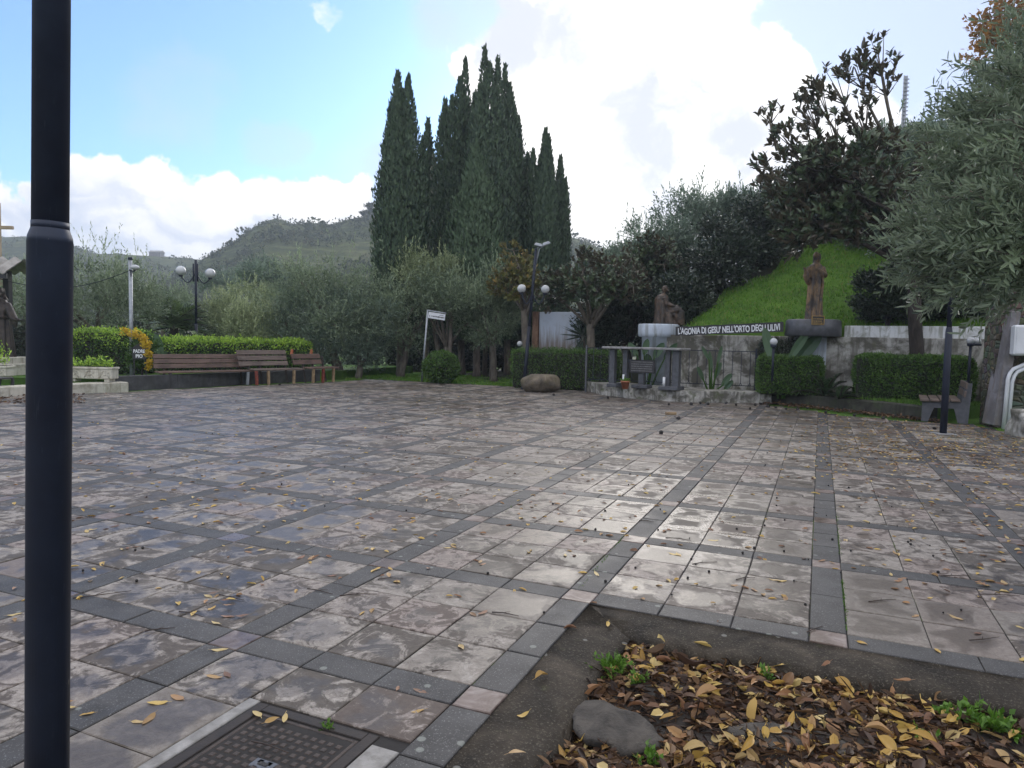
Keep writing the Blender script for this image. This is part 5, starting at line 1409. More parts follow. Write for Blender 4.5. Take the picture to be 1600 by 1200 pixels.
# magnolias: rosettes of broad leaves
def magnolia(px, ytop, ybot, hw, Y, leafmat, label, base_px, seed, zbase=0.0, nros=420, leafL=.19, fork=None, r=.15, zmin=-.7, nblob=22, rb=.34, depth=1.0, nl=9, nlimb=9, fill=(.4, .95), fork_h=.72, leafW=.42):
    rng = np.random.default_rng(seed); random.seed(seed)
    c = W(px, (ytop + ybot) / 2, Y); t = W(px, ytop, Y); b = W(px, ybot, Y); ex = hw / FPX * Y; ez = (t.z - b.z) / 2
    bp = W(base_px, 560, Y); bp.z = zbase; cc = np.array(c - bp)
    e = empty('magnolia_tree', bp, label, 'tree', 'magnolia trees')
    ext = np.array((ex, ex * depth, ez)); B = crown_blobs(rng, ext, nblob, fill, zmin); R = rb * ext.mean() * rng.uniform(.6, 1.3, len(B))
    idx = rng.integers(0, len(B), nros); out = runit(nros, rng); O = B[idx] + out * (R[idx] * rng.uniform(.3, 1, nros) ** .6)[:, None]
    A = unit(out * .6 + unit(O / ext) * .6 + np.array((0, 0, .55)) + rng.normal(size=(nros, 3)) * .25)
    O2 = np.repeat(O, nl, 0); A2 = np.repeat(A, nl, 0); k = len(O2)
    lat = unit(np.cross(A2, runit(k, rng))); op = rng.uniform(.35, 1.2, (k, 1))
    D = unit(A2 + lat * op); N = unit(A2 - D * (A2 * D).sum(1, keepdims=True) + 1e-4)
    Vv = leaves6(O2 + A2 * rng.uniform(-.12, .06, (k, 1)), D, N, leafL * rng.uniform(.7, 1.2, k), leafL * leafW * rng.uniform(.8, 1.15, k), .10, .12) + cc
    tb = np.clip(rng.normal(.5, .22, nros), 0, 1); tn = np.clip(np.repeat(tb, nl) + rng.normal(size=k) * .15, 0, 1); tn = np.concatenate([tn, tn])
    link('crown', np_mesh('crown', Vv, 4, M[leafmat], tn), e)
    mb = MB(); fk = Vector(fork) - bp if fork is not None else Vector((cc[0] * .7, 0, max(.4, cc[2] - ez * fork_h)))
    limbs_mesh(mb, (0, 0, -.1), fk, r, [tuple(p) for p in (B[rng.permutation(len(B))[:nlimb]] + cc)], seed=seed)
    tw = rng.permutation(nros)[:120]; fkn = np.array(fk)
    for i in tw:
        p1 = Vector(B[idx[i]] + cc); p2 = Vector(O[i] + cc); mb.tube([p1, p1.lerp(p2, .6) + Vector((0, 0, -.04)), p2], [.016, .012, .006], 4)
    mb.build('trunk', M['magbark'] if 'dark' not in label else M['darkbark'], e)
    return e
magnolia(815, 378, 500, 48, 25.6, 'magyellow', 'yellowing magnolia tree behind the leaning lamp post', 828, 51, nros=420, leafL=.17, zmin=-.5)
magnolia(930, 396, 512, 82, 23.4, 'magnolia', 'spreading magnolia with pale forked trunk above the white wall slab', 926, 52, nros=760, leafL=.17, fork=tuple(W(922, 500, 23.4)), r=.16, zmin=-.35, nblob=30)
magnolia(1010, 372, 470, 58, 25.2, 'magnolia', 'magnolia behind the kneeling statue merging into the wooded hill', 1000, 53, nros=560, leafL=.17, r=.13, zmin=-.6)
big = magnolia(1330, 215, 392, 122, 17.5, 'magnolia', 'large dark magnolia tree towering over the standing statue', 1441, 54, nros=600, leafL=.195, fork=tuple(W(1425, 395, 17.5)), r=.17, zmin=-.75, nblob=34, rb=.27, nlimb=16)
def sprig_set(lst, Y, parent, mat, seed, leafL=.185, nl=8):
    """extra leafy shoots placed at given spots of the same crown, each with its branch"""
    rng = np.random.default_rng(seed); base = np.array(parent.location); V = []; T = []; mb = MB()
    for px, py, rpx, n, fx, fy in lst:
        c = np.array(W(px, py, Y)) - base; R = rpx / FPX * Y; f0 = np.array(W(fx, fy, Y)) - base
        O = c + runit(n, rng) * R * rng.uniform(.2, 1, (n, 1)) ** .5
        A = unit(unit(O - f0) * .6 + np.array((0, 0, .5)) + rng.normal(size=(n, 3)) * .3)
        O2 = np.repeat(O, nl, 0); A2 = np.repeat(A, nl, 0); k = len(O2); lat = unit(np.cross(A2, runit(k, rng)))
        D = unit(A2 + lat * rng.uniform(.35, 1.1, (k, 1))); N = unit(A2 - D * (A2 * D).sum(1, keepdims=True) + 1e-4)
        V.append(leaves6(O2 + A2 * rng.uniform(-.12, .06, (k, 1)), D, N, leafL * rng.uniform(.7, 1.2, k), leafL * .42 * rng.uniform(.8, 1.1, k), .1, .12)); t = np.clip(rng.normal(.45, .22, k), 0, 1); T += [t, t]
        cv = Vector(c); fv = Vector(f0); mb.tube([fv, fv.lerp(cv, .5) + Vector((0, 0, -.1)), cv], [.045, .03, .015], 6)
        for o in O[:8]: ov = Vector(o); mb.tube([fv.lerp(cv, .7), ov], [.018, .006], 4)
    link('shoots', np_mesh('shoots', np.concatenate(V), 4, M[mat], np.concatenate(T)), parent); mb.build('branches', M['magbark'], parent)
sprig_set([(1372, 85, 30, 19, 1395, 200), (1335, 105, 32, 21, 1385, 220), (1300, 130, 34, 19, 1370, 240), (1270, 150, 24, 14, 1350, 260), (1200, 175, 20, 7, 1215, 235), (1255, 175, 30, 15, 1330, 270),
           (1225, 215, 26, 19, 1290, 290), (1190, 255, 16, 7, 1240, 290), (1380, 120, 26, 19, 1400, 220), (1230, 270, 45, 40, 1330, 330), (1290, 210, 40, 28, 1350, 290), (1340, 180, 36, 24, 1380, 270), (1360, 240, 45, 29, 1400, 320),
           (1245, 372, 20, 26, 1290, 310), (1300, 355, 22, 22, 1320, 310), (1335, 362, 22, 26, 1340, 310), (1240, 340, 40, 59, 1300, 330), (1225, 300, 45, 38, 1300, 330), (1275, 320, 50, 38, 1330, 330), (1340, 320, 50, 31, 1380, 350), (1400, 300, 40, 26, 1420, 370), (1290, 270, 50, 29, 1350, 320)], 17.5, big, 'magnolia', 77)

# wooded hill at right: grey-green trees on the slope, each standing on the terrain
HT = [(975, 386, 480, 46, 30.0, 'hilltree', 'grey-green tree at the left foot of the wooded hill'), (1022, 345, 470, 56, 31.0, 'hilltree', 'grey-green tree on the hill right of the magnolia top'),
      (1075, 302, 455, 56, 31.5, 'hilltree', 'tall grey-green tree on the hill directly above the kneeling statue'), (1130, 290, 440, 52, 32.0, 'hilltree', 'tall grey tree on the hill with a pale slim trunk'),
      (1180, 300, 425, 46, 31.5, 'hilltree', 'hill tree right of the pale slim trunk'), (1228, 298, 415, 46, 30.0, 'hilltree', 'hill tree with several pale stems above the lawn edge'), (1275, 300, 400, 44, 29.5, 'hilltree', 'hill tree half hidden behind the large magnolia'),
      (1035, 420, 512, 45, 25.6, 'darkhedge', 'dark bush behind the kneeling statue'), 
      (985, 440, 545, 55, 24.6, 'darkhedge', 'dark bush between magnolia trunk and kneeling statue'), (940, 470, 560, 40, 25.6, 'darkhedge', 'dark bush behind the magnolia trunk'),
      (1420, 205, 400, 90, 24.0, 'hilltree', 'grey-green tree high on the slope behind the large magnolia'), (1500, 150, 380, 95, 24.5, 'hilltree', 'tall grey-green tree on the slope at the upper right'), (1600, 110, 400, 100, 23.0, 'hilltree', 'grey-green tree at the top right on the slope'), (1360, 300, 420, 60, 25.5, 'hilltree', 'grey-green tree above the lawn behind the large magnolia')]
for k, (px, yt, yb, hw, Y, lm, lab) in enumerate(HT):
    bx = W(px, 500, Y)
    isb = lm == 'darkhedge'
    px_tree('thicket_bush' if isb else 'hill_tree', px, yt, yb, hw, Y, lm, 'bark' if not isb else 'darkbark', lab, zbase=hillz(bx.x, Y), cat='bush' if isb else 'tree', group='dark bushes along the lawn edge' if isb else 'trees on the wooded hill', seed=60 + k,
            nblob=26, ntwig=1700 if not isb else 1500, nleaf=8, leafL=.15 if not isb else .13, leafW=.05 if not isb else .06, twigL=(.3, .6), zmin=-.95, rb=.36, r=.10, shoots=0 if isb else 60, nlimb=9)
for k, (t, d, r_, h_, lab) in enumerate(((.0, 2.1, .8, 1.9, 'lowest dark thicket bush at the lawn edge right of the kneeling statue'), (.75, 3.7, .95, 2.3, 'second dark thicket bush up the lawn edge'), (1.55, 5.5, 1.05, 2.5, 'third dark thicket bush up the lawn edge'), (2.4, 7.5, 1.15, 2.6, 'fourth dark thicket bush up the lawn edge'), (3.4, 9.4, 1.2, 2.6, 'fifth dark thicket bush up the lawn edge'), (4.8, 11.6, 1.3, 2.6, 'sixth dark thicket bush near the top of the lawn'), (6.4, 13.0, 1.4, 2.6, 'highest dark thicket bush at the top of the lawn'))):
    p = WA + WT * t + WN * d; z = hillz(p.x, p.y)
    tree('thicket_bush', (p.x, p.y, z), (p.x, p.y, z + h_ * .5), (r_, r_, h_ * .55), 'darkhedge', 'darkbark', lab, cat='bush', group='dark bushes along the lawn edge', seed=330 + k, nblob=22, ntwig=1500, nleaf=7, leafL=.13, leafW=.06, twigL=(.25, .5), zmin=-1, r=.06)
px_tree('autumn_tree', 1578, 5, 110, 55, 25.0, 'orangelf', 'darkbark', 'tree with orange autumn leaves at the top right corner', zbase=hillz(W(1578, 300, 25).x, 25), seed=90, nblob=16, ntwig=520, nleaf=7, leafL=.17, leafW=.12, twigL=(.3, .6))
for k, (px, yb_, yt, hw, Y, lab) in enumerate(((570, 585, 505, 60, 36, 'dark undergrowth bush behind the wide grey olive'), (655, 585, 498, 60, 35, 'dark undergrowth bush behind the street sign'), (725, 585, 500, 50, 36.5, 'dark undergrowth bush behind the left cypress trunks'), (785, 585, 495, 50, 35.5, 'dark undergrowth bush behind the right cypress trunks'), (850, 590, 480, 55, 34.5, 'dark undergrowth bush behind the white wall slab'), (480, 580, 500, 60, 37, 'dark undergrowth bush behind the end of the bright hedge'), (400, 570, 505, 60, 38, 'dark undergrowth bush behind the small yellowish olive'), (120, 560, 490, 90, 37, 'dark undergrowth bush behind the large silvery olive'), (300, 565, 500, 60, 38, 'dark undergrowth bush behind the two-globe lamp post'))):
    px_tree('undergrowth_bush', px, yt, yb_, hw, Y, 'darkhedge', 'darkbark', lab, cat='bush', group='dark undergrowth behind the trees', seed=300 + k, nblob=22, ntwig=1300, nleaf=7, leafL=.20, leafW=.10, twigL=(.3, .6), zmin=-1, r=.06)
# dark clipped shrub on the wall
px_tree('clipped_shrub', 1388, 410, 512, 62, 18.6, 'darkhedge', 'darkbark', 'large dark clipped shrub on top of the wall right of the standing statue', cat='shrub', zbase=1.9, seed=91, nblob=40, ntwig=3000, nleaf=7, leafL=.07, leafW=.04, twigL=(.12, .25), rb=.30, zmin=-1, r=.08)
px_tree('clipped_shrub', 1500, 400, 512, 70, 18.2, 'darkhedge', 'darkbark', 'dark shrub mass on the wall behind the black pole', cat='shrub', zbase=1.9, seed=92, nblob=34, ntwig=2600, nleaf=7, leafL=.08, leafW=.045, twigL=(.12, .28), rb=.30, zmin=-1, r=.08)
# dark trunk in front of the wall, carrying the canopy overhead
q0 = W(1500, 500, 20.2); hz0 = hillz(q0.x, q0.y)
tt = empty('leafy_tree', (q0.x, q0.y, hz0), 'dark leafy tree on the slope above the parapet behind the black pole', 'tree')
mb = MB(); mb.tube([(0, 0, -.1), (.05, 0, .8), (-.05, 0, 1.8), (.1, 0, 2.6)], [.16, .13, .11, .05], 10); mb.build('trunk', M['darkbark'], tt)
rng_ = np.random.default_rng(93); V, tn, B = crown(rng_, (1.7, 1.3, 1.5), 24, 1300, 8, .10, .05, twigL=(.2, .4), rb=.35)
link('crown', np_mesh('crown', V + np.array(W(1490, 340, 20.2) - Vector((q0.x, q0.y, hz0))), 4, M['darkhedge'], tn), tt)

# the near olive at the right: real narrow leaves on drooping twigs
def near_olive():
    rng = np.random.default_rng(101); random.seed(101)
    base = Vector((4.75, 2.2, -.05)); e = empty('olive_tree', base, 'near olive tree leaning in from the right edge with long silvery leaves', 'tree')
    bl = [(1517, 420, 5.4, 46), (1472, 400, 5.6, 46), (1552, 390, 4.8, 59), (1585, 400, 4.6, 55), (1625, 380, 4.3, 73), (1502, 380, 5.4, 55), (1572, 350, 5.0, 73), (1615, 320, 4.6, 82), (1482, 330, 5.8, 41), (1522, 285, 5.5, 55),
          (1582, 260, 5.2, 69), (1625, 230, 4.8, 82), (1507, 235, 5.9, 44), (1552, 195, 5.8, 55), (1585, 170, 5.4, 69), (1645, 140, 5.0, 82), (1592, 115, 6.0, 44), (1625, 80, 5.6, 59), (1605, 430, 4.9, 41), (1457, 375, 6.0, 27), (1675, 330, 4.4, 92), (1685, 200, 4.8, 92), (1705, 400, 4.4, 64), (1572, 140, 6.2, 27), (1552, 410, 6.4, 50), (1585, 380, 6.2, 73), (1585, 260, 6.4, 73)]
    O, D, T = [], [], []; mb = MB(); fk = Vector((-.15, 1.3, 2.1)); 
    limbs_mesh(mb, (0, 0, 0), fk, .17, [], seed=4)
    mains = [Vector(W(*bl[q][:3])) - base for q in (9, 3, 12, 6, 15)]
    curves = []
    for mv in mains:
        md = fk.lerp(mv, .5) + Vector((random.uniform(-.1, .1), random.uniform(-.1, .1), .22)); q1_ = fk.lerp(md, .5) + Vector((.04, -.05, .10)); q2_ = md.lerp(mv, .5) + Vector((-.04, .05, .06))
        curves.append([fk, q1_, md, q2_, mv]); mb.tube(curves[-1], [.085, .07, .055, .04, .02], 8)
    for px, py, Y, rpx in bl:
        c = np.array(W(px, py, Y) - base); R = rpx / FPX * Y; n = int(22 + 46 * R)
        out = runit(n, rng); o = c + out * (R * rng.uniform(.15, 1, n) ** .6)[:, None]
        d = unit(out * .55 + unit(c - np.array(fk)) * .45 + rng.normal(size=(n, 3)) * .4 + np.array((-.12, 0, .10)))
        O.append(o); D.append(d); T.append(np.clip(rng.normal(.5, .16) + rng.normal(size=n) * .18, 0, 1))
        cv = Vector(c); st_ = min((p_ for cu_ in curves for p_ in cu_[2:]), key=lambda p_: (p_ - cv).length); md = st_.lerp(cv, .5) + Vector((random.uniform(-.06, .06), random.uniform(-.06, .06), .06)); mb.tube([st_, md, cv], [.024, .017, .008], 6)
        for k in range(0, n, 4):
            ov = Vector(o[k]); mb.tube([cv.lerp(ov, -.1), ov, ov + Vector(d[k]) * .25], [.007, .005, .002], 4)
    O = np.concatenate(O); D = np.concatenate(D); T = np.concatenate(T); n = len(O); nl = 20
    Lt = rng.uniform(.22, .46, n); q = (np.arange(nl) // 2 + .7) / (nl / 2)
    P = O[:, None] + D[:, None] * (Lt[:, None] * q[None])[..., None]; P[..., 2] -= .12 * Lt[:, None] * q[None] ** 2
    sd_ = unit(np.cross(D, runit(n, rng))); sd2 = np.cross(D, sd_); alt = np.where((np.arange(nl) // 2) % 2 == 0, 1., 0.)[None, :, None]
    sgn = np.where(np.arange(nl) % 2 == 0, 1., -1.)[None, :, None]
    lat = (sd_[:, None] * alt + sd2[:, None] * (1 - alt)) * sgn
    Dl = unit(D[:, None] * .75 + lat * .75 + rng.normal(size=(n, nl, 3)) * .16); Nl = unit(np.broadcast_to(D[:, None], Dl.shape) - lat * .4 + np.array((0, 0, .6)) + rng.normal(size=Dl.shape) * .2)
    P = P.reshape(-1, 3); Dl = Dl.reshape(-1, 3); Nl = Nl.reshape(-1, 3); k = len(P)
    V = leaves6(P, Dl, Nl, rng.uniform(.060, .098, k), rng.uniform(.015, .022, k), .10, .08)
    tn = np.clip(np.repeat(T, nl) + rng.normal(size=k) * .12, 0, 1); tn = np.concatenate([tn, tn])
    link('crown', np_mesh('crown', V, 4, M['olive'], tn), e); mb.build('trunk', M['bark'], e)
near_olive()

# hedges: clipped boxes of small leaves around a twiggy core
def hedge(name, a, b, depth, z0, z1, mat, label, seed, n=9000, leafL=.055, leafW=.030, shag=.05, round_=.2, mat2=None, group='clipped hedges', cat='hedge'):
    rng = np.random.default_rng(seed); a = Vector((a[0], a[1], 0)); b = Vector((b[0], b[1], 0)); d = b - a; L = d.length
    e = empty(name, (a.x, a.y, z0), label, cat, group, rz=math.atan2(d.y, d.x)); H = z1 - z0
    P = rng.uniform(0, 1, (n, 3)); fsel = rng.random(n); at = L * depth; af = L * H; ae = depth * H; tot = at + 2 * af + 2 * ae
    c = np.array((L / 2, depth / 2, H / 2)); hd = np.array((L / 2, depth / 2, H / 2))
    Q = (P * 2 - 1); ax = np.where(fsel < at / tot, 2, np.where(fsel < (at + 2 * af) / tot, 1, 0)); sg = np.where(rng.random(n) < .5, -1, 1); sg = np.where(ax == 2, 1, sg)
    Q[np.arange(n), ax] = sg
    X = Q * hd
    # round the corners, then make the face lumpy
    inner = np.clip(X, -(hd - round_), hd - round_); dn = unit(X - inner + 1e-9); X = inner + dn * np.minimum(np.linalg.norm(X - inner, axis=1, keepdims=True), round_)
    Nn = dn
    w_ = np.array([mnoise.noise(Vector((x * 2.2, y * 2.2 + seed, z * 2.2))) for x, y, z in X])
    X = X + Nn * (w_[:, None] * .07 + rng.normal(size=(n, 1)) * shag - .02)
    D = unit(Nn * .7 + rng.normal(size=(n, 3)) * .6 + np.array((0, 0, .35))); Nl = unit(Nn + rng.normal(size=(n, 3)) * .7)
    V = leaves(X + c, D, Nl, leafL * rng.uniform(.7, 1.35, n), leafW * rng.uniform(.7, 1.3, n), .12)
    hz = (X[:, 2] / hd[2] + 1) / 2
    tn = np.clip(rng.normal(.45, .2, n) + w_ * .3, 0, 1)
    mi = None; mats = [M[mat]]
    if mat2: mats.append(M[mat2]); mi = (rng.random(n) < np.clip((hz - .55) * 2.6, 0, .95)).astype(int)      # sunlight on the top put into leaf colour: brighter leaves higher up
    link('leaves', np_mesh('leaves', V, 4, mats, tn, mi), e)
    mb = MB(); mb.box((L / 2, depth / 2, H / 2 - .03), (L - .10, depth - .10, H - .06), bev=.06); mb.build('core', M['inner'], e)
    return e
def hpx(px, Y): p = W(px, 560, Y); return (p.x, Y)
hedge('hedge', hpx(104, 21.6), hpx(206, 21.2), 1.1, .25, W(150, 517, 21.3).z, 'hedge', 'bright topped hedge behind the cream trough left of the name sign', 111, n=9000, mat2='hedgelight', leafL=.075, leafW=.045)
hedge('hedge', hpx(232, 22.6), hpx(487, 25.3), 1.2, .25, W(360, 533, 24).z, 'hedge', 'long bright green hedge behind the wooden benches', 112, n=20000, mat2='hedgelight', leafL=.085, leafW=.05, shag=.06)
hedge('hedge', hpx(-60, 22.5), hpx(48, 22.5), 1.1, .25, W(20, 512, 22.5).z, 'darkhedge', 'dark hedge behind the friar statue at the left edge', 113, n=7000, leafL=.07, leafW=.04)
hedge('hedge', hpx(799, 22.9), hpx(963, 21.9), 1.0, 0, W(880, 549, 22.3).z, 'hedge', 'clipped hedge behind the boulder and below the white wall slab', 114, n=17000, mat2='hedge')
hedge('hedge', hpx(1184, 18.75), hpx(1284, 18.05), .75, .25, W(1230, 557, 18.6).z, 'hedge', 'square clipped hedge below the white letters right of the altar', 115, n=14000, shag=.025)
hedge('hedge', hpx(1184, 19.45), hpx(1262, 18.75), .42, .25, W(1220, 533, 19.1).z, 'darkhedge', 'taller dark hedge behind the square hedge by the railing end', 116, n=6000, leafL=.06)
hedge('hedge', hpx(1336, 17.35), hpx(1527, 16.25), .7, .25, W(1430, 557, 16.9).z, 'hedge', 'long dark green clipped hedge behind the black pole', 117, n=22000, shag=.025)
# ball bush near the street sign
def ball_bush(px, py, rpx, Y, label, seed, mat='hedge', n=6000, zc=None, sc=(1, 1, .9)):
    rng = np.random.default_rng(seed); c = W(px, py, Y); R = rpx / FPX * Y
    e = empty('round_bush', (c.x, c.y, 0), label, 'bush'); u = runit(n, rng); w_ = np.array([mnoise.noise(Vector(x) * 2.2 + Vector((seed, 0, 0))) for x in u])
    X = u * (R * (1 + .10 * w_ + rng.normal(size=n) * .03))[:, None] * np.array(sc) + np.array((0, 0, c.z))
    V = leaves(X, unit(u * .7 + rng.normal(size=(n, 3)) * .6 + np.array((0, 0, .3))), unit(u + rng.normal(size=(n, 3)) * .7), .075 * rng.uniform(.7, 1.3, n), .045, .12)
    link('leaves', np_mesh('leaves', V, 4, M[mat], np.clip(rng.normal(.4, .2, n), 0, 1)), e)
    mb = MB(); mb.ball((0, 0, c.z), R * .92, 20, sc=sc, jit=.15); mb.build('core', M['inner'], e); return e
ball_bush(690, 574, 27, 24.6, 'low round bush at the foot of the street sign', 121)
# grass tufts, banana leaves, palms, yucca
def frond_plant(name, loc, label, cat, n, L, mat, seed, nleaf=26, leafL=.35, leafW=.03, elev=(.2, 1.1), droop=.5, stem=None, group=None, arc=(0, 2 * PI)):
    rng = np.random.default_rng(seed); e = empty(name, loc, label, cat, group); V = []; mb = MB()
    z0 = stem or 0
    for k in range(n):
        az = rng.uniform(*arc); el = rng.uniform(*elev); l = L * rng.uniform(.75, 1.1); d0 = np.array((math.cos(az) * math.cos(el), math.sin(az) * math.cos(el), math.sin(el)))
        q = np.linspace(.0, 1, nleaf); P = d0 * (l * q)[:, None] + np.array((0, 0, z0)); P[:, 2] -= droop * l * q ** 2.2
        tg = unit(np.gradient(P, axis=0)); sd_ = unit(np.cross(tg, np.array((0, 0, 1.0)))); up = np.cross(sd_, tg)
        lf = leafL * np.sin(np.clip(q * 1.02 + .06, 0, 1) * PI) ** .6
        for s in (-1, 1):
            D = unit(tg * .55 + sd_ * s * .8 + up * .28 + rng.normal(size=P.shape) * .06); V.append(leaves(P, D, up, lf + .03, leafW, .1, .35))
        mb.tube([Vector(p) for p in P[::5]] + [Vector(P[-1])], [.018] * len(P[::5]) + [.004], 5)
    V = np.concatenate(V); link('fronds', np_mesh('fronds', V, 4, M[mat], rng.random(len(V))), e); mb.build('ribs', M[mat] if False else M['darkbark'], e)
    if stem: mb = MB(); mb.tube([(0, 0, -.1), (0, 0, z0)], [.18, .15], 12); mb.build('trunk', M['darkbark'], e)
    return e
q = W(1290, 600, 18.1); frond_plant('cycad', (q.x, q.y, .26), 'dark cycad with arching fronds between the two clipped hedges', 'cycad', 22, 1.05, 'palm', 131, elev=(.35, 1.35), leafL=.16, droop=.35)
q = W(1312, 610, 17.5); frond_plant('cycad', (q.x, q.y, .26), 'small cycad low on the ground left of the long dark hedge', 'cycad', 10, .55, 'palm', 132, elev=(.2, 1.1), leafL=.12, droop=.3)
q = W(272, 500, 27.5); frond_plant('palm', (q.x, q.y, 0), 'fan shaped palm left of the two-globe lamp post', 'palm', 46, 1.6, 'palmlight', 133, nleaf=22, elev=(-.2, 1.45), leafL=.5, leafW=.06, droop=.3, stem=1.75)
q = W(318, 515, 24.9); frond_plant('cycad', (q.x, q.y, .3), 'feathery cycad behind the hedge right of the two-globe lamp post', 'cycad', 28, 1.45, 'palmlight', 134, elev=(.25, 1.3), leafL=.2, droop=.4, stem=.5)
q = W(150, 510, 22.9); frond_plant('cycad', (q.x, q.y, .3), 'dark fronds above the hedge behind the cream trough', 'cycad', 18, 1.3, 'palm', 135, elev=(.2, 1.2), leafL=.2, droop=.4, stem=.7)
def yucca(loc, label, seed, n=90, L=.75, stem=.9):
    rng = np.random.default_rng(seed); e = empty('yucca', loc, label, 'yucca'); d = runit(n, rng); d[:, 2] = d[:, 2] * .8 + .15; d = unit(d)
    P = np.tile(np.array((0, 0, stem)), (n, 1)) + d * .05; V = leaves(P, d, unit(np.cross(d, runit(n, rng))), L * rng.uniform(.75, 1.1, n), .055, .1, .3)
    link('leaves', np_mesh('leaves', V, 4, M['yucca'], rng.random(n)), e)
    mb = MB(); mb.tube([(0, 0, -.1), (0, 0, stem)], [.10, .08], 10); mb.build('trunk', M['bark'], e); return e
q = W(912, 525, 24.0); yucca((q.x, q.y, 0), 'spiky yucca in front of the right end of the white wall slab', 136, stem=q.z)
q = W(908, 548, 23.6); yucca((q.x, q.y, 0), 'lower spiky yucca just above the hedge beside the taller one', 137, stem=q.z - .1, L=.5, n=60)
def paddle_plant(loc, label, specs, seed, mat='banana'):
    """strelitzia / banana: specs = (dx, dy, z_base_of_blade, length, width, lean dx, tint)"""
    rng = np.random.default_rng(seed); e = empty('paddle_leaf_plant', loc, label, 'plant')
    for dx, z, l, wd, lx, tint in specs:
        V = []; nseg = 9; mb = MB()
        base = Vector((dx, rng.uniform(-.1, .1), z)); dirv_ = Vector((lx, rng.uniform(-.2, .1), 1)).normalized(); sd_ = Vector((1, -.25, -lx)).normalized(); fw = dirv_.cross(sd_)
        pts = []
        for k in range(nseg + 1):
            q = k / nseg; c = base + dirv_ * l * q - fw * (.22 * l * q * q) - Vector((0, 0, .06 * l * q ** 3)); ww = wd * .5 * (math.sin(PI * min(1, .06 + q * .94)) ** .55)
            pts.append((c - sd_ * ww + fw * -.25 * ww, c, c + sd_ * ww + fw * -.25 * ww))
        for k in range(nseg):
            for j in range(2): V.append([pts[k][j], pts[k][j + 1], pts[k + 1][j + 1], pts[k + 1][j]])
        V = np.array([[tuple(v) for v in f] for f in V]); link('leaf', np_mesh('leaf', V, 4, M[mat], np.full(len(V), tint)), e)
        mb.tube([(dx * .25, 0, 0), (dx * .6, 0, z * .5), base, base + dirv_ * l * .5 + fw * .05 * l], [.03, .025, .02, .008], 7); mb.build('stalk', M[mat] if False else M['weed'], e)
    return e
q = W(1222, 560, 18.62)
paddle_plant((q.x, q.y, .15), 'tall paddle-leaved plant with two big upright leaves in front of the lettered board', [(-.24, 1.00, .95, .25, -.26, .95), (.16, 1.05, .95, .22, .50, .55), (.36, .95, 1.0, .36, .72, .15)], 141)
q = W(1112, 590, 19.6)
paddle_plant((q.x, q.y, .2), 'leafy paddle plant behind the railing against the stained wall', [(-.25, .35, .5, .12, -.5, .4), (.0, .6, .6, .11, -.12, .6), (.10, .4, .5, .14, .35, .3), (.28, .2, .45, .16, .6, .5), (-.1, .9, .5, .10, -.55, .7), (.15, .8, .55, .10, .2, .5), (.35, .1, .35, .15, .8, .2)], 142)
q = W(1012, 545, 20.8)
paddle_plant((q.x, q.y, .2), 'clump of big leaves in front of the whitish pedestal behind the altar', [(-.3, .95, .5, .2, -.6, .9), (-.1, 1.0, .5, .2, .2, .6), (.2, .9, .55, .24, .6, .4), (.5, .9, .6, .2, .7, .2), (.1, .7, .4, .2, -.4, .3)], 143)
q = W(250, 545, 21.8)
paddle_plant((q.x, q.y, .3), 'single large pale green leaf right of the yellow flowers', [(0, .55, .75, .36, .05, .8), (.12, .3, .5, .2, .5, .4)], 144)
# yellow flowering shrub
e = px_tree('flowering_shrub', 222, 522, 588, 16, 20.9, 'hedge', 'darkbark', 'yellow flowering shrub around the slim grey metal pole', cat='shrub', zbase=.3, seed=151, nblob=12, ntwig=420, nleaf=7, leafL=.08, leafW=.04, twigL=(.12, .25), r=.03)
rng_ = np.random.default_rng(152); V = []; 
for px, py, rp_, n in ((196, 518, 8, 90), (210, 521, 8, 110), (222, 528, 8, 180), (228, 538, 8, 240), (232, 552, 6, 180), (234, 566, 5, 110), (232, 574, 4, 60)):
    c = np.array(W(px, py, 20.35) - e.location); V.append(leaves(c + runit(n, rng_) * rp_ / FPX * 20.6 * rng_.uniform(.3, 1, (n, 1)), runit(n, rng_), runit(n, rng_), .075, .05, .1))
V = np.concatenate(V); link('flowers', np_mesh('flowers', V, 4, M['yellowfl'], rng_.random(len(V))), e)
# plants in the troughs
for tr_, L_, sd_, lab, nn_, mats_ in ((tr1, L1, 161, 'low green plants growing in the long cream trough', 420, 'hedgelight'), (tr2, L2, 162, 'small yellow-green plant growing in the short trough at the left edge', 260, 'hedgelight')):
    rng_ = np.random.default_rng(sd_); e = empty('trough_plant', tr_.location + Vector((0, 0, .38)), lab, 'plant', rz=tr_.rotation_euler.z)
    O = np.stack([rng_.uniform(-.45, .48, nn_ // 6) * L_, rng_.uniform(-.1, .1, nn_ // 6), np.zeros(nn_ // 6)], 1); D = unit(rng_.normal(size=O.shape) * .4 + np.array((0, 0, 1)))
    V = twig_leaves(O, D, rng_.uniform(.08, .3 if sd_ == 161 else .75, len(O)), 7, .09, .035, rng_); link('leaves', np_mesh('leaves', V, 4, M[mats_], rng_.random(len(V))), e)

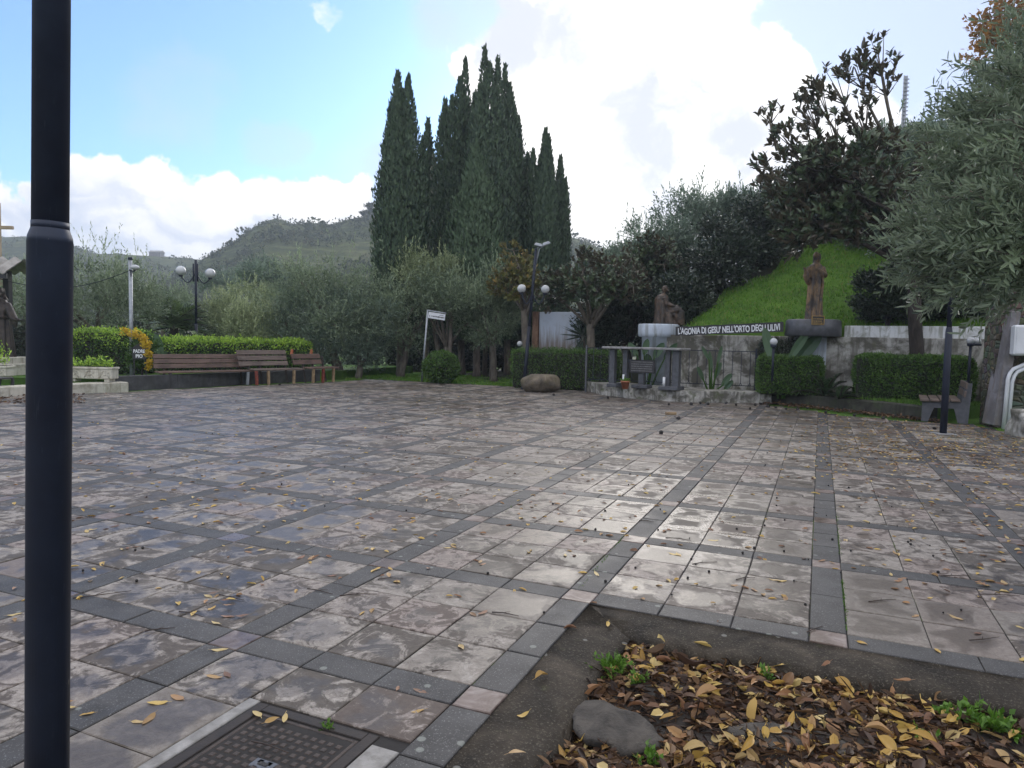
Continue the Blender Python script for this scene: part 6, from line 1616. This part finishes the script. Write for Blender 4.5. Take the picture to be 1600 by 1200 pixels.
# ---------------------------------------------------------------- grass and hillside scrub (uncountable)
def grass(name, pts, mat, hgt, wid, seed, kind='stuff', lean=.5):
    rng = np.random.default_rng(seed); n = len(pts); D = unit(rng.normal(size=(n, 3)) * lean + np.array((0, 0, 1.0)))
    S_ = unit(np.cross(D, runit(n, rng))); h = hgt * rng.uniform(.5, 1.3, n); w_ = wid * rng.uniform(.6, 1.3, n)
    V = np.stack([pts - S_ * w_[:, None], pts + S_ * w_[:, None], pts + D * h[:, None]], 1)
    return tag(link(name, np_mesh(name, V, 3, M[mat], rng.random(n))), kind=kind)
rg = np.random.default_rng(171); pts = []
while len(pts) < 42000:
    t, d = rg.uniform(-.6, 13), rg.uniform(.45, 12)
    if lawn_here(t, d):
        p = WA + WT * t + WN * d; pts.append((p.x, p.y, hillz(p.x, p.y) - .01))
grass('lawn_grass', np.array(pts), 'grassb', .11, .016, 172)
pts = []
while len(pts) < 16000:
    px = rg.uniform(540, 815); Y = rg.uniform(23.2, 30); p = W(px, 560, Y)
    if not inpoly(p.x, p.y, PAVE) and mnoise.noise(Vector((p.x * .7, p.y * .7, 0))) > -.25: pts.append((p.x, p.y, -.03))
grass('verge_grass', np.array(pts), 'grassb', .10, .014, 173)
pts = []
while len(pts) < 5000:
    t = rg.uniform(2.6, 8.4); d = rg.uniform(-2.2, -.3); p = WA + WT * t + WN * d
    if inpoly(p.x, p.y, pl_): pts.append((p.x, p.y, .262))
grass('bed_grass', np.array(pts), 'weed', .10, .016, 174)
# moss and weeds in joints at the right of the paving, and along the pier
pts = []
for _ in range(2600):
    p = G(rg.uniform(1440, 1640), rg.uniform(664, 700)); k = mnoise.noise(Vector((p.x * 2, p.y * 2, 0)))
    if k > .05: pts.append((p.x, p.y, -.005))
for px0, py0, px1, py1, n in ((1316, 905, 1325, 985, 240), (1308, 800, 1313, 868, 200), (975, 838, 905, 920, 260), (1375, 790, 1382, 800, 20), (790, 800, 800, 790, 30)):
    a, b = G(px0, py0), G(px1, py1)
    for k in range(n):
        q = rg.random(); p = a.lerp(b, q); pts.append((p.x + rg.normal() * .004, p.y + rg.normal() * .004, -.012))
grass('joint_weeds', np.array(pts), 'weed', .022, .004, 175)
# scrub clumps on the far hills
V = []; Tn = []
rg = np.random.default_rng(181)
for hv, nx, nk, cnt, s0 in ((*hv_peak, 5200, .62), (*hv_far, 3600, .75)):
    arr = np.array(hv).reshape(nk + 1, nx, 3)
    j = rg.integers(1, int(nk / 1.33), cnt); i = rg.integers(0, nx - 1, cnt); fx = rg.random((cnt, 1)); fy = rg.random((cnt, 1))
    P = (arr[j, i] * (1 - fx) + arr[j, i + 1] * fx) * (1 - fy) + (arr[j + 1, i] * (1 - fx) + arr[j + 1, i + 1] * fx) * fy
    dens = np.array([mnoise.noise(Vector((p[0] * .03, p[1] * .03, 2))) for p in P]); keep = dens > -.18; P = P[keep]; cnt = len(P)
    sz = s0 * rg.lognormal(0, .35, cnt); m = 16
    O = P[:, None] + runit(cnt * m, rg).reshape(cnt, m, 3) * sz[:, None, None] * np.array((1.1, 1.1, .8)) + np.array((0, 0, .4)) * sz[:, None, None]
    Dd = unit(O - P[:, None] + np.array((0, 0, .5))); k = cnt * m
    V.append(leaves(O.reshape(-1, 3), Dd.reshape(-1, 3), runit(k, rg), np.repeat(sz, m) * rg.uniform(.5, .9, k), np.repeat(sz, m) * .55, .2)); Tn.append(np.clip(np.repeat(rg.random(cnt), m) * .85 + rg.normal(size=k) * .08, 0, 1))
tag(link('hillside_scrub', np_mesh('hillside_scrub', np.concatenate(V), 4, M['scrub'], np.concatenate(Tn))), kind='stuff')
# a tree and a house on the ridges, a lattice mast at right
px_tree('ridge_tree', 577, 321, 348, 11, 225, 'scrub', 'darkbark', 'lone round tree on the hill ridge just left of the cypresses', zbase=W(577, 345, 225).z - 1, seed=191, nblob=10, ntwig=260, nleaf=6, leafL=.7, leafW=.35, twigL=(.5, 1.2))
q = W(245, 402, 322); e = empty('farmhouse', (q.x, 322, q.z - 1.2), 'tiny stone farmhouse on the far ridge above the grey metal pole', 'house')
mb = MB(); mb.box((0, 0, 1.6), (5.0, 4, 3.4)); mb.build('wall', M['purplestone'], e)
mb = MB(); mb.add([(-2.8, -2.3, 3.2), (2.8, -2.3, 3.2), (2.8, 2.3, 3.2), (-2.8, 2.3, 3.2), (-2.8, 0, 4.2), (2.8, 0, 4.2)], [(0, 1, 5, 4), (2, 3, 4, 5), (0, 4, 3), (1, 2, 5), (3, 2, 1, 0)]); mb.build('roof', M['concrete'], e)
q = W(1413, 165, 30.0); e = empty('mast', (q.x, 30, hillz(q.x, 30)), 'grey ladder-like mast rising above the trees on the right slope', 'mast')
zt = W(1413, 118, 30).z - hillz(q.x, 30)
for x in (-.07, .07):
    mb = MB(); mb.tube([(x, 0, 0), (x, 0, zt)], .022, 6); mb.build('rail', M['galv'], e)
mb = MB(); mb.box((0, .03, zt / 2), (.10, .03, zt)); mb.build('back_plate', M['galv'], e)
k = zt - 1.9
while k < zt: mb = MB(); mb.box((0.03, 0, k), (.24, .04, .04)); mb.build('rung', M['galv'], e); k += .16

# ---------------------------------------------------------------- drain cover, litter, pods
h0, h1, k0, k1 = HOLE
ec = empty('drain_cover', gw((h0 + h1) / 2, (k0 + k1) / 2, 0), 'square dark cast iron drain cover with raised square studs set in the paving', 'drain cover', rz=YAW)
cw, cl = .60, .62; x0 = (-.735 - (h0 + h1) / 2); y1 = (k1 - .012) - (k0 + k1) / 2
mb = MB()
for xx, w_ in ((x0 + .025, .05), (x0 + cw - .025, .05)): mb.box((xx, y1 - cl / 2, -.014), (w_, cl, .024), bev=.003)
for yy in (y1 - .025, y1 - cl + .025): mb.box((x0 + cw / 2, yy, -.0142), (cw - .1, .05, .024), bev=.003)
mb.build('frame', M['iron'], ec)
mb = MB(); pw, ph = cw - .116, cl - .116; cx_, cy_ = x0 + cw / 2, y1 - cl / 2
mb.box((cx_, cy_, -.020), (pw, ph, .012), mi=1)
for ins in (0.0, ):
    for sx in (-1, 1): mb.box((cx_ + sx * (pw / 2 - .008), cy_, -.0105), (.016, ph, .008), bev=.002)
    for sy in (-1, 1): mb.box((cx_, cy_ + sy * (ph / 2 - .008), -.0105), (pw - .032, .016, .008), bev=.002)
ns = 11; st = (pw - .05) / ns
for i in range(ns):
    for j in range(int((ph - .05) / st)):
        mb.box((cx_ - pw / 2 + .025 + st * (i + .5), cy_ - ph / 2 + .025 + st * (j + .5), -.011), (st * .62, st * .62, .011), bev=.0025)
mb.build('plate', [M['rustiron'], M['seed']], ec)
mb = MB(); mb.box((cx_ + .02, cy_ - .02, -.0105), (.10, .055, .010), bev=.004); mb.build('handle_slot', M['slate'], ec)
mb = MB(); mb.box((cx_ + .02, cy_ - .02, -.0055), (.04, .018, .004)); mb.build('keyhole', M['seed'], ec)
mb = MB(); mb.box(((h0 + h1) / 2 - (h0 + h1) / 2, 0, -.06), (.83, .80, .06)); mb.build('bedding', M['soil'], ec)
tag(ec)
for v0, v1, u0, u1, lab in ((-.80, -.742, -2.4, -1.71, 'narrow white marble strip along the left side of the iron drain cover'), (-.128, -.006, -2.4, -1.78, 'pale marble strip along the right side of the iron drain cover')):
    c = gw((v0 + v1) / 2, (u0 + u1) / 2); mb = MB(); mb.box((0, 0, -.010), (v1 - v0, u1 - u0, .022), bev=.004)
    o = mb.build('marble_strip', M['cream'] if False else M['palestone']); o.location = c; o.rotation_euler = (0, 0, YAW); tag(o, lab, 'marble strip')

def leaf_mesh(name, L, Wd, cup, curl, twist, mat, seed):
    nx_, ny_ = 8, 4; vs, fs = [], []
    for i in range(nx_ + 1):
        q = i / nx_; w_ = Wd * .5 * (math.sin(PI * min(1, q ** .85)) ** .8) * (1 - .12 * q)
        for j in range(ny_ + 1):
            s2 = j / ny_ * 2 - 1; x = (q - .5) * L; y = s2 * w_
            z = cup * abs(s2) ** 1.6 * w_ * 1.6 + curl * L * ((q - .5) ** 2) * 2 + twist * s2 * w_ * (q - .5) + .004 * mnoise.noise(Vector((x * 40, y * 40, seed)))
            vs.append((x, y, z))
    for i in range(nx_):
        for j in range(ny_): a = i * (ny_ + 1) + j; fs.append((a, a + ny_ + 1, a + ny_ + 2, a + 1))
    n0 = len(vs); st_ = [(-L * .5, 0, curl * L * .5), (-L * .68, .004, curl * L * .8)]
    vs += [(st_[0][0], -.0012, st_[0][2]), (st_[0][0], .0012, st_[0][2]), (st_[1][0], .0048, st_[1][2]), (st_[1][0], .0032, st_[1][2])]; fs.append((n0, n0 + 1, n0 + 2, n0 + 3))
    me = bpy.data.meshes.new(name); me.from_pydata(vs, [], fs); me.materials.append(mat); at = me.attributes.new('tint', 'FLOAT', 'POINT')
    z0 = min(v[2] for v in vs)
    for v in me.vertices: v.co.z -= z0
    me.polygons.foreach_set('use_smooth', [True] * len(fs)); me.update(); return me
rl_ = random.Random(17)
LM = [leaf_mesh('fallen_leaf', rl_.uniform(.055, .085), rl_.uniform(.022, .034), rl_.uniform(-.1, .7), rl_.uniform(-.25, .5), rl_.uniform(-.8, .8), M['leafyellow'], k) for k in range(9)]
LMF = [leaf_mesh('fallen_leaf', rl_.uniform(.05, .085), rl_.uniform(.02, .034), rl_.uniform(-.05, .3), rl_.uniform(-.02, .12), rl_.uniform(-.4, .4), M['leafyellow'], 40 + k) for k in range(7)]
LMB = [leaf_mesh('fallen_leaf', rl_.uniform(.06, .10), rl_.uniform(.028, .045), rl_.uniform(.2, 1.0), rl_.uniform(-.2, .8), rl_.uniform(-1, 1), M['leafbrown'], 20 + k) for k in range(3)]
def drop(me, x, y, z, label, group, tilt=.35, sc=1.0):
    o = link('fallen_leaf', me); o.location = (x, y, z); o.rotation_euler = (rl_.gauss(0, tilt), rl_.gauss(0, tilt), rl_.uniform(0, 6.28)); o.scale = (sc,) * 3
    return tag(o, label, 'fallen leaf', group)
def inbed(x, y, m=KW): v, u = wg(x, y); return v > STRIP + m and u < -m
cl_pts = []
cnt = 0
def bed_point():
    while True:
        px, py = rl_.uniform(760, 1620), rl_.uniform(1000, 1215); p = G(px, py, -.05)
        if not inbed(p.x, p.y, KW - .06): continue
        k = mnoise.noise(Vector((p.x * 2.6, p.y * 2.6, 8.0))) + .55
        v, u = wg(p.x, p.y); k += .5 * (1 - sstep(-u - KW, .0, .5))
        if rl_.random() < k * 1.1: return p
while cnt < 150:
    p = bed_point(); drop(rl_.choice(LM) if rl_.random() < .90 else rl_.choice(LMB), p.x, p.y, bedz(p.x, p.y) + rl_.uniform(.008, .03), 'loose dry leaf lying on top of the leaf litter in the planting bed', 'dry leaves on the litter of the planting bed', .40, rl_.choice((.8, .95, 1.1, 1.25, 1.7)) * rl_.uniform(.9, 1.1)); cnt += 1
for px, py in ((818, 1120), (808, 1180), (1125, 975), (890, 985), (1410, 1065), (1290, 1040), (950, 978), (846, 1060)):
    p = G(px, py, -.015); drop(rl_.choice(LM), p.x, p.y, -.012, 'yellow leaf lying on the bare concrete kerb of the planting bed', 'yellow leaves on the bed kerb', .12)
# leaves on the paving: spots seen in the photo, some in little heaps
SP = [(345, 940, 7), (240, 1122, 2), (120, 1105, 3), (330, 965, 4), (265, 1095, 2), (360, 1055, 2), (600, 893, 4), (660, 1080, 1), (645, 1110, 1), (622, 1075, 1), (735, 955, 2), (720, 1010, 1), (580, 955, 2), (405, 1115, 1), (430, 1130, 2),
      (150, 825, 3), (205, 860, 2), (400, 860, 3), (320, 745, 1), (490, 870, 2), (90, 870, 2), (30, 960, 2), (520, 900, 1), (350, 1015, 1), (560, 840, 2), (640, 815, 2), (1430, 965, 1), (1490, 965, 1), (1545, 915, 7), (1470, 1018, 1), (1345, 1005, 1),
      (1400, 905, 3), (1290, 880, 2), (1170, 920, 2), (1110, 845, 1), (1050, 870, 2), (1230, 935, 1), (1210, 905, 2), (1500, 860, 3), (1560, 880, 3), (1580, 840, 2), (1450, 935, 1), (1385, 860, 2), (1260, 850, 1), (1530, 990, 1), (1590, 975, 2), (1590, 1030, 1), (1360, 830, 2), (1420, 840, 2), (930, 900, 1), (880, 870, 1), (760, 880, 2), (700, 855, 2)]
for px, py, n in SP:
    p = G(px, py)
    for k in range(n):
        s2 = .012 + .022 * math.sqrt(n) * (n > 1); x, y = p.x + rl_.gauss(0, s2), p.y + rl_.gauss(0, s2)
        if not inbed(x, y, 0): drop(rl_.choice(LMF), x, y, .001 + .003 * k * (n > 2), 'wet yellow leaf lying flat on the stone paving near the camera', 'yellow leaves on the paving', .05, rl_.uniform(.8, 1.15))
# the rest of the leaf litter, and the far leaf specks, are past counting
rg = np.random.default_rng(201)
def litter(name, P, L, Wd, mat, seed, flat=.5):
    rng = np.random.default_rng(seed); n = len(P); D = rng.normal(size=(n, 3)) * np.array((1, 1, .22 * flat * 2)); N = unit(rng.normal(size=(n, 3)) * flat + np.array((0, 0, 1)))
    D = unit(D); V = leaves6(P, D, N, L * rng.uniform(.6, 1.3, n), Wd * rng.uniform(.6, 1.3, n), .18, .15)
    t = rng.random(n); return np_mesh(name, V, 4, M[mat], np.concatenate([t, t]))
pts = np.array([(lambda p: (p.x, p.y, bedz(p.x, p.y) + rl_.uniform(.0, .016)))(bed_point()) for _ in range(2700)])
tag(link('leaf_litter', litter('leaf_litter', pts, .068, .030, 'leafbrown', 202, .55)), kind='stuff')
pts = np.array([(lambda p: (p.x, p.y, bedz(p.x, p.y) + rl_.uniform(.004, .022)))(bed_point()) for _ in range(620)])
tag(link('pale_leaf_litter', litter('pale_leaf_litter', pts, .068, .032, 'leafyellow', 203, .5)), kind='stuff')
# pine-needle like stalks
pts = np.array([(lambda p: (p.x, p.y, bedz(p.x, p.y) + rl_.uniform(.004, .02)))(bed_point()) for _ in range(2600)])
nd_ = litter('leaf_stalks', pts, .11, .0035, 'leafbrown', 204, .3); tag(link('leaf_stalks', nd_), kind='stuff')
pts = []
while len(pts) < 2300:
    px, py = rg.uniform(-60, 1660), 615 + 330 * rg.random() ** 1.4; p = G(px, py)
    if not inpoly(p.x, p.y, PAVE) or inbed(p.x, p.y, 0): continue
    wgt = .05 + .95 * sstep(px, 1200, 1360) * sstep(700 - py, -60, 20) + .1 * sstep(px, 1250, 1500)
    wgt *= 1 - .75 * sstep(py, 740, 880)
    if rg.random() < wgt: pts.append((p.x, p.y, .006))
tag(link('scattered_leaves', litter('scattered_leaves', np.array(pts), .06, .026, 'leafyellow', 205, .15)), kind='stuff')
pts = []
while len(pts) < 1300:
    k = rg.random()
    if k < .75: q = rg.random(); a = Vector(kp[0]).lerp(Vector(kp[-1]), q); p = a + Vector((rg.normal() * .12, -abs(rg.normal()) * .22, 0))
    else: p = G(rg.uniform(-40, 130), rg.uniform(616, 632))
    pts.append((p.x, p.y, .008 + .02 * rg.random()))
tag(link('dark_leaf_litter', litter('dark_leaf_litter', np.array(pts), .08, .045, 'leafbrown', 206, .6)), kind='stuff')
# dark seed pods by the platform and kerb
pod = MB(); pod.ball((0, 0, 0), .036, 14, sc=(1, .85, .8), jit=.5, fr=6, seed=3)
for k in range(14):
    a = k * 2.4; z = -.02 + .003 * k; pod.tube([(.03 * math.cos(a), .026 * math.sin(a), z), (.043 * math.cos(a), .036 * math.sin(a), z + .008)], [.007, .002], 5)
pod0 = None
for px, py in ((1045, 633), (865, 618), (1033, 678), (1080, 633), (1094, 631), (1106, 633), (1135, 631), (1150, 634), (1180, 634), (1200, 637), (1212, 638), (1228, 640), (1246, 641), (1290, 646), (1335, 650), (1380, 655), (1460, 671), (437, 602), (1060, 655), (1172, 640), (1188, 632), (1262, 639), (1400, 651), (950, 623), (1340, 642), (1305, 641)):
    p = G(px, py)
    if pod0 is None: pod0 = pod.build('seed_pod', M['seed']); o = pod0
    else: o = pod0.copy(); COL.objects.link(o)
    o.location = (p.x, p.y, .024); o.rotation_euler = (rl_.uniform(0, 6), rl_.uniform(0, 6), rl_.uniform(0, 6)); k = rl_.uniform(.8, 1.35); o.scale = (k, k, k * .9)
    tag(o, 'dark knobbly seed pod lying on the paving near its far edge', 'seed pod', 'dark seed pods')
q = G(1048, 648); mb = MB(); mb.box((0, 0, .03), (.24, .07, .06), bev=.01); o = mb.build('wood_chunk', M['yellowwood']); o.location = (q.x, q.y, 0); o.rotation_euler = (0, 0, .25); tag(o, 'pale brown wood chunk lying alone on the paving in front of the platform', 'wood chunk')
# berries and twigs
b0 = None
for k in range(95):
    while True:
        px, py = rl_.uniform(120, 1560), 660 + 300 * rl_.random() ** 1.3; p = G(px, py)
        if inpoly(p.x, p.y, PAVE) and not inbed(p.x, p.y, -.02) and rl_.random() < .3 + .7 * sstep(px, 700, 1000): break
    if b0 is None: mb = MB(); mb.ball((0, 0, 0), .0075, 8); b0 = mb.build('fallen_berry', M['seed']); o = b0
    else: o = b0.copy(); COL.objects.link(o)
    o.location = (p.x, p.y, .008); k = rl_.uniform(.8, 1.5); o.scale = (k, k, k); tag(o, 'tiny black berry fallen on the stone paving', 'berry', 'black berries on the paving')
TW = [(790, 960, .16), (560, 930, .22), (300, 960, .18), (250, 985, .14), (1010, 815, .13), (1060, 843, .2), (1310, 725, .3), (1165, 905, .15), (1100, 880, .2), (610, 905, .16), (360, 935, .2), (690, 1050, .09), (420, 1170, .18), (1490, 900, .2), (1560, 930, .25), (1380, 940, .2), (1275, 985, .15), (160, 930, .3), (1540, 1000, .2), (500, 925, .2)]
for k, (px, py, L_) in enumerate(TW):
    p = G(px, py); a = rl_.uniform(-.6, .6); c, s_ = math.cos(a), math.sin(a); mb = MB()
    mb.tube([(-L_ / 2, 0, .005), (-L_ * .1, L_ * .05 * rl_.uniform(-1, 1), .009), (L_ / 2, L_ * .1 * rl_.uniform(-1, 1), .005)], [.0035, .003, .0015], 5)
    mb.tube([(-L_ * .1, 0, .008), (L_ * .12, L_ * .22, .006)], [.0022, .001], 4)
    o = mb.build('twig', M['twigm']); o.location = (p.x, p.y, 0); o.rotation_euler = (0, 0, a); tag(o, 'thin dark forked twig lying on the stone paving', 'twig', 'twigs on the paving')
# weeds growing in the bed and at the drain cover
def weed(px, py, r, n, label, seed, z=-.05, L=.05):
    p = G(px, py, z); rng = np.random.default_rng(seed); e = empty('weed', (p.x, p.y, z if z > -.04 else bedz(p.x, p.y)), label, 'weed')
    O = rng.normal(size=(n, 3)) * np.array((r, r, 0)) * .5; D = unit(rng.normal(size=(n, 3)) * .55 + np.array((0, 0, .8)))
    V = twig_leaves(O, D, rng.uniform(.4, 1.2, n) * L, 5, L * .55, L * .26, rng); link('leaves', np_mesh('leaves', V, 4, M['weed'], np.clip(rng.normal(.6, .2, len(V)), 0, 1)), e)
    mb = MB()
    for o_, d_ in zip(O[:12], D[:12]): mb.tube([Vector(o_), Vector(o_ + d_ * L)], [.0012, .0008], 4)
    mb.build('stems', M['weed'], e)
weed(962, 1045, .085, 60, 'green weed clump among curled leaves at the top left of the planting bed', 211, L=.06)
weed(995, 1062, .03, 14, 'small green sprout right of the larger weed clump in the bed', 212)
weed(1540, 1130, .09, 46, 'straggly green weed at the right end of the planting bed', 213, L=.075)
weed(1475, 1112, .05, 20, 'low green weed left of the straggly one in the bed', 214)
weed(1195, 1056, .03, 12, 'tiny green weed at the foot of the kerb in the middle of the bed', 215)
weed(1015, 1190, .04, 18, 'small grassy weed at the bottom of the planting bed', 216)
weed(513, 1138, .022, 14, 'small bright weed in the joint at the corner of the drain cover', 217, z=-.01, L=.03)
weed(1445, 1150, .04, 12, 'little green seedling in the right half of the bed', 218)

# ---------------------------------------------------------------- hazy air: one closed box round everything
mb = MB(); mb.box((0, 0, 39), (3000, 3000, 82)); hz = mb.build('haze', M['inner'])
mh, nt, out = new_mat('haze_air')
pv_ = nd(nt, 'VolumePrincipled', {'Color': (.78, .88, 1.0), 'Density': HAZE_DENSITY, 'Anisotropy': .35})
nt.links.new(pv_.outputs[0], out.inputs['Volume'])
hz.data.materials.clear(); hz.data.materials.append(mh)
try: mh.cycles.homogeneous_volume = True
except Exception: pass
tag(hz, kind='stuff')
